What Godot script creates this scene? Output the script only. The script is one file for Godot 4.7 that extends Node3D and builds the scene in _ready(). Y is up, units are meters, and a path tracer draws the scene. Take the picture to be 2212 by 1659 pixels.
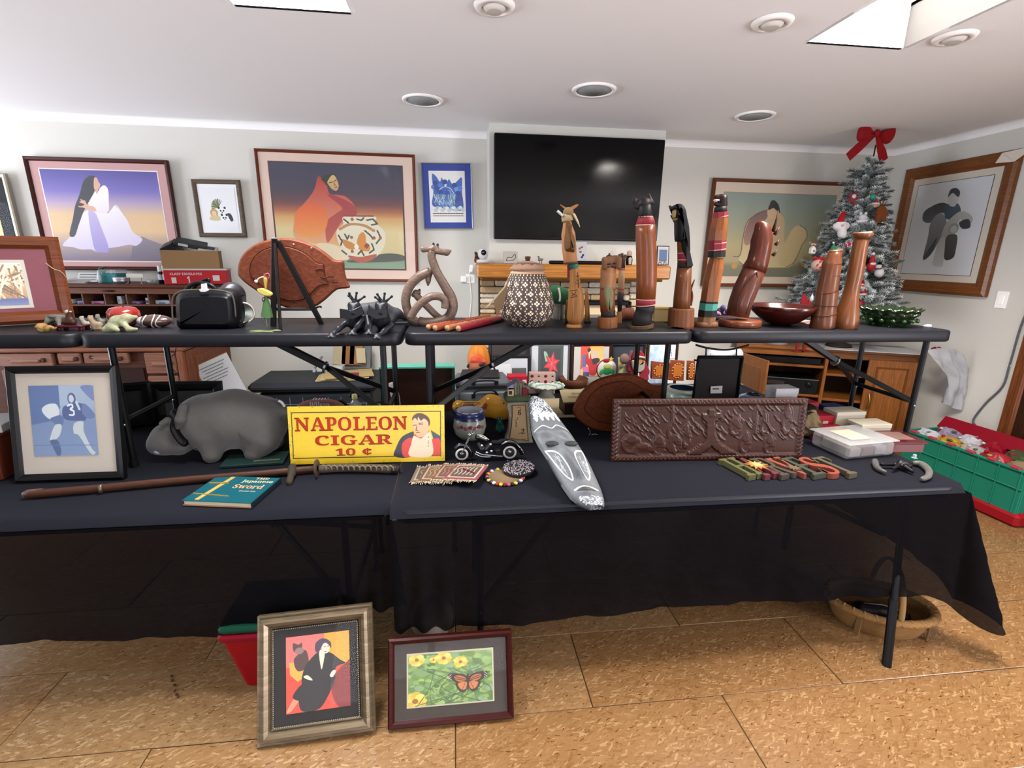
extends Node3D
# An estate sale in a living room: two tiers of black folding tables with carvings and curios, a fireplace wall behind.
const UT := 1.25    # top of the raised tables
const LT := .70    # top of the lower tables
const CEIL := 2.5
const BACK := -4.3
var tx := {}
var mc := {}
var tone := 1.0    # how reflective paints and woods are,over all
var names := {}
var rng := RandomNumberGenerator.new()

func v2(x: float, y: float) -> Vector2: return Vector2(x, y)
func w3(x: float, y: float, z: float) -> Vector3: return Vector3(x, y, z)
func P2(a: Array) -> PackedVector2Array: return PackedVector2Array(a)

# ---------- naming ----------
func thing(called: String,label: String,category: String,group := "",at := Vector3.ZERO,turn := .0) -> Node3D:
	var o := Node3D.new()
	o.name = numbered(called)
	add_child(o,true)
	o.position = at
	o.rotation.y = turn
	o.set_meta("label",label)
	o.set_meta("category",category)
	if group: o.set_meta("group",group)
	return o

func numbered(called: String) -> String:
	var k: int = names.get(called,-1) + 1
	names[called] = k
	return called if k == 0 else "%s_%03d" % [called,k]

func tag(o: Node3D,label: String,category: String,group := "") -> Node3D:
	o.set_meta("label",label)
	o.set_meta("category",category)
	if group: o.set_meta("group",group)
	return o

# commits a shape as one named mesh; "world" shapes are brought into the parent's own axes
func part(parent: Node3D,called: String,st,mat: Material,world := false) -> MeshInstance3D:
	var o := MeshInstance3D.new()
	o.name = called
	if st is SurfaceTool:
		st.generate_normals()
		st.set_material(mat)
		o.mesh = st.commit()
	else:
		o.mesh = st
		o.material_override = mat
	parent.add_child(o,true)
	if world:
		var t := Transform3D()
		var p: Node3D = parent
		while p != self:
			t = p.transform*t
			p = p.get_parent()
		o.transform = t.affine_inverse()
	return o

func single(called: String,st,mat: Material,label: String,category: String,group := "",at := Vector3.ZERO) -> MeshInstance3D:
	var o := part(self,numbered(called),st,mat)
	o.position = at
	tag(o,label,category,group)
	return o

func struct(called: String,st,mat: Material,parent: Node3D = self) -> MeshInstance3D:
	var o := part(parent,called,st,mat)
	if parent == self: o.set_meta("kind","structure")
	return o

# ---------- materials ----------
func mt(hex: String,rough := .7,o := {}) -> StandardMaterial3D:
	var key := hex + str(rough) + str(o)
	if mc.has(key): return mc[key]
	var m := StandardMaterial3D.new()
	var c0 := Color(hex).srgb_to_linear()
	var kk: float = o.get("k",tone)
	m.albedo_color = Color(c0.r*kk,c0.g*kk,c0.b*kk).linear_to_srgb()
	m.roughness = rough
	m.metallic = o.get("metal",.0)
	m.metallic_specular = o.get("spec",.5 if o.get("coat",.0) > .45 or o.get("metal",.0) > 0 or rough < .3 else .25)
	if o.has("tex"):
		m.albedo_texture = tx[o.tex]
		if not o.get("uv",false):
			m.uv1_triplanar = true
			m.uv1_world_triplanar = o.get("world",false)
			m.uv1_scale = o.get("s",Vector3.ONE*5)
	if o.has("bump"):
		m.heightmap_enabled = true
		m.heightmap_texture = tx[o.bump]
		m.heightmap_scale = o.get("bs",1.0)
		if not o.get("uv",false):
			m.uv1_triplanar = true
			m.uv1_world_triplanar = o.get("world",false)
			m.uv1_scale = o.get("s",Vector3.ONE*5)
	if o.has("alpha"):
		m.transparency = BaseMaterial3D.TRANSPARENCY_ALPHA
		m.albedo_color.a = o.alpha
	if o.has("coat"):
		m.clearcoat_enabled = true
		m.clearcoat = o.coat
		m.clearcoat_roughness = .15
	if o.has("rim"):
		m.rim_enabled = true
		m.rim = o.rim
	if o.has("glow"):
		m.emission_enabled = true
		m.emission = Color(hex)
		m.emission_energy_multiplier = o.glow
	if o.has("refract"):
		m.refraction_enabled = true
		m.refraction_scale = o.refract
		m.albedo_color.a = o.get("solid",.05)
	if o.has("vc"): m.vertex_color_use_as_albedo = true
	mc[key] = m
	return m

func wood(hex: String,rough := .5,s := w3(2.5,9,9),coat := .0) -> StandardMaterial3D:
	var o := {"tex": "grain","s": s,"bump": "grain","bs": .06,"spec": .28}
	if coat > 0: o["coat"] = coat
	return mt(hex,rough,o)

func woody(hex: String,rough := .5,coat := .0) -> StandardMaterial3D:   # grain runs upwards
	var o := {"tex": "grainv","s": w3(8,2.5,8),"bump": "grainv","bs": .06,"spec": .28}
	if coat > 0: o["coat"] = coat
	return mt(hex,rough,o)

func stone(hex: String,rough := .8,s := 12.0) -> StandardMaterial3D:
	return mt(hex,rough,{"tex": "mottle","s": Vector3.ONE*s,"bump": "mottle","bs": .15})

func cloth(hex: String,rough := .95) -> StandardMaterial3D:
	return mt(hex,rough,{"tex": "weave","s": Vector3.ONE*20,"rim": .3})

func img_mat(im: Image,rough := .6,coat := .0) -> StandardMaterial3D:
	var m := StandardMaterial3D.new()
	m.albedo_texture = ImageTexture.create_from_image(im)
	m.albedo_color = Color(.74,.74,.74).linear_to_srgb()
	m.roughness = rough
	m.texture_repeat = false
	if coat > 0:
		m.clearcoat_enabled = true
		m.clearcoat = coat
	return m

func noise_image(w: int,h: int,sx: float,sy: float,lo: float,hi: float,oct := 4,sd := 1,typ := FastNoiseLite.TYPE_SIMPLEX_SMOOTH) -> Image:
	var f := FastNoiseLite.new()
	f.seed = sd
	f.noise_type = typ
	f.frequency = 1.0
	f.fractal_octaves = oct
	var im := Image.create(w,h,false,Image.FORMAT_RGB8)
	for y in h:
		for x in w:
			# wraps round a torus in x and y so that it repeats without a seam
			var a := TAU*x/w
			var b := TAU*y/h
			var v := f.get_noise_3d(cos(a)*sx + 7.0*sin(b)*sy,sin(a)*sx,cos(b)*sy*7.0)
			v = lerpf(lo,hi,clampf(v * .9 + .5,0,1))
			im.set_pixel(x,y,Color(v,v,v))
	return im

func make_textures() -> void:
	var f := FastNoiseLite.new()
	f.seed = 4
	f.frequency = 1.0
	f.fractal_octaves = 4
	var im := Image.create(256,256,false,Image.FORMAT_RGB8)
	for y in 256:
		for x in 256:
			var a := TAU*x/256.0
			var b := TAU*y/256.0
			var v := f.get_noise_3d(cos(a) * .25 + 40.0,sin(a) * .25 + cos(b)*4.0,sin(b)*4.0)
			var r := sin((y/256.0)*TAU*3.0 + v*7.0) * .5 + .5
			var g := clampf(.78 + .18*r + v * .16,.5,1.0)
			im.set_pixel(x,y,Color(g,g * .94,g * .86))
	tx.grain = ImageTexture.create_from_image(im)
	im.rotate_90(CLOCKWISE)
	tx.grainv = ImageTexture.create_from_image(im)
	tx.mottle = ImageTexture.create_from_image(noise_image(192,192,1.2,.35,.74,1.0,5,9))
	tx.soft = ImageTexture.create_from_image(noise_image(128,128,.5,.1,.90,1.0,3,12))
	var wv := Image.create(64,64,false,Image.FORMAT_RGB8)
	rng.seed = 3
	for y in 64:
		for x in 64:
			var v := .86 + .14*(.5 + .5*sin(x*TAU/4.0)*sin(y*TAU/4.0)) - rng.randf() * .14
			wv.set_pixel(x,y,Color(v,v,v))
	tx.weave = ImageTexture.create_from_image(wv)
	# cork: tan ground with short darker and lighter flakes
	var ck := Image.create(1024,1024,false,Image.FORMAT_RGB8)
	ck.fill(Color("#b8946a"))
	rng.seed = 21
	for k in 15000:
		var t := rng.randf()
		var c := Color("#c9a67c").lerp(Color("#a37c50"),rng.randf())
		if t > .93: c = Color("#6d4726").lerp(Color("#8a5c32"),rng.randf())
		elif t > .78: c = Color("#d8ba92")
		var a := rng.randf_range(-.9,.3)
		var l := rng.randi_range(5,26) if t < .93 else rng.randi_range(4,16)
		var w := rng.randi_range(2,5) if t < .93 else rng.randi_range(1,3)
		var p := v2(rng.randf()*1024,rng.randf()*1024)
		for i in range(0,l,2):
			ck.fill_rect(Rect2i(posmod(int(p.x + cos(a)*i),1020),posmod(int(p.y + sin(a)*i),1020),w,w),c)
	tx.cork = ImageTexture.create_from_image(ck)

# ---------- drawing flat prints ----------
func pic(w: int,h: int,bg: String) -> Image:
	var im := Image.create(w,h,false,Image.FORMAT_RGB8)
	im.fill(Color(bg))
	return im

func grad(im: Image,stops: Array,x0 := .0,x1 := 1.0) -> void:   # [[y,colour],...] from top to bottom
	var w := im.get_width()
	var h := im.get_height()
	for y in h:
		var t := float(y)/h
		var c := Color(stops[0][1])
		for i in stops.size() - 1:
			if t >= stops[i][0]:
				c = Color(stops[i][1]).lerp(Color(stops[i + 1][1]),clampf((t - stops[i][0])/(stops[i + 1][0] - stops[i][0]),0,1))
		im.fill_rect(Rect2i(int(x0*w),y,int((x1 - x0)*w),1),c)

func poly(im: Image,pts: Array,hex: String,hex2 := "") -> void:
	var w := im.get_width()
	var h := im.get_height()
	var ymin := 9e9
	var ymax := -9e9
	for p in pts:
		ymin = minf(ymin,p.y*h)
		ymax = maxf(ymax,p.y*h)
	var c := Color(hex)
	for y in range(maxi(0,int(ymin)),mini(h,int(ymax) + 1)):
		var xs := []
		var yy := y + .5
		for i in pts.size():
			var a: Vector2 = pts[i]*v2(w,h)
			var b: Vector2 = pts[(i + 1) % pts.size()]*v2(w,h)
			if (a.y <= yy) != (b.y <= yy):
				xs.append(a.x + (yy - a.y)/(b.y - a.y)*(b.x - a.x))
		xs.sort()
		if hex2: c = Color(hex).lerp(Color(hex2),clampf((yy - ymin)/maxf(1.0,ymax - ymin),0,1))
		for i in range(0,xs.size() - 1,2):
			var x0 := clampi(int(round(xs[i])),0,w)
			var x1 := clampi(int(round(xs[i + 1])),0,w)
			if x1 > x0: im.fill_rect(Rect2i(x0,y,x1 - x0,1),c)

func curve(pts: Array,k := 6,closed := true) -> Array:   # Catmull-Rom through the points
	var o := []
	var n := pts.size()
	var last := n if closed else n - 1
	for i in last:
		var a = pts[posmod(i - 1,n)] if closed else pts[maxi(i - 1,0)]
		var b = pts[i]
		var c = pts[(i + 1) % n]
		var d = pts[(i + 2) % n] if closed else pts[mini(i + 2,n - 1)]
		for j in k:
			var t := float(j)/k
			o.append(.5*(2.0*b + (c - a)*t + (2.0*a - 5.0*b + 4.0*c - d)*t*t + (3.0*b - a - 3.0*c + d)*t*t*t))
	if not closed: o.append(pts[n - 1])
	return o

func shape(im: Image,pts: Array,hex: String,hex2 := "") -> void:
	poly(im,curve(pts,5),hex,hex2)

func ell(im: Image,c: Vector2,r: Vector2,hex: String,turn := .0) -> void:
	var p := []
	for i in 28:
		p.append(c + v2(cos(TAU*i/28.0)*r.x,sin(TAU*i/28.0)*r.y).rotated(turn))
	poly(im,p,hex)

func ln(im: Image,pts: Array,wd: float,hex: String) -> void:   # wd in parts of the height
	var w := float(im.get_width())
	var h := float(im.get_height())
	var s := maxi(1,int(round(wd*h)))
	for i in pts.size() - 1:
		var a: Vector2 = pts[i]*v2(w,h)
		var b: Vector2 = pts[i + 1]*v2(w,h)
		var n := int(a.distance_to(b)/maxf(1.0,s * .4)) + 1
		for k in n + 1:
			var p := a.lerp(b,float(k)/n)
			im.fill_rect(Rect2i(int(p.x - s * .5),int(p.y - s * .5),s,s).intersection(Rect2i(0,0,int(w),int(h))),Color(hex))

func speckle(im: Image,n: int,amount: float,size := 2) -> void:
	for k in n:
		var x := rng.randi_range(0,im.get_width() - size)
		var y := rng.randi_range(0,im.get_height() - size)
		var c := im.get_pixel(x,y)
		var d := rng.randf_range(-amount,amount)
		im.fill_rect(Rect2i(x,y,size,size),Color(clampf(c.r + d,0,1),clampf(c.g + d,0,1),clampf(c.b + d,0,1)))

# ---------- shapes ----------
func ST(smooth := false) -> SurfaceTool:
	var s := SurfaceTool.new()
	s.begin(Mesh.PRIMITIVE_TRIANGLES)
	s.set_smooth_group(0 if smooth else -1)
	return s

func tri(st: SurfaceTool,a: Vector3,b: Vector3,c: Vector3) -> void:
	for p in [a,b,c]:
		st.set_uv(v2(p.x,p.y))
		st.add_vertex(p)

func quad(st: SurfaceTool,a: Vector3,b: Vector3,c: Vector3,d: Vector3) -> void:   # a top left,then clockwise as seen
	var u := [v2(0,0),v2(1,0),v2(1,1),v2(0,1)]
	var p := [a,b,c,d]
	for i in [0,1,2,0,2,3]:
		st.set_uv(u[i])
		st.add_vertex(p[i])

func qo(st: SurfaceTool,p: Array,out: Vector3) -> void:   # a face that looks towards "out"
	var nrm: Vector3 = (p[1] - p[0]).cross(p[2] - p[0])
	if nrm.dot(out) > 0: p.reverse()
	if p.size() == 3: tri(st,p[0],p[1],p[2])
	else: quad(st,p[0],p[1],p[2],p[3])

func box(st: SurfaceTool,c: Vector3,s: Vector3,k := .0,b := Basis()) -> SurfaceTool:   # k: chamfer
	var h := s * .5
	k = minf(k,minf(h.x,minf(h.y,h.z)) * .9)
	var P := func(ax: int,sg: Vector3) -> Vector3:
		var v := sg*(h - Vector3.ONE*k)
		v[ax] = sg[ax]*h[ax]
		return c + b*v
	for ax in 3:
		var u := (ax + 1) % 3
		var w := (ax + 2) % 3
		for sg in [-1.0,1.0]:
			var q := []
			for e in [[-1,-1],[1,-1],[1,1],[-1,1]]:
				var v := Vector3.ZERO
				v[ax] = sg
				v[u] = e[0]
				v[w] = e[1]
				q.append(P.call(ax,v))
			var o := Vector3.ZERO
			o[ax] = sg
			qo(st,q,b*o)
			if k > 0:
				for s2 in [-1.0,1.0]:   # edge between +-ax and +-u
					var q2 := []
					for e in [-1.0,1.0]:
						var v := Vector3.ZERO
						v[ax] = sg
						v[u] = s2
						v[w] = e
						q2.append([P.call(ax,v),P.call(u,v)])
					var o2 := Vector3.ZERO
					o2[ax] = sg
					o2[u] = s2
					qo(st,[q2[0][0],q2[1][0],q2[1][1],q2[0][1]],b*o2)
	if k > 0:
		for sx in [-1.0,1.0]:
			for sy in [-1.0,1.0]:
				for sz in [-1.0,1.0]:
					var v := w3(sx,sy,sz)
					qo(st,[P.call(0,v),P.call(1,v),P.call(2,v)],b*v)
	return st

func bx(c: Vector3,s: Vector3,k := .0,b := Basis()) -> SurfaceTool:
	return box(ST(),c,s,k,b)

func grid(st: SurfaceTool,nu: int,nv: int,f: Callable,flip := false) -> SurfaceTool:
	var P := []
	for j in nv + 1:
		var row := []
		for i in nu + 1: row.append(f.call(float(i)/nu,float(j)/nv))
		P.append(row)
	for j in nv:
		for i in nu:
			var q := [[i,j],[i + 1,j],[i + 1,j + 1],[i,j + 1]]
			for k in ([0,2,1,0,3,2] if flip else [0,1,2,0,2,3]):
				st.set_uv(v2(float(q[k][0])/nu,float(q[k][1])/nv))
				st.add_vertex(P[q[k][1]][q[k][0]])
	return st

# profile: [radius, height] from bottom to top
func lathe(prof: Array,n := 24,c := Vector3.ZERO,b := Basis(),st: SurfaceTool = null,squash := 1.0) -> SurfaceTool:
	if st == null: st = ST(true)
	return grid(st,n,prof.size() - 1,func(u: float,v: float) -> Vector3:
		var p: Array = prof[int(round(v*(prof.size() - 1)))]
		return c + b*w3(cos(TAU*u)*p[0],p[1],sin(TAU*u)*p[0]*squash))

func tube(pts: Array,rad,n := 8,st: SurfaceTool = null,flat := 1.0,caps := true) -> SurfaceTool:
	if st == null: st = ST(true)
	var m := pts.size()
	var R := func(i: int) -> float: return rad[i] if rad is Array else rad
	var t0: Vector3 = (pts[1] - pts[0]).normalized()
	var up := Vector3.BACK if absf(t0.z) < .9 else Vector3.UP
	up = (up - t0*up.dot(t0)).normalized()
	var rings := []
	for i in m:
		var t: Vector3 = (pts[mini(i + 1,m - 1)] - pts[maxi(i - 1,0)]).normalized()
		up = (up - t*up.dot(t)).normalized()
		var side := t.cross(up)
		var ring := []
		for k in n:
			var a := TAU*k/n
			ring.append(pts[i] + (side*cos(a) + up*sin(a)*flat)*R.call(i))
		rings.append(ring)
	for i in m - 1:
		for k in n:
			var k2 := (k + 1) % n
			quad(st,rings[i][k],rings[i][k2],rings[i + 1][k2],rings[i + 1][k])
	if caps:
		for e in [0,m - 1]:
			for k in n:
				var k2 := (k + 1) % n
				if e == 0: tri(st,pts[e],rings[e][k2],rings[e][k])
				else: tri(st,pts[e],rings[e][k],rings[e][k2])
	return st

func rod(a: Vector3,b: Vector3,r: float,n := 8,st: SurfaceTool = null) -> SurfaceTool:
	return tube([a,b],r,n,st if st else ST(false))

func bar(st: SurfaceTool,a: Vector3,b: Vector3,w: float,d: float) -> SurfaceTool:   # square bar from a to b
	var y := (b - a).normalized()
	var z := (Vector3.BACK - y*y.dot(Vector3.BACK)).normalized() if absf(y.z) < .95 else Vector3.UP
	return box(st,(a + b) * .5,w3(w,a.distance_to(b),d),minf(w,d) * .12,Basis(y.cross(z),y,z))

func prism(st: SurfaceTool,pl: PackedVector2Array,z0: float,z1: float,t := Transform3D()) -> SurfaceTool:
	if not Geometry2D.is_polygon_clockwise(pl): pl.reverse()
	var ix := Geometry2D.triangulate_polygon(pl)
	for i in range(0,ix.size(),3):
		for zz in [z0,z1]:
			var q := []
			for k in 3: q.append(t*w3(pl[ix[i + k]].x,pl[ix[i + k]].y,zz))
			qo(st,q,t.basis*w3(0,0,1.0 if zz == maxf(z0,z1) else -1.0))
	for i in pl.size():
		var a := pl[i]
		var b := pl[(i + 1) % pl.size()]
		var o := v2(-(b - a).y,(b - a).x)   # outward of a clockwise outline
		qo(st,[t*w3(a.x,a.y,z0),t*w3(b.x,b.y,z0),t*w3(b.x,b.y,z1),t*w3(a.x,a.y,z1)],t.basis*w3(o.x,o.y,0))
	return st

# a slab cut from an outline, its rims rounded over
func slab(pl: Array,z0: float,z1: float,bev: float,t := Transform3D(),smooth := true) -> SurfaceTool:
	var out := PackedVector2Array(pl)
	if not Geometry2D.is_polygon_clockwise(out): out.reverse()
	var rings := []
	var n := out.size()
	var inn := PackedVector2Array()
	for i in n:
		var a := out[posmod(i - 1,n)]
		var b := out[(i + 1) % n]
		var d := (b - a).normalized()
		inn.append(out[i] + v2(d.y,-d.x)*bev)
	for s in [[z0,inn],[z0 + bev,out],[z1 - bev,out],[z1,inn]]: rings.append(s)
	var st := ST(smooth)
	for r in 3:
		for i in n:
			var j := (i + 1) % n
			var a: PackedVector2Array = rings[r][1]
			var b: PackedVector2Array = rings[r + 1][1]
			var o := v2(-(out[j] - out[i]).y,(out[j] - out[i]).x)
			qo(st,[t*w3(a[i].x,a[i].y,rings[r][0]),t*w3(a[j].x,a[j].y,rings[r][0]),t*w3(b[j].x,b[j].y,rings[r + 1][0]),t*w3(b[i].x,b[i].y,rings[r + 1][0])],t.basis*w3(o.x,o.y,0))
	st.set_smooth_group(-1)
	var ix := Geometry2D.triangulate_polygon(inn)
	if ix.is_empty():   # an outline too tight to inset: fan it from its middle
		var mid := Vector2.ZERO
		for p in inn: mid += p/n
		inn.append(mid)
		for i in n: ix.append_array([i,(i + 1) % n,n])
	for i in range(0,ix.size(),3):
		for e in [[z0,-1.0],[z1,1.0]]:
			var q := []
			for k in 3: q.append(t*w3(inn[ix[i + k]].x,inn[ix[i + k]].y,e[0]))
			qo(st,q,t.basis*w3(0,0,e[1]))
	return st

func ball(c: Vector3,r: Vector3,n := 16,b := Basis(),st: SurfaceTool = null) -> SurfaceTool:
	var p := []
	for i in n/2 + 1:
		var a := PI*i/(n/2) - PI/2
		p.append([maxf(cos(a),.001),sin(a)])
	return lathe(p,n,c,b*Basis.from_scale(r),st)

func rring(w: float,d: float,r: float,k := 5) -> PackedVector2Array:   # rounded rectangle
	var o := PackedVector2Array()
	for c in [[1,1,.0],[-1,1,PI/2],[-1,-1,PI],[1,-1,PI*1.5]]:
		for i in k + 1:
			var a: float = c[2] + PI/2*i/k
			o.append(v2(c[0]*(w/2 - r) + cos(a)*r,c[1]*(d/2 - r) + sin(a)*r))
	return o

# one continuous body: tapered capsules [a, ra, b, rb] joined by a smooth minimum, meshed as surface nets
func blob(bones: Array,cell: float,k := .02,st: SurfaceTool = null) -> SurfaceTool:
	if st == null: st = ST(true)
	var lo := Vector3.ONE*1e9
	var hi := -lo
	for b in bones:
		for e in [[b[0],b[1]],[b[2],b[3]]]:
			lo = lo.min(e[0] - Vector3.ONE*(e[1] + k + cell*2))
			hi = hi.max(e[0] + Vector3.ONE*(e[1] + k + cell*2))
	var nx := int((hi.x - lo.x)/cell) + 2
	var ny := int((hi.y - lo.y)/cell) + 2
	var nz := int((hi.z - lo.z)/cell) + 2
	var f := PackedFloat32Array()
	f.resize(nx*ny*nz)
	f.fill(1e3)
	for b in bones:
		var a: Vector3 = b[0]
		var e: Vector3 = b[2] - b[0]
		var ll := maxf(e.length_squared(),1e-9)
		var ra: float = b[1]
		var dr: float = b[3] - b[1]
		var m := maxf(b[1],b[3]) + k + cell*2
		var l := a.min(b[2]) - Vector3.ONE*m - lo
		var h := a.max(b[2]) + Vector3.ONE*m - lo
		for z in range(maxi(0,int(l.z/cell)),mini(nz,int(h.z/cell) + 1)):
			for y in range(maxi(0,int(l.y/cell)),mini(ny,int(h.y/cell) + 1)):
				var row := (z*ny + y)*nx
				for x in range(maxi(0,int(l.x/cell)),mini(nx,int(h.x/cell) + 1)):
					var p := lo + w3(x,y,z)*cell - a
					var t := clampf(p.dot(e)/ll,.0,1.0)
					var d := (p - e*t).length() - ra - dr*t
					var g := f[row + x]
					if g > 100.0: f[row + x] = d
					else:
						var q := maxf(k - absf(d - g),.0)/k
						f[row + x] = minf(d,g) - q*q*k * .25
	var vid := {}
	var corner := [0,1,nx,nx + 1,nx*ny,nx*ny + 1,nx*ny + nx,nx*ny + nx + 1]
	var off := [w3(0,0,0),w3(1,0,0),w3(0,1,0),w3(1,1,0),w3(0,0,1),w3(1,0,1),w3(0,1,1),w3(1,1,1)]
	var ed := [[0,1],[2,3],[4,5],[6,7],[0,2],[1,3],[4,6],[5,7],[0,4],[1,5],[2,6],[3,7]]
	for z in nz - 1:
		for y in ny - 1:
			for x in nx - 1:
				var i := (z*ny + y)*nx + x
				var neg := 0
				for c in corner:
					if f[i + c] < 0: neg += 1
				if neg == 0 or neg == 8: continue
				var s := Vector3.ZERO
				var cnt := 0
				for e in ed:
					var u := f[i + corner[e[0]]]
					var v := f[i + corner[e[1]]]
					if (u < 0) != (v < 0):
						s += off[e[0]].lerp(off[e[1]],u/(u - v))
						cnt += 1
				vid[i] = lo + (w3(x,y,z) + s/cnt)*cell
	var st3 := [1,nx,nx*ny]
	for i in vid:
		for ax in 3:
			var u := f[i]
			var j: int = i + st3[ax]
			var v := f[j]
			if (u < 0) == (v < 0): continue
			var p: int = st3[(ax + 1) % 3]
			var q: int = st3[(ax + 2) % 3]
			if not (vid.has(i - p) and vid.has(i - q) and vid.has(i - p - q)): continue
			var qd := [vid[i],vid[i - p],vid[i - p - q],vid[i - q]]
			if u < 0: qd.reverse()
			for n in [0,1,2,0,2,3]: st.add_vertex(qd[n])
	return st

# lettering cut from a plate: fills w x h, its middle at the transform's origin
func letters(parent: Node3D,called: String,what: String,font: String,w: float,h: float,mat: Material,t: Transform3D,depth := .0015,bold := true) -> MeshInstance3D:
	var f := SystemFont.new()
	f.font_names = PackedStringArray([font])
	f.font_weight = 700 if bold else 400
	var m := TextMesh.new()
	m.font = f
	m.text = what
	m.font_size = 40
	m.pixel_size = .01
	m.curve_step = 2.0
	m.depth = .1
	var a := m.get_aabb()
	var o := part(parent,called,m,mat)
	var s := w3(w/a.size.x,(h if h > 0 else w/a.size.x*a.size.y)/a.size.y,depth / .1)
	o.transform = t*Transform3D(Basis.from_scale(s),-s*a.get_center())
	return o

# a framed picture: origin at the middle of its lower edge, looking along +z
func framed(called: String,label: String,at: Vector3,w: float,h: float,roll: float,o: Dictionary) -> Node3D:
	var t := thing(called,label,o.get("category","framed picture"),o.get("group",""),at)
	t.basis = Basis(Vector3.UP,o.get("turn",.0))*Basis(Vector3.RIGHT,-o.get("lean",.0))*Basis(Vector3.BACK,roll)
	var fw: float = o.get("fw",.03)
	var fd: float = o.get("fd",.025)
	var prof: Array = o.get("prof",[[.0,.0],[.0,.75],[.25,1.0],[.7,.85],[1.0,.45],[1.0,.2]])
	var st := ST()
	var c := [v2(-w/2,h),v2(w/2,h),v2(w/2,0),v2(-w/2,0)]
	var n := [v2(1,-1),v2(-1,-1),v2(-1,1),v2(1,1)]
	for i in 4:
		var j := (i + 1) % 4
		for k in prof.size() - 1:
			var q := []
			for e in [[i,k],[j,k],[j,k + 1],[i,k + 1]]:
				var p: Vector2 = c[e[0]] + n[e[0]]*fw*prof[e[1]][0]
				q.append(w3(p.x,p.y,prof[e[1]][1]*fd))
			var mid: Vector2 = (c[i] + c[j]) * .5 - v2(0,h/2)
			var outw := w3(mid.x,mid.y,0).normalized()
			qo(st,q,w3(0,0,1) + outw*(.5 if k < 2 else -.5))
	box(st,w3(0,h/2,.004),w3(w - .004,h - .004,.006))
	part(t,"frame",st,o.fmat)
	var z := fd * .3 + .004
	if o.has("board"): part(t,"mat_board",bx(w3(0,h/2,z),w3(w - fw*1.9,h - fw*1.9,.003)),o.board)
	var tl: Vector2 = o.inner[0]
	var br: Vector2 = o.inner[1]
	var a := w3((tl.x - .5)*w,(1 - tl.y)*h,z + .0035)
	var b := w3((br.x - .5)*w,(1 - br.y)*h,z + .0035)
	if o.has("lip"):
		var lw: float = o.get("lipw",.007)
		var mid := (a + b) * .5
		part(t,"mat_edge",bx(mid - w3(0,0,.0022),w3(b.x - a.x + lw*2,a.y - b.y + lw*2,.0026)),o.lip)
	var s2 := ST()
	quad(s2,a,w3(b.x,a.y,a.z),b,w3(a.x,b.y,a.z))
	part(t,"print",s2,o.print)
	if o.get("glass",true):
		var s3 := ST()
		var g := z + .006
		var e := fw * .97
		quad(s3,w3(-w/2 + e,h - e,g),w3(w/2 - e,h - e,g),w3(w/2 - e,e,g),w3(-w/2 + e,e,g))
		part(t,"glass_pane",s3,mt("#ffffff",.02,{"alpha": .02,"spec": .14}))
	return t

# ---------- folding tables ----------
func leg_bar(st: SurfaceTool,a: Vector3,b: Vector3,r := .0125) -> SurfaceTool:
	return rod(a,b,r,10,st)

func folding_table(label: String,x0: float,x1: float,z0: float,z1: float,top: float,foot: float,group: String,legs := [1,1],inset := .1,braces := [1,1]) -> Node3D:
	var c := w3((x0 + x1)/2,foot,(z0 + z1)/2)
	var t := thing("folding_table",label,"folding table",group,c)
	var hgt := top - foot
	var w := x1 - x0
	var d := absf(z1 - z0)
	part(t,"table_top",slab(Array(rring(w,d,.05)),0,.05,.006,Transform3D(Basis(Vector3.RIGHT,PI/2),w3(0,hgt,0))),mt("#1a1b22",.42,{"spec": .3,"bump": "mottle","bs": .05,"s": Vector3.ONE*40}))
	var blk := mt("#0f0f11",.4)
	for e in 2:
		if not legs[e]: continue
		var s := -1.0 if e == 0 else 1.0
		var lx := s*(w/2 - inset)
		for zz in [d/2 - .06,-d/2 + .09]:
			var leg := part(t,"leg",leg_bar(null,w3(lx,hgt - .05,zz),w3(lx,.012,zz)),blk)
			part(leg,"foot_cap",rod(w3(lx,.03,zz),w3(lx,0,zz),.016,10),mt("#08080a",.7))
			part(leg,"rivet",ball(w3(lx,hgt * .33,zz + .0125),Vector3.ONE * .005,8),mt("#c9ccd2",.3,{"metal": .8}))
		part(t,"cross_bar",leg_bar(null,w3(lx,hgt * .36,d/2 - .06),w3(lx,hgt * .36,-d/2 + .09),.01),blk)
		if not braces[e]: continue
		var st := ST()
		var hub := w3(lx - s*hgt * .5,hgt - .19*hgt / .55,0)
		for zz in [.025,-.025]:
			bar(st,w3(lx - s*hgt * .95,hgt - .05,zz * .6),hub + w3(0,0,zz * .6),.024,.012)
		for zz in [d/2 - .06,-d/2 + .09]:
			bar(st,hub,w3(lx,hgt * .36,zz),.022,.012)
		var br := part(t,"brace",st,blk)
		part(br,"locking_ring",rod(hub + w3(-s * .012,.004,0),hub + w3(-s * .004,.001,0),.026,12),mt("#8d9096",.3,{"metal": .9}))
	return t

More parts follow.
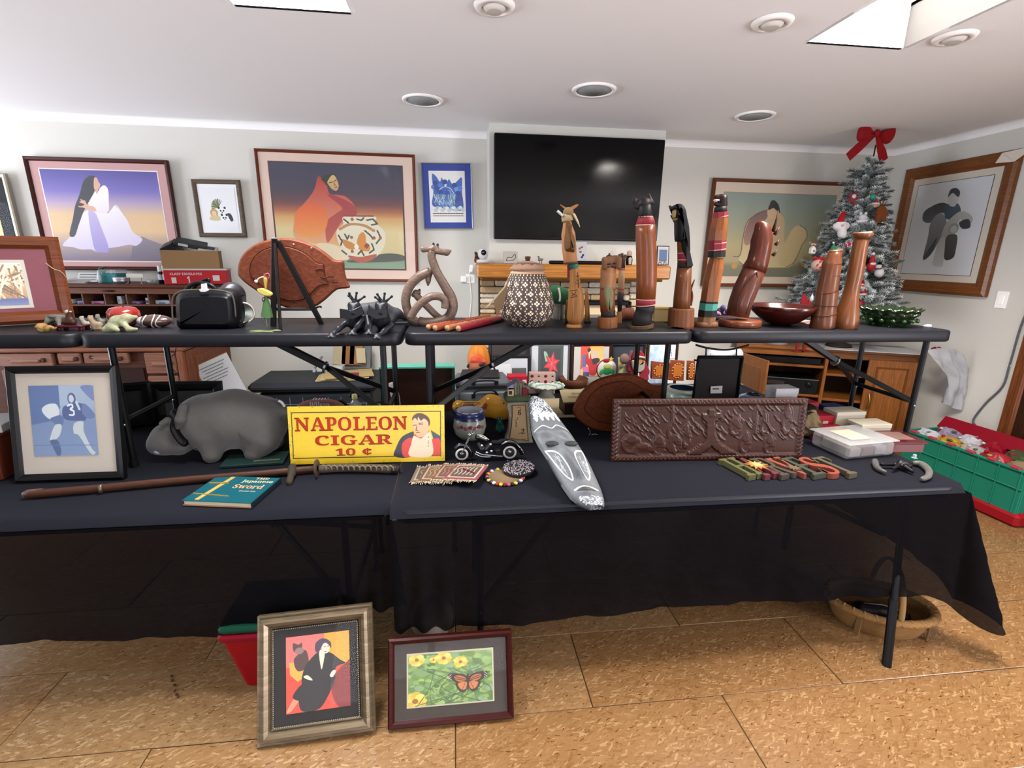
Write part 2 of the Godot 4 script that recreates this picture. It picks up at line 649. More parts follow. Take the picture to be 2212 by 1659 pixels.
# a cloth over the lower tables: lies on the top, hangs down the front, round the right end if asked
func table_cloth(called: String,label: String,x0: float,x1: float,zf: float,zb: float,corner: bool,hem: Callable,seam_side: float) -> void:
	var t := thing(called,label,"tablecloth","",w3((x0 + x1)/2,LT,zf))
	var top := ST(true)
	var m := mt("#1e1f28",.9,{"spec": .2,"bump": "weave","bs": .03,"s": Vector3.ONE*60,"alpha": .96})
	var nz := FastNoiseLite.new()
	nz.frequency = 4.0
	grid(top,90,60,func(u: float,v: float) -> Vector3:
		var p := w3(lerpf(x0,x1,u),LT + .004,lerpf(zb,zf,v))
		p.y += maxf(0,nz.get_noise_2d(p.x*1.2,p.z*3.0)) * .0015
		var e := .03
		if zf - p.z < e: p.y -= e - sqrt(maxf(0,e*e - pow(e - (zf - p.z),2)))
		if corner and x1 - p.x < e: p.y -= e - sqrt(maxf(0,e*e - pow(e - (x1 - p.x),2)))
		return p)
	part(t,"cloth_top",top,m,true)
	# the drape, followed along the rim
	var len_f := x1 - x0
	var len_c := .16 if corner else .0
	var len_s := (zf - zb) * .98 if corner else .0
	var total := len_f + len_c + len_s
	var dr := ST(true)
	grid(dr,int(total*90),34,func(u: float,v: float) -> Vector3:
		var s := u*total
		var p: Vector3
		var n: Vector3
		var flare := .02
		if s < len_f:
			p = w3(x0 + s,0,zf)
			n = Vector3.BACK
			if corner: flare += .04*smoothstep(len_f - .5,len_f,s)
		elif s < len_f + len_c:
			var a := (s - len_f)/len_c*PI/2
			p = w3(x1,0,zf)
			n = w3(sin(a),0,cos(a))
			flare = .06 + .13*sin(a*2.0) 
		else:
			p = w3(x1,0,zf - (s - len_f - len_c))
			n = Vector3.RIGHT
			flare = .05
		var drop: float = hem.call(s,len_f,len_c)
		var f := sin(s*17.0) * .5 + sin(s*41.0 + 1.0) * .3 + nz.get_noise_2d(s*2.0,v*2.0) * .8
		var near := exp(-pow((s - seam_side) / .13,2))
		f += near*sin(s*75.0)*1.6
		return p + w3(0,LT - .028 - drop*v,0) + n*(flare*v + .012*f*v + .002),true)
	part(t,"drape",dr,mt("#131114",.95,{"spec": .1,"bump": "weave","bs": .03,"s": Vector3.ONE*70,"alpha": .93}),true)

func room() -> void:
	var wall := mt("#c6c4bc",.9)
	var white := mt("#e9e7e6",.92)
	# floor: a slab with cork tiles on it, each its own piece
	var fl := struct("floor",bx(w3(-.8,-.06,-.9),w3(9.5,.1,6.8)),mt("#a07c50",.8,{"k": .5}))
	var tones := ["#fff4e6","#f4e4d0","#fffaf0","#f0dfc8","#fbecd8"]
	var k := 0
	for r in range(-8,11):
		var z1 := -1.345 + r * .35
		if z1 - .35 < BACK - .1 or z1 > 2.4: continue
		var xs := -1.475 if posmod(r,2) == 0 else -.99
		for c in range(-5,7):
			var x0 := xs + c * .97
			var a := maxf(x0,-5.5)
			var b := minf(x0 + .97,3.9)
			if b - a < .05: continue
			k += 1
			var tile := part(fl,"cork_tile",bx(w3((a + b)/2,-.005 + .0006*(k*7 % 5),z1 - .175),w3(b - a - .0025,.014,.3478),.002),mt(tones[k*3 % 5],.32,{"tex": "cork","s": Vector3.ONE * .85,"world": true,"coat": .35,"k": .37}))
			tile.name = "cork_tile" if k == 1 else "cork_tile_%03d" % (k - 1)
	# ceiling with two skylight openings
	var s1 := [w3(-.853,2.5,-2.343).x,w3(-.403,2.5,-2.313).x,w3(-.633,2.5,-2.378).z]
	var s2 := [w3(1.604,2.5,-2.342).x,w3(2.074,2.5,-2.362).x,w3(1.839,2.5,-2.357).z]
	var len1 := 1.1
	var len2 := 1.3
	var ce := ST()
	var slabx := func(xa: float,xb: float,za: float,zb: float) -> void: box(ce,w3((xa + xb)/2,CEIL + .1,(za + zb)/2),w3(xb - xa,.2,zb - za))
	slabx.call(-5.7,s1[0],-4.4,2.6)
	slabx.call(s1[0],s1[1],-4.4,s1[2])
	slabx.call(s1[0],s1[1],s1[2] + len1,2.6)
	slabx.call(s1[1],s2[0],-4.4,2.6)
	slabx.call(s2[0],s2[1],-4.4,s2[2])
	slabx.call(s2[0],s2[1],s2[2] + len2,2.6)
	slabx.call(s2[1],4.0,-4.4,2.6)
	# soft cove where the ceiling meets the back and right walls
	var cv := func(a: Vector3,b: Vector3,n1: Vector3) -> void:
		grid(ce,1,6,func(u: float,v: float) -> Vector3:
			var p := a.lerp(b,u)
			var t := v*PI/2
			return p + n1*(.05*(1 - sin(t))) + w3(0,-.05*(1 - cos(t)),0))
	cv.call(w3(-5.5,CEIL,BACK),w3(3.9,CEIL,BACK),Vector3.BACK)
	cv.call(w3(3.9,CEIL,BACK),w3(3.9,CEIL,2.5),Vector3.LEFT)
	struct("ceiling",ce,white)
	var i := 0
	for s in [[s1,len1],[s2,len2]]:
		i += 1
		var xa: float = s[0][0]
		var xb: float = s[0][1]
		var za: float = s[0][2]
		var zb: float = za + s[1]
		var w := struct("window_%d" % i,bx(w3((xa + xb)/2,CEIL + .19,(za + zb)/2),w3(xb - xa,.02,zb - za)),mt("#ffffff",.9,{"glow": 1.6}))
		var st := ST()
		for e in [[w3(xa - .01,CEIL + .1,(za + zb)/2),w3(.02,.2,zb - za)],[w3(xb + .01,CEIL + .1,(za + zb)/2),w3(.02,.2,zb - za)],[w3((xa + xb)/2,CEIL + .1,za - .01),w3(xb - xa,.2,.02)],[w3((xa + xb)/2,CEIL + .1,zb + .01),w3(xb - xa,.2,.02)]]:
			box(st,e[0],e[1])
		struct("window_shaft",st,mt("#fbfbfb",.9),w)
	# walls, 12 cm thick
	struct("wall_back",bx(w3(-.85,1.3,BACK - .06),w3(9.7,2.7,.12)),wall)
	var wr := ST()   # right wall round a glazed door out of the picture
	box(wr,w3(3.96,1.3,-2.15),w3(.12,2.7,4.5))
	box(wr,w3(3.96,1.3,2.2),w3(.12,2.7,.8))
	box(wr,w3(3.96,2.4,.95),w3(.12,.5,1.7))
	box(wr,w3(3.96,.05,.95),w3(.12,.2,1.7))
	struct("wall_right",wr,wall)
	var wl := ST()   # left wall round a window
	box(wl,w3(-5.56,1.3,-4.15),w3(.12,2.7,.5))
	box(wl,w3(-5.56,1.3,.9),w3(.12,2.7,3.4))
	box(wl,w3(-5.56,2.4,-2.35),w3(.12,.5,3.3))
	box(wl,w3(-5.56,.05,-2.35),w3(.12,.2,3.3))
	struct("wall_left",wl,wall)
	var wf := ST()
	box(wf,w3(-3.4,1.3,2.56),w3(4.4,2.7,.12))
	box(wf,w3(2.3,1.3,2.56),w3(3.4,2.7,.12))
	box(wf,w3(-.3,2.35,2.56),w3(1.8,.6,.12))
	box(wf,w3(-.3,.05,2.56),w3(1.8,.2,.12))
	struct("wall_front",wf,wall)
	for e in [["window_3",w3(-5.57,1.15,-2.35),3.1,2.0,PI/2],["window_4",w3(-.3,1.1,2.57),1.8,1.9,PI],["window_5",w3(3.97,1.15,.95),1.7,2.0,-PI/2]]:
		var n := struct(e[0],bx(Vector3.ZERO,w3(e[2],e[3],.02)),mt("#f4f8ff",.9,{"glow": 1.5}))
		n.transform = Transform3D(Basis(Vector3.UP,e[4]),e[1])
		var st := ST()
		for x in [-.5,.0,.5]: box(st,w3(x*e[2],0,.03),w3(.07,e[3],.05),.006)
		for y in [-.5,.5]: box(st,w3(0,y*e[3],.03),w3(e[2],.07,.05),.006)
		struct("window_frame",st,wood("#6b4026"),n)
	struct("baseboard_back",bx(w3(-.8,.05,BACK + .008),w3(9.5,.1,.016),.004),mt("#d8d5cb",.6))
	struct("baseboard_right",bx(w3(3.892,.05,-3.6),w3(.016,.1,1.38),.004),mt("#d8d5cb",.6))
	# door in the right wall: casing and a dark leaf
	var d := struct("door_1",bx(w3(3.89,1.03,-2.39),w3(.03,2.06,.86),.003),woody("#3b2418",.5))
	var cs := ST()
	box(cs,w3(3.885,1.06,-2.865),w3(.035,2.12,.09),.008)
	box(cs,w3(3.885,1.06,-1.915),w3(.035,2.12,.09),.008)
	box(cs,w3(3.885,2.12,-2.39),w3(.035,.09,1.04),.008)
	box(cs,w3(3.878,1.06,-2.845),w3(.035,2.12,.03),.006)
	struct("door_casing",cs,woody("#7a4a2c",.4,.2),d)
	# chimney breast
	var xl := .278
	var xr := 1.648
	struct("wall_chimney",bx(w3((xl + xr)/2,1.27,-4.15),w3(xr - xl,2.54,.3)),mt("#bfbdb5",.9))

func fireplace() -> void:
	# stone veneer, each stone its own piece
	var z := -3.94
	var fp := thing("fireplace","stacked tan ledgestone fireplace below the oak mantel","fireplace","",w3(.91,0,z))
	var core := ST()
	box(core,w3(.31,.69,-3.975),w3(.24,1.38,.04))
	box(core,w3(1.53,.69,-3.975),w3(.22,1.38,.04))
	box(core,w3(.92,1.29,-3.975),w3(1.2,.2,.04))
	part(fp,"mortar_bed",core,mt("#5d5246",.95),true)
	var cols := ["#c9b493","#b99d76","#d8cbb4","#a98a62","#cdbb9e","#9d8468","#e0d6c4","#bfa98c"]
	rng.seed = 5
	for band in [[.2,.43,.0,1.385],[1.42,1.64,.0,1.385],[.43,1.42,1.205,1.385]]:
		var y: float = band[2]
		var row := 0
		while y < band[3] - .02:
			var h: float = minf(rng.randf_range(.036,.062),band[3] - y)
			if band[3] - y - h < .02: h = band[3] - y
			var x: float = band[0]
			while x < band[1] - .01:
				var w := minf(rng.randf_range(.08,.24),band[1] - x)
				if band[1] - x - w < .04: w = band[1] - x
				var dp := rng.randf_range(.05,.085)
				part(fp,"stone",box(ST(),w3(x + w/2,y + h/2,-3.995 + dp/2 + .02),w3(w - .006,h - .005,dp),.008,Basis(Vector3.UP,rng.randf_range(-.03,.03))*Basis(Vector3.RIGHT,rng.randf_range(-.06,.06))),mt(cols[rng.randi() % 8],.85,{"tex": "mottle","s": Vector3.ONE*9,"bump": "mottle","bs": .15,"k": .95}),true)
				x += w
			y += h
			row += 1
	# firebox: black frame, pale lined back, a shelf-like damper lip
	var fr := ST()
	box(fr,w3(.925,1.185,-3.9),w3(.99,.03,.05),.004)
	box(fr,w3(.435,.6,-3.9),w3(.03,1.2,.05),.004)
	box(fr,w3(1.415,.6,-3.9),w3(.03,1.2,.05),.004)
	part(fp,"firebox_frame",fr,mt("#141313",.5),true)
	part(fp,"smoke_lip",bx(w3(.925,1.13,-3.93),w3(.95,.085,.03),.004),mt("#cdb694",.6,{"k": .9}),true)
	part(fp,"firebox_lining",bx(w3(.925,.55,-3.985),w3(.95,1.1,.02)),mt("#cfc9bd",.8,{"k": .9}),true)
	part(fp,"hearth_opening",bx(w3(.925,.5,-3.96),w3(.9,.95,.03)),mt("#17151a",.7),true)
	var mtl := thing("mantel","thick honey oak mantel shelf over the stone fireplace","mantel","",w3(.91,1.385,-3.87))
	part(mtl,"beam",bx(w3(.911,1.437,-3.845),w3(1.49,.105,.31),.012),wood("#f0a850",.4,w3(1.6,7,7),.2),true)
	var under := part(mtl,"cove_moulding",bx(w3(.911,1.375,-3.87),w3(1.42,.022,.24),.006),wood("#b97c40",.45),true)
	under.name = "cove_moulding"
	# television
	var tv := thing("television","large black flat television on the chimney breast","television","",w3(.984,1.67,-3.95))
	var a := w3(.31,2.421,-3.93)
	var b := w3(1.621,2.42,-3.93)
	var c := w3(.306,1.672,-3.93)
	var tw := b.x - a.x
	var th := a.y - c.y
	var mid := w3((a.x + b.x)/2,(a.y + c.y)/2,-3.955)
	part(tv,"housing",bx(mid,w3(tw,th,.05),.006),mt("#0b0b0c",.4),true)
	part(tv,"screen",bx(mid + w3(0,.004,.026),w3(tw - .014,th - .026,.003)),mt("#060607",.12,{"spec": .3}),true)
	part(tv,"wall_mount",bx(mid + w3(0,0,-.03),w3(.5,.35,.03)),mt("#111111",.6),true)

func ceiling_fittings() -> void:
	for e in [[w3(-.181,2.495,-3.51),"round flush ceiling speaker left of the television"],[w3(.833,2.495,-3.144),"round flush ceiling speaker above the television"],[w3(2.064,2.495,-3.495),"round flush ceiling speaker between television and tree"]]:
		var t := thing("ceiling_speaker",e[1],"speaker","flush ceiling speakers",e[0])
		part(t,"trim_ring",lathe([[.104,.004],[.104,-.006],[.126,-.008],[.13,.004]],36),mt("#efece8",.6))
		part(t,"grille",lathe([[.001,-.004],[.105,-.004],[.105,.003]],36),mt("#a9adad",.7,{"tex": "weave","s": Vector3.ONE*60}))
	for e in [[w3(.174,2.495,-2.231),"white eyeball downlight at the top edge, near the left skylight"],[w3(1.325,2.495,-2.203),"white eyeball downlight left of the right-hand skylight"],[w3(2.187,2.495,-2.216),"white eyeball downlight right of the right-hand skylight"]]:
		var t := thing("recessed_light",e[1],"ceiling light","recessed downlights",e[0])
		part(t,"trim_ring",lathe([[.05,.004],[.052,-.01],[.075,-.008],[.082,.004]],32),mt("#eae6e2",.6))
		part(t,"eyeball",ball(w3(0,.008,0),w3(.052,.03,.052),20),mt("#cfcac4",.6))
		part(t,"lens",lathe([[.001,-.0235],[.03,-.021]],20),mt("#b9b3ab",.4))
	# torn plaster at the ceiling edge
	var pl := thing("torn_plaster","torn white plaster flap at the ceiling above the television","plaster","",w3(1.536,2.538,-3.98))
	var st := ST()
	for q in [P2([v2(1.394,2.547),v2(1.441,2.539),v2(1.507,2.526),v2(1.555,2.507),v2(1.499,2.513),v2(1.433,2.524)]),P2([v2(1.495,2.562),v2(1.527,2.567),v2(1.543,2.539),v2(1.618,2.538),v2(1.634,2.519),v2(1.545,2.523),v2(1.506,2.534)]),P2([v2(1.631,2.549),v2(1.665,2.552),v2(1.662,2.524),v2(1.638,2.521)])]:
		prism(st,q,-3.985,-3.965)
	part(pl,"flap",st,mt("#f2efe8",.9),true)
	part(pl,"bare_lath",prism(ST(),P2([v2(1.508,2.56),v2(1.639,2.554),v2(1.646,2.534),v2(1.567,2.53),v2(1.519,2.541)]),-3.995,-3.983),mt("#8d7b66",.9),true)
	# switch and sockets
	var sw := thing("light_switch","white rocker light switch on the right wall below the cape picture","switch","",w3(3.9,1.23,-3.122))
	part(sw,"plate",bx(w3(-.004,.06,0),w3(.008,.12,.076),.002),mt("#f3f2ee",.4))
	part(sw,"rocker",bx(w3(-.009,.06,0),w3(.006,.066,.034),.002),mt("#fbfaf7",.3))
	var so := thing("wall_socket","white double socket plate on the wall left of the mantel","socket","",w3(.113,1.325,-4.3))
	part(so,"plate",bx(w3(.137,1.353,-4.296),w3(.075,.075,.008),.002),mt("#f6f5f2",.4),true)
	part(so,"outlet_face",bx(w3(.137,1.353,-4.291),w3(.034,.034,.004),.001),mt("#e4e2dd",.4),true)
	part(so,"adapter",bx(w3(.081,1.349,-4.285),w3(.05,.05,.03),.004),mt("#f0efec",.4),true)
	var co := thing("power_cord","thin white cord hanging from the camera down the wall","cord","",w3(.134,1.006,-4.28))
	part(co,"cord",tube(curve([w3(.145,1.457,-4.27),w3(.129,1.392,-4.27),w3(.143,1.206,-4.27),w3(.134,1.087,-4.27),w3(.121,.967,-4.27)],5,false),.004,6),mt("#efeeea",.5),true)
	part(co,"plug_block",bx(w3(.144,1.439,-4.25),w3(.03,.06,.03),.005,Basis(Vector3.BACK,-.15)),mt("#f4f3f0",.4),true)
	var gc := thing("hanging_cable","grey cable looping down the right wall beside the door","cord","",w3(3.88,.395,-3.076))
	part(gc,"cord",tube(curve([w3(3.885,1.269,-2.928),w3(3.885,1.124,-2.949),w3(3.885,.845,-2.952),w3(3.885,.69,-2.959),w3(3.885,.546,-3.035),w3(3.885,.402,-3.089),w3(3.885,.361,-3.069)],5,false),.006,6),mt("#55585f",.5),true)
	part(gc,"cord_clip",bx(w3(3.89,.844,-2.956),w3(.012,.02,.02),.003),mt("#dddddd",.5),true)

func tables() -> void:
	var g := "raised folding tables"
	folding_table("black raised folding table at the far left, holding the brown framed picture",-2.55,-1.385,-1.93,-2.43,UT,LT + .006,g,[0,0])
	folding_table("black raised folding table under the leather bag and easel plate",-1.375,-.21,-1.93,-2.43,UT,LT + .006,g,[1,1],.08,[0,1])
	folding_table("black raised folding table under the basket and carved figures",-.20,1.003,-1.935,-2.435,UT,LT + .006,g,[1,1],.09,[1,0])
	folding_table("black raised folding table at the right end, under the wooden bowl and vases",1.013,2.236,-1.94,-2.44,UT,LT + .006,g,[0,1],.075)
	var g2 := "lower folding tables"
	folding_table("lower folding table under the left black cloth, front row",-2.4,-.25,-1.58,-2.30,LT - .004,0,g2,[0,1],.16)
	folding_table("lower folding table under the right black cloth, front row with its leg showing",-.22,1.96,-1.54,-2.27,LT - .004,0,g2,[1,0],.3)
	folding_table("lower folding table under the left black cloth, back row behind the plush animal",-2.4,-.25,-2.31,-2.75,LT - .004,0,g2,[0,1],.16)
	folding_table("lower folding table under the right black cloth, back row under the cake stand",-.22,1.90,-2.28,-3.12,LT - .004,0,g2,[1,1],.2)
	# right end legs of the front right table, splayed a little
	var ft: Node3D = get_node("folding_table_005")
	for e in [[w3(1.79,LT - .05,-1.60),w3(1.672,0,-1.405)],[w3(1.79,LT - .05,-2.2),w3(1.79,0,-2.2)]]:
		var leg := part(ft,"leg",rod(e[0],e[1],.013,12),mt("#0f0f11",.35),true)
		leg.name = "leg"
		part(leg,"leg_sleeve",rod(e[0].lerp(e[1],.62),e[1],.0165,12),mt("#141112",.3))
	part(ft,"brace",bar(ST(),w3(1.25,LT - .06,-1.9),w3(1.76,.45,-1.62),.022,.012),mt("#0f0f11",.4),true)
	table_cloth("tablecloth","sheer black cloth draped over the left lower tables",-2.4,-.2325,-1.565,-2.76,false,func(s: float,lf: float,_lc: float) -> float:
		return .415 + .012*sin(s*5.0) - .035*smoothstep(lf - .7,lf,s),2.1)
	table_cloth("tablecloth","sheer black cloth draped over the right lower tables, with a pointed corner",-.2315,2.0,-1.53,-3.12,true,func(s: float,lf: float,lc: float) -> float:
		var d := .425 + .012*sin(s*4.0)
		var c := s - lf - lc * .5
		return d + .11*exp(-c*c / .012) - .02*smoothstep(.3,.0,absf(s - lf + .25)),.08)

# ---------- pictures on the walls ----------
func s_wall_pictures() -> void:
	tone = .8
	# woman in white beneath a violet sky
	var im := pic(520,400,"#8a80b8")
	grad(im,[[.0,"#4a4292"],[.22,"#7468b4"],[.36,"#b59fb4"],[.48,"#dcb98c"],[.66,"#e0bd8a"],[.78,"#b9a08f"],[1.0,"#6d6276"]])
	poly(im,[v2(.697,.734),v2(.778,.718),v2(.847,.758),v2(1.008,.837),v2(1,1),v2(.631,1.008)],"#8b7f86","#6a6070")
	shape(im,[v2(.353,.426),v2(.263,.506),v2(.168,.693),v2(.06,.825),v2(.14,.844),v2(.218,.872),v2(.302,.87),v2(.36,.901),v2(.452,.857),v2(.561,.834),v2(.649,.811),v2(.711,.823),v2(.774,.746),v2(.701,.666),v2(.662,.507),v2(.591,.367),v2(.515,.46),v2(.479,.435)],"#f1ece9","#cfc3e0")
	shape(im,[v2(.348,.426),v2(.403,.463),v2(.424,.58),v2(.46,.871),v2(.382,.9),v2(.334,.869),v2(.33,.649)],"#bfb4d8","#9a8cc6")
	shape(im,[v2(.49,.182),v2(.528,.159),v2(.551,.205),v2(.54,.318),v2(.512,.447),v2(.404,.456),v2(.4,.392),v2(.36,.387),v2(.364,.336),v2(.429,.221),v2(.449,.245)],"#f6f2ec","#e6dde6")
	shape(im,[v2(.351,.126),v2(.401,.069),v2(.442,.058),v2(.46,.079),v2(.443,.135),v2(.438,.209),v2(.391,.297),v2(.313,.427),v2(.236,.598),v2(.183,.72),v2(.139,.708),v2(.2,.521),v2(.239,.391),v2(.297,.263)],"#2c2a33")
	shape(im,[v2(.449,.086),v2(.473,.079),v2(.482,.121),v2(.493,.151),v2(.483,.176),v2(.494,.188),v2(.467,.198),v2(.452,.258),v2(.442,.221),v2(.432,.184)],"#d9a98a")
	shape(im,[v2(.282,.345),v2(.331,.324),v2(.347,.375),v2(.404,.398),v2(.411,.443),v2(.339,.42),v2(.293,.395),v2(.323,.369)],"#dcab8b")
	for e in [[v2(.302,.319),v2(.33,.356)],[v2(.273,.396),v2(.328,.398)]]: ln(im,e,.012,"#dcab8b")
	ln(im,[v2(.515,.46),v2(.581,.368),v2(.624,.418),v2(.67,.52)],.006,"#a79bb0")
	speckle(im,6000,.03)
	framed("framed_print","large print of a kneeling long-haired woman in white under a violet sky",w3(-2.614,1.395,-4.27),.984,.809,.004,{"fw": .03,"fd": .03,"fmat": wood("#4a2018",.4),"board": mt("#c39a97",.9),"lip": mt("#f2e6df",.8),"inner": [v2(.091,.104),v2(.907,.912)],"print": img_mat(im)})
	# red shape at the far left
	im = pic(200,260,"#e9dc8c")
	shape(im,[v2(.2,.35),v2(.62,.33),v2(.78,.45),v2(.86,.52),v2(.7,.6),v2(.4,.6),v2(.1,.5)],"#d2555c","#b83a48")
	shape(im,[v2(.1,.68),v2(.5,.62),v2(.8,.66),v2(.94,.72),v2(.8,.86),v2(.45,.9),v2(.1,.85)],"#dd6268","#b93d4a")
	shape(im,[v2(.3,.0),v2(.8,.0),v2(.9,.3),v2(.6,.33)],"#f3ecb4")
	framed("framed_print","red and yellow print with black mat at the far left edge of the wall",w3(-3.644,1.478,-4.27),.802,.597,.011,{"fw": .035,"fd": .03,"fmat": mt("#a39a88",.35,{"metal": .5}),"board": mt("#1d2026",.8),"inner": [v2(.13,.17),v2(.86,.88)],"print": img_mat(im)})
	# small animals picture
	im = pic(260,320,"#f1f2f4")
	for k in 46:
		var a := -1.2 - k * .045 + rng.randf_range(-.4,.4)
		var c := v2(.45,.47)
		ln(im,[c,c + v2(cos(a) * .2,sin(a) * .2)],.012,["#5f7a54","#b3b33a","#4b5560"][k % 3])
	ell(im,v2(.30,.6),v2(.12,.1),"#c9a064")
	ell(im,v2(.30,.61),v2(.07,.06),"#e6cf9d")
	shape(im,[v2(.2,.68),v2(.42,.66),v2(.45,.78),v2(.15,.77)],"#dcc491")
	for e in [[.55,.55,1.0],[.6,.72,.8]]:
		ell(im,v2(e[0],e[1]),v2(.11,.085)*e[2],"#f7f7f5")
		for s in [-1,1]:
			ell(im,v2(e[0] + s * .09*e[2],e[1] - .075),v2(.035,.03),"#1d1d20")
			ell(im,v2(e[0] + s * .045*e[2],e[1] - .005),v2(.026,.022),"#1d1d20")
		ell(im,v2(e[0],e[1] + .035),v2(.018,.014),"#1d1d20")
	shape(im,[v2(.7,.62),v2(.8,.62),v2(.86,.76),v2(.78,.8)],"#222226")
	framed("framed_print","small grey framed print of a lion and pandas",w3(-1.805,1.657,-4.28),.351,.425,.01,{"fw": .035,"fd": .025,"fmat": wood("#6f675f",.6),"board": mt("#eff0f2",.8),"inner": [v2(.17,.14),v2(.86,.86)],"print": img_mat(im)})
	# seated figure in a red blanket and a painted pot
	im = pic(560,440,"#3a3a4a")
	grad(im,[[.0,"#3b3e52"],[.25,"#43394a"],[.36,"#6b4040"],[.44,"#b06a44"],[.5,"#d6a765"],[.62,"#e3cf98"],[.86,"#d7c794"],[.885,"#6f7a66"],[.93,"#8aa184"],[1.0,"#8fa88b"]])
	var red := [v2(.378,.122),v2(.414,.174),v2(.434,.271),v2(.495,.28),v2(.556,.294),v2(.614,.364),v2(.636,.464),v2(.585,.591),v2(.534,.719),v2(.526,.87),v2(.418,.849),v2(.298,.76),v2(.142,.707),v2(.148,.537),v2(.198,.423),v2(.285,.299),v2(.325,.221),v2(.353,.123)]
	shape(im,red,"#b8392f","#f2c98a")
	shape(im,[v2(.416,.283),v2(.503,.302),v2(.614,.375),v2(.632,.464),v2(.526,.524),v2(.468,.617),v2(.389,.746),v2(.391,.551),v2(.476,.458),v2(.524,.401)],"#a03038","#c0604a")
	shape(im,[v2(.16,.469),v2(.236,.378),v2(.341,.374),v2(.406,.461),v2(.389,.597),v2(.321,.679),v2(.179,.683),v2(.147,.582)],"#e0622c","#f0a050")
	shape(im,[v2(.298,.765),v2(.415,.757),v2(.528,.823),v2(.551,.905),v2(.451,.919),v2(.399,.873)],"#ead9b5")
	shape(im,[v2(.378,.132),v2(.419,.098),v2(.471,.085),v2(.496,.106),v2(.442,.141),v2(.422,.196),v2(.397,.164)],"#2c3328")
	shape(im,[v2(.424,.163),v2(.453,.108),v2(.479,.098),v2(.502,.149),v2(.508,.203),v2(.489,.242),v2(.455,.227),v2(.435,.195)],"#dcb877","#c9a066")
	ln(im,[v2(.44,.171),v2(.463,.161)],.007,"#3b2a1c")
	ln(im,[v2(.478,.155),v2(.494,.141)],.007,"#3b2a1c")
	ln(im,[v2(.472,.161),v2(.484,.191),v2(.475,.196)],.006,"#7d5a36")
	ln(im,[v2(.48,.213),v2(.496,.206)],.007,"#6e2d20")
	shape(im,[v2(.56,.917),v2(.838,.845),v2(.985,.859),v2(.984,.913),v2(.742,.936),v2(.559,.94)],"#565a50")
	# the pot
	shape(im,[v2(.537,.484),v2(.77,.477),v2(.778,.539),v2(.837,.606),v2(.854,.686),v2(.83,.792),v2(.772,.876),v2(.659,.938),v2(.579,.904),v2(.502,.812),v2(.467,.697),v2(.472,.617),v2(.524,.558)],"#e6e0c4")
	shape(im,[v2(.544,.87),v2(.644,.882),v2(.773,.852),v2(.734,.913),v2(.65,.938),v2(.587,.916)],"#b8624a")
	ln(im,[v2(.542,.481),v2(.765,.476)],.014,"#8d4a36")
	ln(im,curve([v2(.495,.611),v2(.578,.562),v2(.685,.57),v2(.764,.62)],6,false),.022,"#bf8a57")
	shape(im,[v2(.673,.634),v2(.694,.668),v2(.696,.737),v2(.726,.783),v2(.71,.825),v2(.638,.809),v2(.623,.739),v2(.64,.669)],"#d98d3c")
	shape(im,[v2(.507,.708),v2(.604,.757),v2(.592,.81),v2(.53,.788)],"#c98a3f")
	ell(im,[v2(.617,.78)][0],v2(.018,.024),"#f2eee2")
	poly(im,[v2(.676,.773),v2(.7,.737),v2(.724,.766),v2(.697,.801)],"#8f4a34")
	for e in [[v2(.634,.51),v2(.669,.52),v2(.688,.496)],[v2(.714,.518),v2(.76,.505),v2(.794,.55),v2(.748,.563)],[v2(.531,.513),v2(.565,.546)],[v2(.791,.619),v2(.816,.687),v2(.777,.747)],[v2(.741,.748),v2(.757,.806),v2(.719,.842)],[v2(.482,.674),v2(.506,.731),v2(.495,.766)],[v2(.627,.856),v2(.656,.82),v2(.672,.867)],[v2(.501,.824),v2(.535,.858)],[v2(.692,.622),v2(.735,.667),v2(.752,.701)],[v2(.532,.661),v2(.548,.707),v2(.563,.672)]]: ln(im,e,.014,"#4c4f42")
	for p in [v2(.596,.511),v2(.582,.688),v2(.581,.828),v2(.761,.689),v2(.811,.688)]: ell(im,p,v2(.013,.016),"#a8604a")
	speckle(im,9000,.035)
	framed("framed_print","large print of a figure in a red blanket beside a painted pot",w3(-.899,1.325,-4.27),1.203,.984,-.003,{"fw": .022,"fd": .03,"fmat": wood("#7c3f2c",.4),"board": mt("#e3c9b8",.9),"lip": mt("#5a4a4c",.8),"lipw": .012,"inner": [v2(.083,.096),v2(.91,.894)],"print": img_mat(im)})
	# blue coral print
	im = pic(240,340,"#f2f1ec")
	shape(im,[v2(.08,.06),v2(.2,.1),v2(.3,.2),v2(.36,.12),v2(.45,.3),v2(.55,.15),v2(.66,.25),v2(.8,.18),v2(.93,.12),v2(.92,.4),v2(.95,.7),v2(.8,.78),v2(.3,.72),v2(.05,.66),v2(.1,.4)],"#3f6bc4","#2f55a6")
	for k in 26: ell(im,v2(rng.randf_range(.1,.9),rng.randf_range(.2,.7)),v2(.07,.05),["#4f7fd6","#2a4b9c","#6f9be0","#254489"][k % 4])
	ln(im,curve([v2(.28,.36),v2(.42,.3),v2(.58,.33),v2(.68,.42)],6,false),.012,"#dfe9f6")
	for k in 90:
		var c := v2(rng.randf_range(.12,.7),rng.randf_range(.5,.68))
		ln(im,[c,c + v2(rng.randf_range(-.05,.05),-.07)],.008,["#9fc0c4","#d5e3df","#5d8a9c"][k % 3])
	for k in 14: ell(im,v2(.08 + .065*k,.74 + .03*sin(k*2.0)),v2(.06,.035),["#e6e9e6","#c5d2d6","#aebfca"][k % 3])
	for k in 34:
		ell(im,v2(.07 + .026*k,.83),v2(.016,.012),["#5b4636","#a9774e","#2f2a33"][k % 3])
		ell(im,v2(.07 + .026*k,.88),v2(.014,.01),["#a9774e","#6b7aa0","#5b4636"][k % 3])
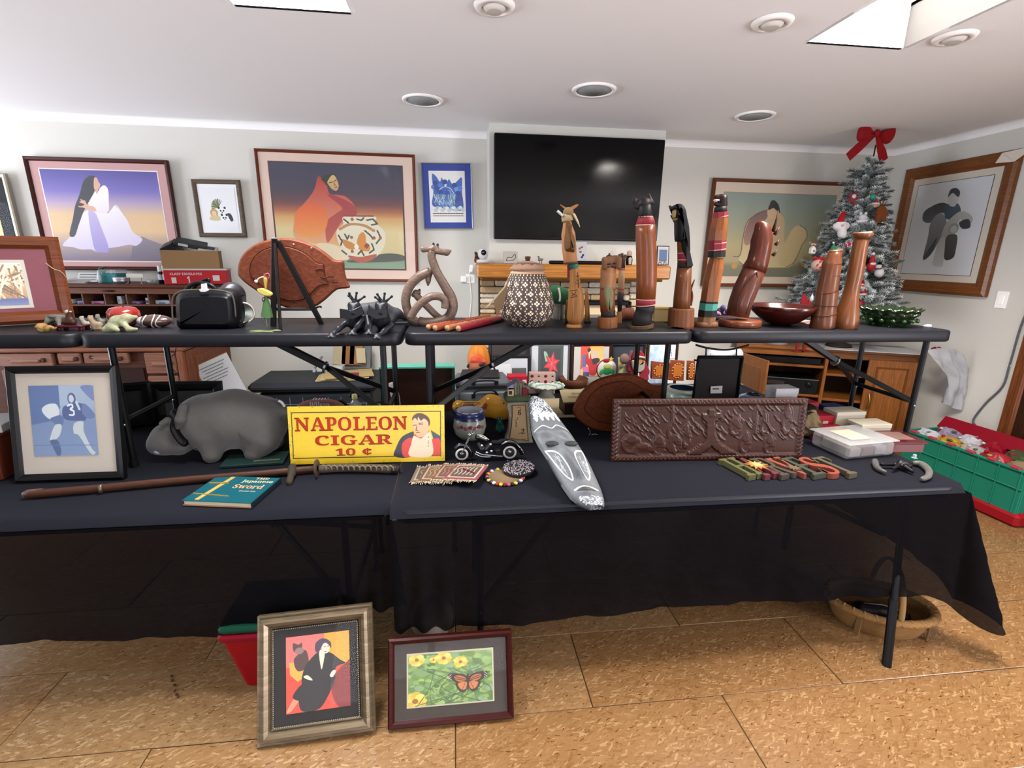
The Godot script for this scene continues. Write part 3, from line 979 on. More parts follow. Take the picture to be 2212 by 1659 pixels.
	framed("framed_print","blue matted coral reef print beside the chimney breast",w3(-.039,1.755,-4.28),.401,.503,.022,{"fw": .009,"fd": .02,"fmat": mt("#9098ab",.35,{"metal": .6}),"board": mt("#3a4c9c",.85),"lip": mt("#f5f4ef",.8),"lipw": .004,"inner": [v2(.153,.126),v2(.853,.89)],"print": img_mat(im)})
	# woman with oranges
	im = pic(480,370,"#93a294")
	grad(im,[[.0,"#8fa199"],[.4,"#a9ac90"],[.62,"#c3b684"],[.82,"#b9ad80"],[.88,"#84846a"],[1.0,"#7d7f68"]])
	shape(im,[v2(.397,.19),v2(.319,.226),v2(.242,.321),v2(.212,.49),v2(.223,.623),v2(.207,.74),v2(.202,.819),v2(.29,.887),v2(.451,.896),v2(.645,.894),v2(.713,.811),v2(.759,.61),v2(.793,.511),v2(.772,.414),v2(.707,.363),v2(.645,.419),v2(.592,.575),v2(.563,.308),v2(.501,.218)],"#c9ae86","#e2d09c")
	shape(im,[v2(.397,.19),v2(.291,.246),v2(.234,.377),v2(.22,.547),v2(.253,.622),v2(.322,.563),v2(.377,.619),v2(.412,.541),v2(.376,.353),v2(.403,.278)],"#7e5f5c","#b08a78")
	shape(im,[v2(.598,.614),v2(.645,.419),v2(.707,.363),v2(.772,.414),v2(.793,.511),v2(.759,.61),v2(.713,.811),v2(.644,.884),v2(.567,.814)],"#dcc58e")
	shape(im,[v2(.404,.186),v2(.454,.165),v2(.498,.2),v2(.499,.255),v2(.467,.293),v2(.418,.277),v2(.397,.223)],"#d8b48c")
	shape(im,[v2(.401,.168),v2(.41,.131),v2(.418,.086),v2(.447,.075),v2(.489,.127),v2(.513,.217),v2(.486,.2),v2(.446,.166),v2(.412,.189)],"#22211f")
	ln(im,curve([v2(.707,.363),v2(.772,.414),v2(.793,.511),v2(.759,.61),v2(.713,.811),v2(.644,.884)],6,false),.008,"#7a6a48")
	ln(im,curve([v2(.397,.19),v2(.242,.321),v2(.212,.547),v2(.207,.74),v2(.148,.76)],6,false),.008,"#6d5548")
	ln(im,curve([v2(.202,.819),v2(.29,.887),v2(.451,.896),v2(.662,.894)],6,false),.008,"#7a6a48")
	for p in [v2(.168,.879),v2(.798,.841),v2(.88,.815)]: ell(im,p,v2(.026,.034),"#d29a44")
	speckle(im,6000,.03)
	framed("framed_print","large print of a bowed woman with oranges, behind the flocked tree",w3(2.835,1.304,-4.27),1.252,.908,-.002,{"fw": .03,"fd": .03,"fmat": wood("#7a4a34",.4),"board": mt("#dccdb8",.9),"lip": mt("#a98d76",.8),"lipw": .006,"inner": [v2(.089,.124),v2(.927,.895)],"print": img_mat(im)})
	# caped rider on the right wall, with a paper flap on its corner
	im = pic(330,430,"#d9dde0")
	var Q := func(pts: Array,c: String,c2 := "") -> void: shape(im,pts,c,c2)
	Q.call([v2(.18,.398),v2(.173,.292),v2(.357,.22),v2(.495,.247),v2(.552,.368),v2(.41,.325),v2(.303,.422)],"#3a3f45","#5a5f64")
	Q.call([v2(.303,.422),v2(.41,.325),v2(.529,.434),v2(.492,.604),v2(.407,.779),v2(.305,.834),v2(.308,.599)],"#8d9294","#4a4d52")
	Q.call([v2(.474,.246),v2(.619,.241),v2(.691,.343),v2(.605,.404),v2(.492,.381)],"#3f5664")
	Q.call([v2(.562,.402),v2(.686,.327),v2(.818,.368),v2(.868,.435),v2(.797,.496),v2(.711,.41),v2(.657,.507),v2(.59,.641),v2(.5,.709),v2(.505,.501)],"#b9bcb4","#8f928c")
	Q.call([v2(.7,.442),v2(.813,.416),v2(.858,.499),v2(.761,.511)],"#2f3338")
	Q.call([v2(.575,.589),v2(.709,.576),v2(.739,.712),v2(.728,.815),v2(.612,.824)],"#4b4844","#2f2d2d")
	Q.call([v2(.48,.638),v2(.558,.605),v2(.608,.851),v2(.605,.913),v2(.49,.905),v2(.456,.87)],"#a9adac","#c4c6c2")
	Q.call([v2(.47,.163),v2(.472,.098),v2(.551,.081),v2(.616,.128),v2(.619,.208),v2(.587,.271),v2(.506,.248)],"#c9cbc9")
	Q.call([v2(.47,.163),v2(.481,.09),v2(.55,.078),v2(.616,.121),v2(.61,.175),v2(.523,.127)],"#33383e")
	ell(im,[v2(.642,.506)][0],v2(.07,.06),"#8f958f")
	ell(im,[v2(.648,.512)][0],v2(.045,.038),"#b3b8b0")
	Q.call([v2(.302,.825),v2(.411,.637),v2(.447,.602),v2(.407,.779)],"#35383c")
	speckle(im,5000,.03)
	var cp := framed("framed_print","wide wooden framed print of a caped figure on the right wall",w3(3.895,1.3,-3.665),.89,1.006,.0,{"turn": -PI/2,"fw": .095,"fd": .04,"fmat": wood("#8a5a34",.4,w3(3,9,9),.2),"board": mt("#d6cdbd",.9),"lip": mt("#4b4038",.8),"lipw": .004,"inner": [v2(.162,.147),v2(.832,.853)],"print": img_mat(im)})
	cp.rotation.x = 0
	var pf := thing("paper_sheet","cream paper folded over the corner of the caped figure picture","paper","",w3(3.85,2.224,-3.292))
	var st := ST()
	var c := [w3(3.845,2.295,-3.327),w3(3.845,2.3,-3.164),w3(3.845,2.258,-3.178),w3(3.845,2.222,-3.233),w3(3.845,2.233,-3.359)]
	var pl := []
	for v in c: pl.append(v)
	for i in range(1,pl.size() - 1):
		for dx in [.0,.004]: tri(st,pl[0] + w3(dx,0,0),pl[i] + w3(dx - .004,0,0),pl[i + 1] + w3(dx,0,0))
	part(pf,"sheet",st,mt("#e6ddce",.9),true)
	tone = .47

# a box whose front face spans two corners seen in the room, its foot set on y0
func fb(a: Vector3,b: Vector3,d: float,k := .003,y0 := -9.0,st: SurfaceTool = null) -> SurfaceTool:
	var lo := a.min(b)
	var hi := a.max(b)
	if y0 > -8.0: lo.y = y0
	return box(st if st else ST(),w3((lo.x + hi.x)/2,(lo.y + hi.y)/2,hi.z - d/2),w3(hi.x - lo.x,hi.y - lo.y,d),k)

# a thing seen as a box: base at its foot
func fthing(called: String,label: String,cat: String,a: Vector3,b: Vector3,d: float,mat: Material,y0: float,k := .003,body := "body",group := "") -> Node3D:
	var t := thing(called,label,cat,group,w3((a.x + b.x)/2,y0,maxf(a.z,b.z) - d/2))
	part(t,body,fb(a,b,d,k,y0),mat,true)
	return t

func decal(parent: Node3D,called: String,a: Vector3,b: Vector3,mat: Material,out := .0012) -> MeshInstance3D:   # flat print on a front face
	var st := ST()
	var z := maxf(a.z,b.z) + out
	quad(st,w3(minf(a.x,b.x),maxf(a.y,b.y),z),w3(maxf(a.x,b.x),maxf(a.y,b.y),z),w3(maxf(a.x,b.x),minf(a.y,b.y),z),w3(minf(a.x,b.x),minf(a.y,b.y),z))
	return part(parent,called,st,mat,true)

func s_desk_corner() -> void:
	var oak := wood("#a8705a",.45,w3(2,9,9))
	var dark := wood("#6b3f2e",.5)
	var d := thing("rolltop_desk","reddish oak rolltop desk with open pigeonholes along the back wall","desk","",w3(-2.85,0,-3.9))
	var x0 := -3.85
	var x1 := -1.87
	# pedestals and drawers
	var body := ST()
	box(body,w3((x0 + x1)/2,.475,-3.93),w3(x1 - x0,.79,.69),.004)
	part(d,"carcass",body,dark,true)
	part(d,"desk_surface",bx(w3((x0 + x1)/2,.892,-3.92),w3(x1 - x0 + .03,.03,.74),.008),oak,true)
	var side := part(d,"side_panel",bx(w3(x1 + .004,.46,-3.915),w3(.016,.83,.66),.004),woody("#a8694e",.5),true)
	part(side,"raised_field",bx(w3(x1 + .014,.62,-3.915),w3(.01,.4,.46),.008),woody("#ad7054",.5),true)
	part(d,"corner_post",bx(w3(x1 - .018,.45,-3.562),w3(.04,.86,.04),.004),woody("#b87a62",.5),true)
	for e in [[-3.02,-2.69,.78,.875],[-2.66,-2.52,.795,.875],[-2.50,-2.22,.795,.875],[-2.12,-1.92,.72,.875],[-2.12,-1.92,.58,.71],[-3.02,-2.69,.6,.765]]:
		var c := w3((e[0] + e[1])/2,(e[2] + e[3])/2,-3.567)
		var dr := part(d,"drawer",bx(c,w3(e[1] - e[0],e[3] - e[2] - .008,.03),.006),wood("#b58474",.4,w3(2,9,9),.2),true)
		var st := ST()
		box(st,c + w3(0,-.006,.022),w3((e[1] - e[0]) * .55,.022,.018),.007)
		box(st,c + w3(0,.008,.018),w3((e[1] - e[0]) * .62,.012,.012),.004)
		part(dr,"pull",st,wood("#bf9082",.35,w3(2,9,9),.3),true)
		part(dr,"pull_end",box(ST(),c + w3((e[1] - e[0]) * .33,0,.018),w3(.028,.03,.016),.006),mt("#50302a",.5),true)
	part(d,"keyhole",tube(curve([w3(-2.46,.845,-3.548),w3(-2.45,.855,-3.548),w3(-2.44,.845,-3.548),w3(-2.45,.835,-3.548)],4),.003,6),mt("#3a2620",.5),true)
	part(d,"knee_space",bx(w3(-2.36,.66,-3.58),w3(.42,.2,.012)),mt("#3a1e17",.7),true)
	# hutch with pigeonholes
	var ht := ST()
	box(ht,w3((x0 - 1.78)/2,1.297,-4.09),w3(-1.78 - x0,.026,.4),.006)
	part(d,"hutch_top",ht,wood("#70402e",.45),true)
	part(d,"hutch_frieze",bx(w3((x0 - 1.80)/2,1.262,-3.915),w3(-1.80 - x0,.045,.02),.004),wood("#8a5641",.5),true)
	part(d,"hutch_back",bx(w3((x0 - 1.80)/2,1.07,-4.27),w3(-1.80 - x0,.36,.02)),mt("#3d241b",.7),true)
	part(d,"frieze_handle",tube([w3(-2.53,1.262,-3.9),w3(-2.45,1.262,-3.9)],.006,6),mt("#35190f",.5),true)
	for y in [1.158,1.05,.95]: part(d,"shelf",bx(w3((x0 - 1.80)/2,y,-4.09),w3(-1.80 - x0,.012,.36),.002),wood("#8c6355",.5),true)
	var k := 0
	var x := x0
	while x < -1.79:
		part(d,"divider",bx(w3(x,1.2,-4.09),w3(.01,.085,.355),.002),wood("#9a7060",.5),true)
		if k % 4 == 2: part(d,"divider",bx(w3(x,1.05,-4.09),w3(.014,.205,.355),.002),wood("#9a7060",.5),true)
		k += 1
		x += .147
	for e in [[-2.72,-2.58],[-2.3,-2.0]]:
		part(d,"small_drawer",bx(w3((e[0] + e[1])/2,1.0,-3.93),w3(e[1] - e[0] - .01,.085,.02),.004),wood("#a06c5a",.5),true)
	# things in the pigeonholes
	var holes := [["#b9b2da",875,990,790,"lilac soap box in the second pigeonhole"],["#cfa6c4",1035,1150,795,"pink packet in the third pigeonhole"],["#eceef0",1330,1395,735,"white carton standing upright in a pigeonhole"],["#c3a7cf",1500,1580,790,"mauve box in the fifth pigeonhole"],["#ece8f2",1650,1730,755,"white and purple box in the sixth pigeonhole"],["#dfe4ec",1765,1935,785,"long white carton with a blue label in a pigeonhole"],["#f1f1ee",785,830,770,"white slip at the left end of the pigeonholes"]]
	var spots := [[w3(-2.748,1.184,-3.96),w3(-2.685,1.156,-3.96)],[w3(-2.654,1.182,-3.96),w3(-2.566,1.156,-3.96)],[w3(-2.474,1.221,-3.96),w3(-2.444,1.156,-3.96)],[w3(-2.376,1.182,-3.96),w3(-2.332,1.157,-3.96)],[w3(-2.281,1.209,-3.96),w3(-2.241,1.155,-3.96)],[w3(-2.215,1.19,-3.96),w3(-2.116,1.154,-3.96)],[w3(-2.801,1.197,-3.96),w3(-2.779,1.159,-3.96)]]
	for i in 7:
		var p: Array = spots[i]
		var t := fthing("carton",holes[i][4],"carton",p[0],p[1],.12,mt(holes[i][0],.6),1.164,.002,"body","cartons in the desk pigeonholes")
		decal(t,"printed_band",p[0].lerp(p[1],.35) + w3(-.01,0,0),p[0].lerp(p[1],.7),mt(["#6f7fc0","#c84a6a","#b5b9c0","#7a5aa0","#4a3f8a","#7e96c4","#d0d0cc"][i],.6))
	# things along the top of the hutch
	var t := thing("paper_stack","loose stack of white papers on the desk hutch beside the brown frame","paper","",w3(-2.78,1.31,-4.08))
	for i in 4: part(t,"sheet",box(ST(),w3(.01*i,.004 + i * .008,0),w3(.2 - i * .02,.006,.2),0,Basis(Vector3.UP,.12*i)),mt(["#eeece6","#dfddd6","#e8dccb","#f1f1ee"][i],.9))
	t = thing("calendar_card","small white printed card propped on the desk hutch","card","",w3(-2.681,1.319,-4))
	t.position.y = 1.31
	part(t,"card",box(ST(),w3(0,.04,-.02),w3(.14,.075,.004),.001,Basis(Vector3.RIGHT,-.5)),mt("#eceded",.8))
	for r in 3: part(t,"print_row",box(ST(),w3(0,.025 + r * .018,-.009 - r * .0095),w3(.11,.006,.002),0,Basis(Vector3.RIGHT,-.5)),mt("#8d9094",.8))
	t = fthing("teal_box","teal tray with a clear lid and bottles on the desk hutch","box",w3(-2.595,1.38,-4),w3(-2.475,1.323,-4),.14,mt("#3f9ba0",.5),1.31,.006)
	part(t,"clear_lid",fb(w3(-2.593,1.408,-4),w3(-2.471,1.38,-4),.13,.004),mt("#dfeaea",.1,{"alpha": .25}),true)
	for p in [w3(-2.578,1.324,-3.98),w3(-2.515,1.367,-4.02)]: part(t,"bottle",lathe([[.001,0],[.012,.002],[.013,.05],[.006,.07],[.007,.09],[.001,.092]],14,w3(p.x,1.312,p.z)),mt("#e9f0f2",.4),true)
	t = thing("leafy_sprig","small dark green sprig standing behind the teal tray","plant","",w3(-2.66,1.31,-4.15))
	var lf := ST(true)
	for i in 9: ball(w3(cos(i*2.4) * .018,.06 + i * .006,sin(i*2.4) * .018),w3(.016,.005,.012),8,Basis(w3(1,0,.4).normalized(),i * .8),lf)
	part(t,"leaves",lf,mt("#3f6148",.6))
	part(t,"stem",rod(Vector3.ZERO,w3(0,.09,0),.003,6),mt("#4c5a3a",.7))
	t = thing("metal_tin","low round silver tin on the desk hutch right of the teal tray","tin","",w3(-2.445,1.32,-4))
	t.position.y = 1.31
	part(t,"tin",lathe([[.001,0],[.052,0],[.053,.035],[.05,.036]],28),mt("#c4c8cc",.3,{"metal": .8}))
	part(t,"tin_lid",lathe([[.054,.032],[.054,.046],[.001,.048]],28),mt("#d5d9dc",.3,{"metal": .8}))
	t = thing("card_holder","cream card on a little wire holder on the desk hutch","card holder","",w3(-2.337,1.322,-3.98))
	t.position.y = 1.31
	part(t,"card",bx(w3(0,.057,0),w3(.115,.03,.004),.001),mt("#f0ead8",.8))
	for s in [-1,1]: part(t,"wire_foot",tube([w3(s * .045,.045,0),w3(s * .045,.004,.015),w3(s * .06,.003,.02)],.0025,6),mt("#c9c4b4",.4,{"metal": .6}))
	t = thing("glass_dish","clear glass dish with odds and ends on the desk hutch","dish","",w3(-2.208,1.317,-3.98))
	t.position.y = 1.31
	part(t,"bowl",lathe([[.03,0],[.045,.012],[.05,.028],[.046,.028],[.038,.012],[.001,.006]],24),mt("#c9d2d0",.1,{"alpha": .4}))
	for i in 4: part(t,"trinket",ball(w3(cos(i*1.6) * .02,.02,sin(i*1.6) * .02),w3(.012,.009,.012),8),mt(["#7f7a6c","#4f5648","#a99a7c","#5f6a70"][i],.5))
	for i in 2:
		t = thing("spray_bottle",["left one of two dark bottles with white caps on the desk hutch","right one of two dark bottles with white caps on the desk hutch"][i],"bottle","white capped bottles",[w3(-2.152,1.315,-3.97),w3(-2.121,1.315,-3.97)][i])
		t.position.y = 1.31
		part(t,"bottle",lathe([[.001,0],[.017,.001],[.018,.08],[.013,.095]],18),mt("#1f2233",.35))
		part(t,"cap",lathe([[.0145,.09],[.0155,.128],[.012,.132],[.001,.132]],18),mt("#f1f1f0",.5))
		part(t,"paper_label",lathe([[.0185,.03],[.0187,.07]],18),mt("#c9cbd6",.6))
	t = thing("stapler","black stapler in front of the red envelope box","stapler","",w3(-2.073,1.307,-3.95))
	t.position.y = 1.31
	part(t,"base",bx(w3(0,.008,0),w3(.075,.014,.035),.004),mt("#121214",.4))
	part(t,"arm",box(ST(),w3(.002,.042,0),w3(.08,.035,.03),.01,Basis(Vector3.BACK,.25)),mt("#18181b",.35))
	# red envelope box, carton of binders above it
	t = thing("envelope_box","red printed envelope box under the cardboard carton on the desk","box","",w3(-1.93,1.311,-4.06),.28)
	part(t,"body",bx(w3(0,.054,0),w3(.40,.108,.25),.003),mt("#cf2b33",.5))
	part(t,"lid_edge",bx(w3(0,.106,0),w3(.415,.012,.262),.003),mt("#e9e2dc",.6))
	letters(t,"lettering","CLASP ENVELOPES","Droid Sans",.2,.016,mt("#f3e3e1",.6),Transform3D(Basis(),w3(-.06,.075,.126)))
	letters(t,"numeral","1","Droid Sans",.018,.045,mt("#f3e3e1",.6),Transform3D(Basis(),w3(-.05,.035,.126)))
	part(t,"white_panel",bx(w3(.13,.045,.1258),w3(.045,.04,.001)),mt("#f1e9e6",.6))
	part(t,"white_panel",bx(w3(-.14,.03,.1258),w3(.03,.04,.001)),mt("#f1dcd9",.6))
	t = thing("cardboard_carton","open brown cardboard carton on top of the red envelope box","carton","",w3(-1.955,1.423,-4.06),.32)
	var cd := mt("#b08c63",.9)
	for e in [[w3(0,.065,.115),w3(.36,.13,.006)],[w3(0,.065,-.115),w3(.36,.13,.006)],[w3(-.178,.065,0),w3(.006,.13,.23)],[w3(.178,.065,0),w3(.006,.13,.23)],[w3(0,.004,0),w3(.36,.006,.23)]]:
		part(t,"carton_wall",bx(e[0],e[1]),cd)
	for e in [["ring_binder","black ring binder leaning in the carton, left side",w3(-.115,.12,.0),w3(.09,.13,.2),.5,"#25262a"],["ring_binder","dark grey binder lying across the carton of books",w3(.0,.178,-.01),w3(.2,.03,.19),-.2,"#3e4145"],["boxed_book","green and white boxed book tilted in the carton, right side",w3(.105,.105,.02),w3(.12,.09,.17),-.15,"#dfe3dd"]]:
		var b := thing(e[0],e[1],"book" if e[0] == "boxed_book" else "binder","",t.transform*e[2])
		b.rotation = w3(.2,.32,e[4])
		part(b,"cover",bx(Vector3.ZERO,e[3],.004),mt(e[5],.5))
		part(b,"spine_patch",bx(w3(-e[3].x * .2,0,e[3].z/2),w3(e[3].x * .3,e[3].y * .6,.003),.001),mt("#f0f2ee" if e[0] == "ring_binder" else "#6d8a4c",.6))
		part(b,"top_panel",bx(w3(e[3].x * .1,e[3].y/2,0),w3(e[3].x * .5,.003,e[3].z * .6),.001),mt("#55585c" if e[0] == "ring_binder" else "#3d4a5c",.6))
	# flyer board leaning by the desk
	t = thing("flyer_board","white printed flyer on a tan board leaning against the desk side","flyer","",w3(-1.64,.48,-3.66))
	t.basis = Basis(Vector3.BACK,.42)*Basis(Vector3.RIGHT,-.12)
	part(t,"board",bx(w3(0,.16,-.006),w3(.275,.36,.008),.002),mt("#b98a58",.7))
	part(t,"sheet",bx(w3(.012,.16,0),w3(.255,.35,.002)),mt("#eef0f2",.9))
	for r in 6: part(t,"print_row",bx(w3(.0,.30 - r * .022,.0015),w3(.2 - .03*(r % 3),.006,.001)),mt("#8f959c",.9))
	part(t,"printed_figure",slab([v2(-.06,.06),v2(-.02,.05),v2(.0,.08),v2(-.02,.11),v2(-.05,.1)],.0012,.002,.0002),mt("#8a6f66",.9))
	# black storage bench with papers on it
	t = thing("storage_bench","quilted black storage bench by the back wall with papers on its lid","bench","",w3(-1.08,0,-3.97))
	part(t,"body",bx(w3(-1.08,.27,-3.98),w3(.86,.46,.40),.02),mt("#31343b",.6,{"bump": "mottle","bs": .1}),true)
	part(t,"lid",bx(w3(-1.08,.555,-3.97),w3(.96,.075,.47),.03),mt("#3c3f45",.5,{"bump": "mottle","bs": .1}),true)
	var sm := ST()
	for i in 9: box(sm,w3(-1.46 + i * .095,.27,-3.779),w3(.004,.4,.004))
	for i in 4: box(sm,w3(-1.08,.13 + i * .095,-3.779),w3(.82,.004,.004))
	part(t,"stitching",sm,mt("#8b95a8",.7),true)
	for i in 4: part(t,"foot",bx(w3(-1.08 + (.36 if i % 2 else -.36),.02,-3.98 + (.16 if i/2 else -.16)),w3(.05,.045,.05),.004),mt("#1a1a1c",.6),true)
	var fl := ["#e8cf97","#efd9a5","#e3c88c"]
	for i in 3:
		t = thing("manila_folder",["lowest manila folder on the black bench, sticking out left","middle manila folder on the black bench","top manila folder on the black bench, with a pink slip under it"][i],"folder","manila folders on the bench",w3(-.9 + .03*i,.595 + .012*i,-3.9),.1 + .07*i)
		part(t,"folder",bx(w3(0,.005,0),w3(.36,.009,.24),.001),mt(fl[i],.85))
		part(t,"folder_tab",bx(w3(.12,.006,-.13),w3(.08,.004,.03)),mt(fl[(i + 1) % 3],.85))
	t = thing("pink_slip","thin pink slip between the manila folders","paper","",w3(-.84,.632,-3.84),.15)
	part(t,"slip",bx(Vector3.ZERO,w3(.17,.003,.1)),mt("#c0365a",.8))
	t = thing("file_box","grey wire file box of folders on the black bench","file box","",w3(-.86,.63,-4.05))
	part(t,"box_side",slab([v2(-.13,0),v2(.16,0),v2(.17,.2),v2(.1,.26),v2(-.12,.26)],-.1,.0,.004),mt("#9aa0a2",.6))
	for e in [[-.07,"#d9c9a4",.2],[.0,"#b98052",.23],[.06,"#c99468",.21]]: part(t,"file",box(ST(),w3(e[0],e[2]/2 + .04,.02),w3(.1,e[2],.02),.002,Basis(Vector3.BACK,-.12)),mt(e[1],.85))
	part(t,"folder_tab",bx(w3(.1,.12,.05),w3(.07,.12,.004)),mt("#efe0b4",.85))
	part(t,"clip_arm",rod(w3(-.26,.02,.1),w3(-.2,.12,.06),.009,8),mt("#a9abae",.3,{"metal": .8}))
	part(t,"clip_foot",rod(w3(-.26,.0,.1),w3(-.26,.03,.1),.012,8),mt("#e9e9ea",.3))
	part(t,"white_tray",bx(w3(-.14,.02,.04),w3(.2,.04,.14),.006),mt("#e6e8e6",.6))
	t = thing("desk_cord","thin black cord hanging down the desk's drawer fronts","cord","",w3(-1.89,.669,-3.5))
	t.position.y = .58
	part(t,"cord",tube(curve([w3(-1.881,.913,-3.51),w3(-1.898,.876,-3.51),w3(-1.934,.832,-3.51),w3(-1.934,.787,-3.51),w3(-1.907,.737,-3.51),w3(-1.891,.696,-3.51),w3(-1.896,.637,-3.51)],5,false),.0035,6),mt("#2e2a2a",.5),true)
	# things behind the plush animal on the left lower table
	var dk := {"fw": .05,"fd": .02,"fmat": mt("#0f0f11",.4),"board": mt("#1a191a",.8),"inner": [v2(.2,.5),v2(.8,.9)],"print": mt("#4a4d4e",.8),"lean": .1}
	framed("dark_picture","wide dark framed picture behind the plush animal, grey centre showing",w3(-1.34,LT + .006,-2.52),.34,.215,.0,dk)
	dk.inner = [v2(.1,.1),v2(.9,.9)]
	dk.print = mt("#1f1f21",.6)
	dk.turn = .35
	framed("dark_picture","narrow black framed panel just right of the football photograph",w3(-1.60,LT + .006,-2.46),.24,.225,.0,dk)
	t = thing("football","old leather football with white print, resting behind the yellow tin sign","football","",w3(-.69,LT + .006,-2.48))
	var pf := []
	for i in 17:
		var a := PI*i/16
		pf.append([maxf(.001,.062*pow(sin(a),.85)),-cos(a) * .125])
	part(t,"ball",lathe(pf,24,w3(0,.063,0),Basis(Vector3.BACK,PI/2)),mt("#8f5f58",.55,{"bump": "mottle","bs": .05,"s": Vector3.ONE*30}))
	letters(t,"printed_script","Wilson","Droid Serif",.1,.03,mt("#d9d6dc",.7),Transform3D(Basis(Vector3.RIGHT,-.85),w3(.01,.108,.045)),.006)
	for i in 5: part(t,"lace",bx(w3(-.03 + i * .014,.124,-.004),w3(.004,.004,.026),.001),mt("#e6e2de",.7))
	for e in [["clear bottle with a yellow cap behind the tin sign, the tall one",w3(-.52,LT + .006,-2.5),1.0],["short yellow capped bottle behind the tin sign",w3(-.40,LT + .006,-2.47),.66]]:
		t = thing("capped_bottle",e[0],"bottle","yellow capped bottles",e[1])
		t.scale = w3(1,e[2],1)
		part(t,"bottle",lathe([[.001,0],[.03,.001],[.031,.09],[.012,.112],[.012,.12]],8),mt("#a3aba9",.2))
		part(t,"cap",lathe([[.014,.117],[.014,.142],[.001,.143]],14),mt("#e6e08c",.5))
		part(t,"bail_clip",tube(curve([w3(-.022,.125,0),w3(-.016,.15,-.005),w3(0,.158,-.008),w3(.016,.15,-.005),w3(.022,.125,0)],3,false),.005,6),mt("#17171c",.4))
	t = thing("opera_clip","small black metal clip lying beside the football","clip","",w3(-.6,LT + .006,-2.53))
	part(t,"clip",tube(curve([w3(-.02,.08,0),w3(0,.1,0),w3(.03,.075,0)],3,false),.008,6),mt("#141418",.4))
	part(t,"stand",rod(Vector3.ZERO,w3(0,.09,0),.006,6),mt("#141418",.4))
	t = thing("printed_sleeve","red and white printed tube leaning behind the folded table brace","tube","",w3(-.30,LT + .006,-2.5))
	t.basis = Basis(Vector3.BACK,.12)
	part(t,"tube",lathe([[.001,0],[.022,0],[.022,.2],[.001,.2]],18),mt("#e7d2c6",.6))
	letters(t,"lettering","OLD GOODS","Droid Serif",.09,.02,mt("#8c2a2c",.6),Transform3D(Basis(Vector3.BACK,PI/2),w3(0,.09,.0225)))
	# the brown board in a green case
	t = thing("green_case","upright brown board in a green edged case behind the table legs","case","",w3(-.205,LT + .006,-2.62))
	var w := .40
	var h := .265
	part(t,"back_board",bx(w3(0,h/2,-.01),w3(w - .02,h - .01,.012)),mt("#3a1f15",.6))
	for s in [-1,1]: part(t,"green_side",bx(w3(s*(w/2 - .008),h/2,0),w3(.016,h,.06),.003),mt("#0f3a2a",.5))
	part(t,"green_top",bx(w3(0,h - .006,-.005),w3(w,.014,.08),.003),mt("#63b79f",.5))
	part(t,"catch_plate",bx(w3(-.02,h - .03,.0),w3(.06,.008,.006)),mt("#1c100b",.5))

var floor_y := -1.0

# a turned or carved body: pairs of left and right edge points from bottom to top, on the plane z
func loft(pl: PackedVector2Array,z: float,n := 14,smooth := true,st: SurfaceTool = null,depth := 1.0) -> SurfaceTool:
	var pts := []
	var rad := []
	for i in range(0,pl.size() - 1,2):
		pts.append(w3((pl[i].x + pl[i + 1].x)/2,maxf(floor_y + i * .0003,(pl[i].y + pl[i + 1].y)/2),z))
		rad.append(pl[i].distance_to(pl[i + 1])/2)
	return tube(pts,rad,n,st if st else ST(smooth),depth)

func prof(pl: PackedVector2Array,cx: float,y0: float) -> Array:
	var o := []
	for p in pl: o.append([absf(p.x - cx),p.y - y0])
	return o

func on_top(called: String,label: String,cat: String,at: Vector3,group := "") -> Node3D:
	return thing(called,label,cat,group,w3(at.x,UT,at.z))

func frog_body(at: Node3D,hd: Vector3,legs: Array,body: Vector3) -> void:
	var b := [[hd,.021,hd + w3(0,-.012,.016),.017],[hd,.02,body + w3(0,.014,0),.032],[body + w3(0,.012,0),.032,body + w3(0,-.012,-.05),.032]]
	for e in [-1,1]: b.append([hd + w3(e * .014,.016,.002),.009,hd + w3(e * .014,.018,.002),.009])
	for l in legs:
		b.append([l[0],.013,l[1],.0095])
		b.append([l[1],.0095,l[2],.006])
		for k in 4:
			var a := -1.2 + k * .8
			b.append([l[2],.0045,l[2] + w3(sin(a) * .020,-.006,.012 + cos(a) * .008),.0028])
	part(at,"body",blob(b,.0032,.012),mt("#24252b",.38),true)

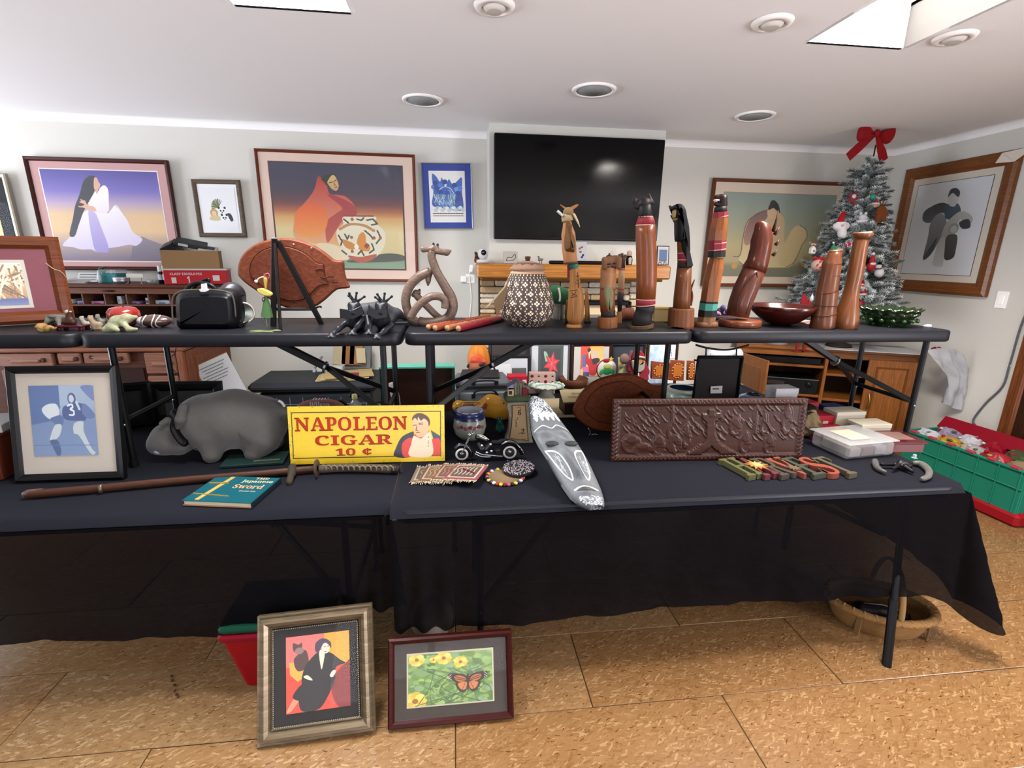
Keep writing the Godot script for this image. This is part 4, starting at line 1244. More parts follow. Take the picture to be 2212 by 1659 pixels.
func s_upper_things() -> void:
	floor_y = UT + .0005
	var t: Node3D
	# brown framed print at the left
	var im := pic(300,200,"#cbb79c")
	grad(im,[[0,"#d8cdb8"],[.4,"#c8a27a"],[.8,"#a87f58"],[.86,"#4e5a86"],[1.0,"#6a749a"]])
	for k in 60: ln(im,[v2(.45 + rng.randf() * .55,rng.randf() * .5),v2(.4 + rng.randf() * .6,.4 + rng.randf() * .45)],.03,["#8b6a4a","#d9c3a1","#a58460","#6f5840","#e3d3b6"][k % 5])
	shape(im,[v2(.3,.62),v2(.5,.55),v2(.62,.56),v2(.55,.72),v2(.5,.85),v2(.2,.85)],"#e9e3d6","#c9ccd4")
	shape(im,[v2(.0,.3),v2(.35,.42),v2(.5,.5),v2(.3,.62),v2(.0,.6)],"#b9804f","#8c5c3a")
	speckle(im,4000,.05)
	t = framed("framed_print","brown wooden framed canyon print with rose mat standing on the raised table's left end",w3(-1.82,UT + .002,-2.155),.50,.345,.0,{"turn": .62,"lean": .12,"fw": .05,"fd": .04,"fmat": wood("#8f5030",.4,w3(2.5,9,9),.3),"board": mt("#8c4a55",.9),"lip": mt("#dcd6c8",.8),"lipw": .012,"inner": [v2(.24,.30),v2(.74,.78)],"print": img_mat(im)})
	part(t,"hanging_string",tube(curve([w3(.195,.24,.035),w3(.215,.215,.05),w3(.235,.205,.045),w3(.25,.18,.03)],4,false),.0016,6),mt("#d9b79c",.8))
	# little stone and shell figures
	t = on_top("shell_figure","small yellow and tan spiral shell at the left end of the curios","shell",w3(-1.512,1.25,-2.003))
	var sp := []
	for i in 26:
		var a := i * .55
		var r := .017*(1.0 - i/30.0)
		sp.append(t.position + w3(-.02 + i * .0022,.014 + sin(a)*r * .5,cos(a)*r * .5))
	var sr := []
	for i in 26: sr.append(.013*(1.0 - i/27.0) + .001)
	part(t,"whorl",tube(sp,sr,10),stone("#c89a58",.4,30),true)
	part(t,"lip",ball(t.position + w3(-.016,.012,.004),w3(.012,.011,.01),12),mt("#e2c98f",.4),true)
	t = on_top("stone_turtle","small grey carved stone turtle behind the yellow shell","carving",w3(-1.606,1.25,-2.178))
	part(t,"body",blob([[w3(-.02,.028,0),.014,w3(.02,.03,0),.013],[w3(.02,.03,0),.01,w3(.042,.034,.004),.009],[w3(-.02,.02,.012),.009,w3(-.03,.003,.02),.006],[w3(.02,.02,.012),.009,w3(.026,.003,.022),.006],[w3(-.02,.02,-.01),.009,w3(-.03,.003,-.02),.006],[w3(.02,.02,-.01),.009,w3(.026,.003,-.02),.006]],.0035,.01),stone("#a39d90",.6,20))
	part(t,"shell_plate",ball(w3(0,.036,0),w3(.026,.010,.018),14),stone("#8e8a80",.5,25))
	t = on_top("lacquer_stand","tiny dark red lacquer stand with curled feet in front of the canyon print","stand",w3(-1.454,1.25,-2.048))
	part(t,"stand_top",bx(w3(0,.016,0),w3(.095,.007,.05),.002),mt("#571a22",.3))
	for e in [[-.038,.018],[.038,.018],[-.038,-.018],[.038,-.018]]: part(t,"foot",bx(w3(e[0],.007,e[1]),w3(.016,.014,.012),.003),mt("#4a151d",.3))
	t = thing("brown_figure","small dark brown carved seated figure on the red lacquer stand","carving","",w3(-1.476,1.25,-2.073) + w3(0,.021,0))
	part(t,"body",blob([[w3(0,.012,0),.02,w3(0,.03,0),.012],[w3(-.014,.008,.008),.009,w3(.016,.006,.01),.009],[w3(.004,.044,0),.008,w3(.004,.046,.002),.008]],.003,.01),stone("#4d2d22",.4,20))
	part(t,"white_cap",ball(w3(.0,.046,.002),w3(.013,.008,.009),10),mt("#cdbfa8",.5))
	for e in [[189,709,"small white carved foo dog left of the pale green frog","#cfc7b6"],[212,712,"small cream carved mouse just left of the pale green frog","#c3a888"],[222,704,"small grey and cream carved bird behind the pale green frog","#a9a596"]]:
		t = on_top("stone_animal",e[2],"carving",[w3(-1.438,1.25,-2.097),w3(-1.378,1.25,-2.059),w3(-1.423,1.25,-2.162)][[189,212,222].find(e[0])],"small stone animals")
		var s := 1.0 if e[0] == 212 else .85
		part(t,"body",blob([[w3(-.006,.016,0)*s,.014*s,w3(.010,.018,0)*s,.013*s],[w3(-.008,.03,.004)*s,.009*s,w3(-.012,.042,.006)*s,.009*s],[w3(0,.004,.008)*s,.007*s,w3(.016,.004,.008)*s,.006*s],[w3(-.018,.05,.004)*s,.003*s,w3(-.016,.054,.004)*s,.003*s],[w3(-.006,.05,.004)*s,.003*s,w3(-.005,.054,.004)*s,.003*s]],.0028,.008),stone(e[3],.6,25))
		part(t,"snout",ball(w3(-.02,.04,.008)*s,w3(.005,.004,.005)*s,8),mt("#6d5a48",.6))
	t = on_top("stone_frog","pale green carved stone frog in front of the red ceramic apple","carving",w3(-1.282,1.25,-2.032))
	part(t,"body",blob([[w3(-1.316,1.26,-2.03),.016,w3(-1.284,1.283,-2.03),.022],[w3(-1.284,1.283,-2.03),.022,w3(-1.248,1.297,-2.03),.017],[w3(-1.248,1.297,-2.03),.016,w3(-1.214,1.302,-2.03),.007],[w3(-1.254,1.278,-2.015),.011,w3(-1.224,1.26,-2),.008],[w3(-1.231,1.257,-2),.007,w3(-1.202,1.26,-2),.006],[w3(-1.297,1.266,-2.01),.014,w3(-1.268,1.256,-2),.008],[w3(-1.317,1.256,-2.01),.012,w3(-1.299,1.252,-2.01),.009]],.0032,.012),stone("#c0c29a",.5,14),true)
	t = on_top("ceramic_apple","glossy red ceramic apple behind the pale green stone frog","ornament",w3(-1.336,1.25,-2.16))
	part(t,"fruit",lathe([[.001,.004],[.028,.0],[.047,.013],[.056,.036],[.055,.058],[.044,.073],[.026,.078],[.012,.074],[.003,.066]],28),mt("#a8261f",.2,{"coat": .6}))
	part(t,"stem",tube([w3(0,.064,0),w3(.002,.076,0),w3(.007,.084,0)],.0025,6),mt("#4e3320",.6))
	t = on_top("agate_stone","polished brown and white banded stone beside the black leather bag","stone",w3(-1.204,1.25,-2.131))
	part(t,"pebble",ball(w3(0,.024,0),w3(.062,.026,.036),24),mt("#5d4038",.25,{"coat": .5}))
	for e in [[-.055,.8],[-.03,.25],[.005,-.3],[.022,.3]]:
		var pts := []
		for i in 14:
			var a := PI*(i/13.0) * .9 + .2
			var x: float = e[0] + sin(a*2.0 + e[1]) * .006
			var q := sqrt(maxf(.02,1.0 - pow(x / .062,2)))
			pts.append(w3(x,.024 + cos(a) * .0265*q,sin(a) * .0365*q))
		part(t,"white_band",tube(pts,.0026,6),mt("#e4e0d8",.3))
	part(t,"white_end",ball(w3(-.047,.024,.004),w3(.0165,.0185,.026),14),mt("#b9b4b4",.3))
	# the leather bag
	t = on_top("leather_bag","black leather case bag with curved handle and white tag","bag",w3(-.969,1.25,-2.05))
	part(t,"body",slab(curve([v2(-1.093,1.256),v2(-1.094,1.299),v2(-1.087,1.36),v2(-1.073,1.387),v2(-1.04,1.401),v2(-.988,1.405),v2(-.943,1.405),v2(-.892,1.402),v2(-.865,1.388),v2(-.857,1.361),v2(-.86,1.299),v2(-.869,1.261),v2(-.899,1.245),v2(-.985,1.244),v2(-1.056,1.246)],4),-2.19,-2.05,.028),mt("#17171b",.38,{"bump": "mottle","bs": .06,"s": Vector3.ONE*25}),true)
	part(t,"seam_welt",tube(curve([w3(-1.1,1.271,-2.058),w3(-1.095,1.326,-2.058),w3(-1.084,1.376,-2.058),w3(-1.05,1.399,-2.058),w3(-.992,1.404,-2.058),w3(-.928,1.404,-2.058),w3(-.883,1.396,-2.058),w3(-.865,1.377,-2.058),w3(-.862,1.34,-2.058),w3(-.864,1.298,-2.058)],4,false),.0035,6),mt("#5b5348",.5),true)
	part(t,"handle",tube(curve([w3(-1.054,1.395,-2.09),w3(-1.031,1.418,-2.09),w3(-1.004,1.429,-2.09),w3(-.978,1.426,-2.09),w3(-.953,1.419,-2.09),w3(-.936,1.402,-2.09)],5,false),.008,8),mt("#1b1b1f",.35),true)
	part(t,"handle_loop",tube(curve([w3(-1.041,1.401,-2.12),w3(-1.011,1.427,-2.12),w3(-.973,1.441,-2.12),w3(-.976,1.424,-2.12),w3(-.956,1.4,-2.12)],4,false),.006,8),mt("#111114",.35),true)
	part(t,"buckle_plate",slab([v2(-.981,1.405),v2(-.972,1.409),v2(-.97,1.427),v2(-.953,1.429),v2(-.954,1.409),v2(-.946,1.405),v2(-.958,1.397),v2(-.975,1.397)],-2.058,-2.046,.001),mt("#e9e9ea",.35),true)
	t = on_top("camera_lamp","round silver reflector lamp lying at the right end of the leather bag","lamp",w3(-.879,1.25,-2.153))
	var c1 := w3(-.864,1.307,-2.13)
	part(t,"housing",lathe([[.001,-.05],[.03,-.045],[.041,-.01],[.043,.0]],26,c1,Basis(Vector3.UP,.45)*Basis(Vector3.RIGHT,PI/2)),mt("#2b2b2e",.4),true)
	part(t,"rim",lathe([[.043,.0],[.045,.006],[.039,.007],[.037,.001]],26,c1,Basis(Vector3.UP,.45)*Basis(Vector3.RIGHT,PI/2)),mt("#ccc5b2",.35,{"metal": .5}),true)
	part(t,"reflector",lathe([[.001,-.006],[.02,-.003],[.037,.002]],24,c1,Basis(Vector3.UP,.45)*Basis(Vector3.RIGHT,PI/2)),mt("#7d8078",.25,{"metal": .7}),true)
	part(t,"flap",slab([v2(-.868,1.303),v2(-.858,1.274),v2(-.845,1.299),v2(-.855,1.271),v2(-.831,1.278),v2(-.857,1.253),v2(-.87,1.257)],-2.10,-2.085,.001),mt("#151515",.4),true)
	t = on_top("canteen","grey drum-shaped canteen behind the leather bag's right shoulder","canteen",w3(-.955,1.25,-2.225))
	part(t,"drum",lathe([[.001,-.03],[.045,-.026],[.058,.0],[.045,.026],[.001,.03]],26,w3(-.951,1.366,-2.26),Basis(Vector3.UP,.8)*Basis(Vector3.RIGHT,PI/2)),mt("#55575b",.35,{"metal": .5}),true)
	part(t,"base_stand",bx(w3(-.959,1.3,-2.26) + w3(0,-.002,0),w3(.05,.09,.05),.008),mt("#232326",.5),true)
	part(t,"neck_ring",tube(curve([w3(-.934,1.39,-2.21),w3(-.919,1.372,-2.21),w3(-.924,1.346,-2.21),w3(-.93,1.341,-2.21)],5,false),.003,6),mt("#9a9c9f",.3,{"metal": .7}),true)
	# metal flower lady
	t = on_top("flower_figure","painted tin flower lady in a green leaf dress with yellow petal arms","figurine",w3(-.745,1.25,-2.032))
	var zf := -2.01
	part(t,"leaf_base",slab(curve([v2(-.06,.0),v2(-.02,.022),v2(.0,.012),v2(.03,.03),v2(.055,.008),v2(.02,-.006),v2(.04,-.03),v2(-.01,-.022),v2(-.05,-.032),v2(-.025,-.008)],4),0,.003,.0008,Transform3D(Basis(Vector3.RIGHT,-PI/2),w3(-.735,UT,zf + .012))),mt("#83905a",.5),true)
	part(t,"leg",tube(curve([w3(-.729,1.263,-2.01),w3(-.738,1.28,-2.01),w3(-.741,1.297,-2.01),w3(-.737,1.307,-2.01)],4,false),.0025,6),mt("#6b7a58",.4,{"metal": .4}),true)
	part(t,"leg",tube(curve([w3(-.73,1.263,-2.005),w3(-.73,1.284,-2.005),w3(-.731,1.298,-2.005),w3(-.727,1.311,-2.005)],4,false),.0025,6),mt("#6b7a58",.4,{"metal": .4}),true)
	var dress := loft(P2([v2(-.75,1.306),v2(-.706,1.304),v2(-.742,1.338),v2(-.709,1.336),v2(-.733,1.372),v2(-.716,1.37),v2(-.728,1.385),v2(-.719,1.385)]),zf,14,false)
	part(t,"leaf_dress",dress,mt("#4c7040",.5),true)
	part(t,"petal_arm",slab(curve([v2(-.748,1.412),v2(-.733,1.415),v2(-.715,1.407),v2(-.7,1.396),v2(-.704,1.387),v2(-.723,1.387),v2(-.739,1.395),v2(-.748,1.402)],4),zf - .012,zf + .014,.003),mt("#dcc765",.5),true)
	part(t,"neck",loft(P2([v2(-.728,1.385),v2(-.72,1.385),v2(-.725,1.415),v2(-.717,1.415),v2(-.726,1.448),v2(-.71,1.449),v2(-.723,1.455),v2(-.712,1.455)]),zf,10),mt("#b99a3c",.4),true)
	part(t,"curl",tube(curve([w3(-.721,1.457,-2.01),w3(-.71,1.452,-2.01),w3(-.702,1.46,-2.01),w3(-.706,1.47,-2.01),w3(-.716,1.468,-2.01),w3(-.722,1.462,-2.01),w3(-.714,1.458,-2.01)],4,false),.0025,6),mt("#b5606a",.4),true)
	part(t,"bud_stalk",tube(curve([w3(-.719,1.457,-2.01),w3(-.732,1.456,-2.01),w3(-.744,1.45,-2.01),w3(-.749,1.443,-2.01)],4,false),.0025,6),mt("#d9d2bd",.5),true)
	part(t,"bud",ball(w3(-.753,1.441,-2.01),w3(.007,.006,.006),10),mt("#f3efe4",.4),true)
	part(t,"wire_arm",tube(curve([w3(-.725,1.383,-2),w3(-.734,1.376,-2),w3(-.734,1.366,-2),w3(-.726,1.373,-2)],4,false),.0018,6),mt("#3f4a34",.4),true)
	# terracotta pig plate on its easel, seen from behind
	t = on_top("easel","black wooden plate easel holding the terracotta pig plate","easel",w3(-.685,1.25,-2.122))
	var ap := w3(-.714,1.603,-2.16)
	var ez := ST()
	bar(ez,ap + w3(-.004,0,.006),w3(-.752,UT,-2.135),.020,.016)
	part(t,"leg",ez,mt("#100e0e",.4),true)
	part(t,"leg",bar(ST(),ap + w3(.006,-.01,0),w3(-.574,UT,-2.20),.021,.016),mt("#100e0e",.4),true)
	part(t,"prop_leg",bar(ST(),ap + w3(.002,-.02,.02),w3(-.69,UT,-2.03),.011,.011),mt("#1d1413",.4),true)
	part(t,"ledge",bar(ST(),w3(-.752,1.318,-2.17),w3(-.6,1.315,-2.2),.012,.02),mt("#100e0e",.4),true)
	part(t,"hinge_pin",rod(ap + w3(-.012,.0,.018),ap + w3(.012,.0,.018),.003,8),mt("#cfd2d6",.3,{"metal": .8}),true)
	part(t,"lip_hook",tube(curve([w3(-.606,1.309,-2.22),w3(-.594,1.32,-2.22),w3(-.579,1.324,-2.22),w3(-.576,1.318,-2.22)],4,false),.004,6),mt("#1a1212",.4),true)
	t = thing("pig_plate","terracotta pig shaped plate on the black easel","plate","",w3(-.70,UT + .052,-2.235))
	var ol := curve([v2(-.906,1.469),v2(-.891,1.518),v2(-.861,1.554),v2(-.811,1.586),v2(-.743,1.604),v2(-.673,1.606),v2(-.599,1.585),v2(-.544,1.552),v2(-.508,1.522),v2(-.472,1.517),v2(-.47,1.474),v2(-.463,1.434),v2(-.454,1.404),v2(-.508,1.395),v2(-.56,1.352),v2(-.612,1.319),v2(-.682,1.31),v2(-.748,1.327),v2(-.802,1.362),v2(-.868,1.411),v2(-.9,1.443)],3)
	part(t,"dish",slab(ol,-2.25,-2.225,.008),stone("#87462c",.55,6),true)
	var cen := Vector2.ZERO
	for p in ol: cen += p/ol.size()
	var il := []
	for p in ol: il.append(cen + v2(-.02,0) + (p - cen)*v2(.70,.78))
	part(t,"foot_ring",slab(il,-2.226,-2.218,.006),stone("#7b3c24",.55,6),true)
	for q in [[w3(-.583,1.478,-2.216),w3(-.565,1.484,-2.216),w3(-.551,1.479,-2.216)],[w3(-.567,1.451,-2.216),w3(-.55,1.444,-2.216),w3(-.531,1.453,-2.216),w3(-.513,1.45,-2.216)],[w3(-.518,1.429,-2.216),w3(-.497,1.428,-2.216)]]: part(t,"incised_mark",tube(q,.003,6),mt("#4a2014",.6),true)
	for q in [w3(-.83,1.494,-2.222),w3(-.666,1.582,-2.222),w3(-.596,1.569,-2.222)]: part(t,"pale_chip",ball(q,w3(.0035,.004,.002),8),mt("#d8a98c",.7),true)
	# two bronze frogs reading
	t = on_top("bronze_frogs","pair of dark bronze frogs wearing crowns and reading books, feet over the table edge","sculpture",w3(-.367,1.25,-1.916))
	frog_body(t,w3(-.383,1.343,-1.95),[[w3(-.422,1.286,-1.96),w3(-.441,1.27,-1.92),w3(-.463,1.249,-1.895)],[w3(-.348,1.309,-1.94),w3(-.369,1.281,-1.92),w3(-.386,1.259,-1.9)]],w3(-.393,1.283,-1.98))
	frog_body(t,w3(-.281,1.343,-1.95),[[w3(-.334,1.311,-1.94),w3(-.326,1.283,-1.91),w3(-.324,1.261,-1.9)],[w3(-.247,1.28,-1.95),w3(-.271,1.261,-1.92),w3(-.293,1.244,-1.895)]],w3(-.288,1.287,-1.98))
	for e in [[w3(-.38,1.365,-1.955),w3(-.399,1.401,-1.955),w3(-.372,1.403,-1.955),w3(-.344,1.389,-1.955),w3(-.402,1.392,-1.955)],[w3(-.274,1.363,-1.955),w3(-.295,1.398,-1.955),w3(-.267,1.401,-1.955),w3(-.241,1.39,-1.955),w3(-.303,1.387,-1.955)]]:
		var st := ST(true)
		tube([e[0] + w3(0,-.012,0),e[0] + w3(0,.012,0)],[.010,.012],12,st)
		for k in range(1,5):
			tube([e[0],e[0].lerp(e[k],.5),e[k]],[.007,.0045,.0035],8,st)
			ball(e[k],Vector3.ONE * .0055,8,Basis(),st)
		part(t,"crown",st,mt("#202126",.38),true)
	for e in [[P2([v2(-.432,1.346),v2(-.388,1.34),v2(-.353,1.358),v2(-.343,1.328),v2(-.384,1.305),v2(-.433,1.312)])],[P2([v2(-.324,1.363),v2(-.307,1.343),v2(-.259,1.347),v2(-.255,1.313),v2(-.299,1.305),v2(-.333,1.325)])]]:
		part(t,"book",slab(Array(e[0]),-1.932,-1.920,.002),mt("#15161a",.3),true)
	t = on_top("scaly_carving","dark grey scaly carved lizard lying behind the bronze frogs","carving",w3(-.269,1.25,-2.201))
	part(t,"body",blob([[w3(-.389,1.313,-2.18),.03,w3(-.314,1.319,-2.18),.032],[w3(-.314,1.319,-2.18),.03,w3(-.254,1.296,-2.2),.02],[w3(-.254,1.296,-2.2),.02,w3(-.208,1.27,-2.22),.010],[w3(-.39,1.291,-2.18),.03,w3(-.279,1.272,-2.18),.024]],.005,.02),stone("#57585c",.6,30),true)
	part(t,"slab_base",bx(w3(-.305,1.254,-2.2),w3(.26,.02,.07),.004),mt("#1a1a1c",.6),true)
	# knotted giraffes
	t = on_top("giraffe_knot","grey brown carved knot of intertwined giraffe necks","sculpture",w3(-.115,1.25,-2.14))
	var gm := stone("#8d7466",.35,6)
	part(t,"neck",tube(curve([w3(-.103,1.479,-2.17),w3(-.152,1.455,-2.17),w3(-.19,1.416,-2.17),w3(-.209,1.364,-2.17),w3(-.203,1.315,-2.17),w3(-.181,1.273,-2.17),w3(-.14,1.253,-2.17),w3(-.097,1.265,-2.17)],5,false),.0195,14),gm,true)
	part(t,"neck",tube(curve([w3(-.09,1.563,-2.15),w3(-.093,1.538,-2.15),w3(-.074,1.48,-2.15),w3(-.042,1.422,-2.15),w3(-.015,1.374,-2.15),w3(-.008,1.332,-2.15),w3(-.024,1.29,-2.15),w3(-.062,1.268,-2.15),w3(-.112,1.26,-2.15),w3(-.157,1.272,-2.15)],5,false),[.015,.0155,.016,.0163,.0166,.017,.0173,.0176,.018,.0183,.0186,.019,.0192,.0194,.0196,.0198,.02,.0202,.0204,.0206,.0208,.021,.0212,.0214,.0216,.0218,.022,.022,.022,.022,.022,.022,.022,.022,.022,.022,.022,.022,.022,.022,.022,.022,.021,.02,.019,.018],14),gm,true)
	part(t,"neck",tube(curve([w3(-.188,1.286,-2.125),w3(-.168,1.32,-2.125),w3(-.137,1.353,-2.125),w3(-.096,1.377,-2.125),w3(-.059,1.375,-2.125),w3(-.041,1.357,-2.125),w3(-.042,1.327,-2.125)],5,false),.0165,14),gm,true)
	part(t,"neck",tube(curve([w3(-.17,1.385,-2.18),w3(-.152,1.363,-2.18),w3(-.119,1.329,-2.18),w3(-.086,1.295,-2.18),w3(-.055,1.271,-2.18)],5,false),.015,14),gm,true)
	part(t,"head",blob([[w3(-.086,1.573,-2.15),.013,w3(-.092,1.53,-2.17),.0145],[w3(-.086,1.57,-2.15),.01,w3(-.126,1.569,-2.15),.011],[w3(-.074,1.563,-2.15),.012,w3(-.03,1.558,-2.15),.0135],[w3(-.03,1.558,-2.15),.012,w3(-.015,1.564,-2.15),.006],[w3(-.126,1.569,-2.15),.011,w3(-.135,1.578,-2.15),.005],[w3(-.085,1.573,-2.15),.007,w3(-.084,1.587,-2.15),.005],[w3(-.07,1.57,-2.15),.007,w3(-.067,1.584,-2.15),.005]],.0028,.006),gm,true)
	for q in [w3(-.084,1.591,-2.15),w3(-.067,1.588,-2.15),w3(-.11,1.488,-2.17),w3(-.15,1.399,-2.18)]: part(t,"horn_tip",ball(q,w3(.0055,.007,.0055),10),mt("#2a2226",.35),true)
	part(t,"head",blob([[w3(-.107,1.474,-2.17),.017,w3(-.111,1.442,-2.17),.01],[w3(-.111,1.442,-2.17),.01,w3(-.112,1.422,-2.17),.005],[w3(-.121,1.472,-2.17),.01,w3(-.151,1.473,-2.17),.007]],.0028,.008),gm,true)
	part(t,"head",blob([[w3(-.166,1.389,-2.18),.013,w3(-.177,1.378,-2.18),.009],[w3(-.155,1.386,-2.18),.01,w3(-.151,1.397,-2.18),.006]],.0028,.006),gm,true)
	# bamboo flutes
	var fcol := ["#a8573a","#9c4a30","#b5704e","#8c2430"]
	var fpos := [w3(-.108,1.25,-2.005),w3(-.08,1.25,-1.98),w3(-.032,1.25,-1.978),w3(.013,1.25,-1.965)]
	for i in 4:
		var a: Vector3 = fpos[i] + w3(0,.0135,0)
		var dirv := w3(.235,.0,-.30 - .02*i).normalized()
		t = thing("bamboo_flute",["orange brown bamboo flute, leftmost of the four beside the giraffes","dark mouthed brown bamboo flute, second of the four from the left","tan bamboo flute with a dark open end, third of the four from the left","deep red painted bamboo flute, nearest the woven basket"][i],"flute","bamboo flutes",w3(a.x,UT,a.z))
		var b: Vector3 = a + dirv * [.44,.40,.42,.40][i]
		part(t,"bamboo_pipe",tube([a,a.lerp(b,.3),a.lerp(b,.31),a.lerp(b,.32),a.lerp(b,.65),a.lerp(b,.66),a.lerp(b,.67),b],[.0125,.0125,.0136,.0125,.0125,.0136,.0125,.012],16,null,1.0,false),mt(fcol[i],.3,{"coat": .4}),true)
		part(t,"bore",rod(a + dirv * .004,a + dirv * .03,.0085,14),mt("#2a160f",.8),true)
		part(t,"end_ring",tube([a - dirv * .0006,a + dirv * .004],[.0118,.0126],16),mt("#c79a70",.6),true)
		for k in 5: part(t,"finger_hole",ball(a.lerp(b,.16 + k * .12) + w3(-.003,.0115,.003),w3(.0042,.002,.0042),8),mt("#1f0d0a",.8),true)
	# the woven basket
	t = on_top("woven_basket","lidded coiled basket with black and cream flower pattern","basket",w3(.318,0,-2.17))
	var bim := pic(512,256,"#2e1f1b")
	for r in 32:
		for c in 64:
			var p := v2((c + .5*(r % 2))/64.0,(r + .5)/32.0)
			if r > 3: 
				if (c + r) % 2 == 0: ell(bim,p,v2(.0042,.011),"#cdb79c")
			else: ell(bim,p,v2(.008,.012),"#b78a68")
	for r in 6:
		for c in 14:
			var p := v2((c + .5*(r % 2))/14.0,.80 - r * .125)
			ell(bim,p,v2(.02,.045),"#2e1f1b")
			for d in [v2(.0105,0),v2(-.0105,0),v2(0,.022),v2(0,-.022)]: ell(bim,p + d,v2(.0065,.014),"#ddc7aa")
	bim.fill_rect(Rect2i(0,240,512,16),Color("#a98062"))
	bim.fill_rect(Rect2i(0,0,512,26),Color("#a88464"))
	bim.flip_y()
	var bp := prof(P2([v2(.388,1.234),v2(.4,1.246),v2(.431,1.274),v2(.446,1.301),v2(.451,1.34),v2(.443,1.379),v2(.431,1.417),v2(.415,1.455),v2(.398,1.491)]),w3(.33,1.34,-2.17).x,UT)
	bp[0][1] = .0
	var dense := []
	var vs := []
	for e in bp: vs.append(v2(e[0],e[1]))
	vs = curve(vs,9,false)
	for i in vs.size(): dense.append([vs[i].x + .0011*sin(i*PI * .9),vs[i].y])
	dense.push_front([.001,.0])
	var bm := img_mat(bim,.75)
	bm.texture_repeat = true
	bm.uv1_scale = w3(1,-1,1)
	part(t,"basket_wall",lathe(dense,48),bm)
	var ty: float = bp[-1][1]
	var lp := [[.076,ty - .002],[.079,ty + .004],[.075,ty + .009],[.070,ty + .012],[.060,ty + .020],[.040,ty + .030],[.018,ty + .036],[.001,ty + .037]]
	part(t,"lid",lathe(lp,40),stone("#ad8a72",.8,25))
	part(t,"lid_pattern",lathe([[.062,ty + .0195],[.05,ty + .0268],[.042,ty + .0304]],9),mt("#6b4a40",.85))
	part(t,"knob",lathe([[.011,ty + .03],[.010,ty + .045],[.013,ty + .048],[.012,ty + .056],[.001,ty + .057]],14),stone("#5a4034",.7,40))
	t = on_top("paper_tag","folded brown card tag leaning against the left side of the woven basket","tag",w3(.185,1.25,-2.195))
	part(t,"tag",slab([v2(.23,1.455),v2(.214,1.417),v2(.165,1.359),v2(.179,1.294),v2(.211,1.35)],-2.102,-2.098,.0005),mt("#7d6248",.8),true)
	part(t,"tag_edge",slab([v2(.233,1.459),v2(.207,1.416),v2(.124,1.325),v2(.166,1.359),v2(.214,1.416)],-2.11,-2.107,.0005),mt("#d5c5a6",.8),true)
	part(t,"string",tube(curve([w3(.245,1.488,-2.09),w3(.236,1.476,-2.09),w3(.225,1.457,-2.09)],4,false),.0012,6),mt("#d9c9ae",.8),true)
	# small animal in a green blanket
	t = on_top("blanket_animal","small carved grey animal draped in a green blanket behind the basket","carving",w3(.508,1.25,-2.356))
	part(t,"body",blob([[w3(.482,1.375,-2.33),.035,w3(.517,1.367,-2.33),.032],[w3(.492,1.346,-2.33),.017,w3(.495,1.257,-2.33),.012],[w3(.52,1.343,-2.36),.015,w3(.523,1.254,-2.36),.011],[w3(.485,1.343,-2.36),.015,w3(.486,1.254,-2.36),.011]],.0045,.014),stone("#8a8478",.6,20),true)
	part(t,"blanket",blob([[w3(.477,1.383,-2.325),.034,w3(.515,1.373,-2.325),.032],[w3(.482,1.359,-2.325),.03,w3(.521,1.35,-2.325),.026]],.0045,.01),cloth("#2f6b42"),true)
	part(t,"braid",tube(curve([w3(.483,1.406,-2.287),w3(.49,1.386,-2.287),w3(.493,1.362,-2.287),w3(.491,1.343,-2.287)],4,false),.0045,6),mt("#e2c3bd",.8),true)
	t = on_top("carved_dancer","tall pale carved dancer with feathered head and green collar, right of the basket","carving",w3(.519,1.25,-2.072))
	var zk := -2.075
	part(t,"base",loft(P2([v2(.48,1.247),v2(.548,1.247),v2(.479,1.254),v2(.549,1.254),v2(.483,1.266),v2(.544,1.266)]),zk,18),woody("#a8773f",.5),true)
	part(t,"lower_body",loft(P2([v2(.488,1.264),v2(.541,1.264),v2(.48,1.289),v2(.553,1.289),v2(.482,1.334),v2(.554,1.334),v2(.483,1.382),v2(.55,1.382),v2(.483,1.422),v2(.538,1.418),v2(.487,1.451),v2(.531,1.451),v2(.484,1.487),v2(.525,1.487),v2(.485,1.501),v2(.521,1.501)]),zk,16),woody("#a97a48",.55),true)
	part(t,"collar",loft(P2([v2(.49,1.492),v2(.518,1.492),v2(.48,1.508),v2(.521,1.508),v2(.477,1.524),v2(.516,1.524)]),zk,12),mt("#2f6e5c",.5),true)
	part(t,"skirt",loft(P2([v2(.462,1.52),v2(.514,1.521),v2(.456,1.532),v2(.516,1.533),v2(.452,1.553),v2(.511,1.554),v2(.447,1.581),v2(.508,1.582),v2(.445,1.613),v2(.504,1.614),v2(.442,1.64),v2(.5,1.641),v2(.447,1.667),v2(.488,1.668),v2(.448,1.691),v2(.481,1.692),v2(.449,1.705),v2(.479,1.705)]),zk,16),woody("#c08d60",.55),true)
	part(t,"skirt_hem",loft(P2([v2(.456,1.519),v2(.517,1.52),v2(.455,1.527),v2(.517,1.528)]),zk,16),mt("#4d332c",.6),true)
	part(t,"fur_back",slab(curve([v2(.453,1.581),v2(.451,1.619),v2(.454,1.653),v2(.456,1.683),v2(.471,1.684),v2(.479,1.65),v2(.494,1.62),v2(.497,1.582),v2(.491,1.564),v2(.465,1.568)],4),-2.075,-2.028,.02),stone("#7b5636",.9,40),true)
	part(t,"head",ball(w3(.467,1.724,-2.07),w3(.022,.02,.02),14),stone("#a98a62",.9,40),true)
	for q in [P2([v2(.468,1.736),v2(.475,1.744),v2(.499,1.755),v2(.509,1.754),v2(.499,1.743),v2(.482,1.731)]),P2([v2(.431,1.752),v2(.444,1.747),v2(.461,1.739),v2(.463,1.73),v2(.452,1.733)])]: part(t,"feather",slab(Array(q),-2.072,-2.066,.001),mt("#b5753f",.8),true)
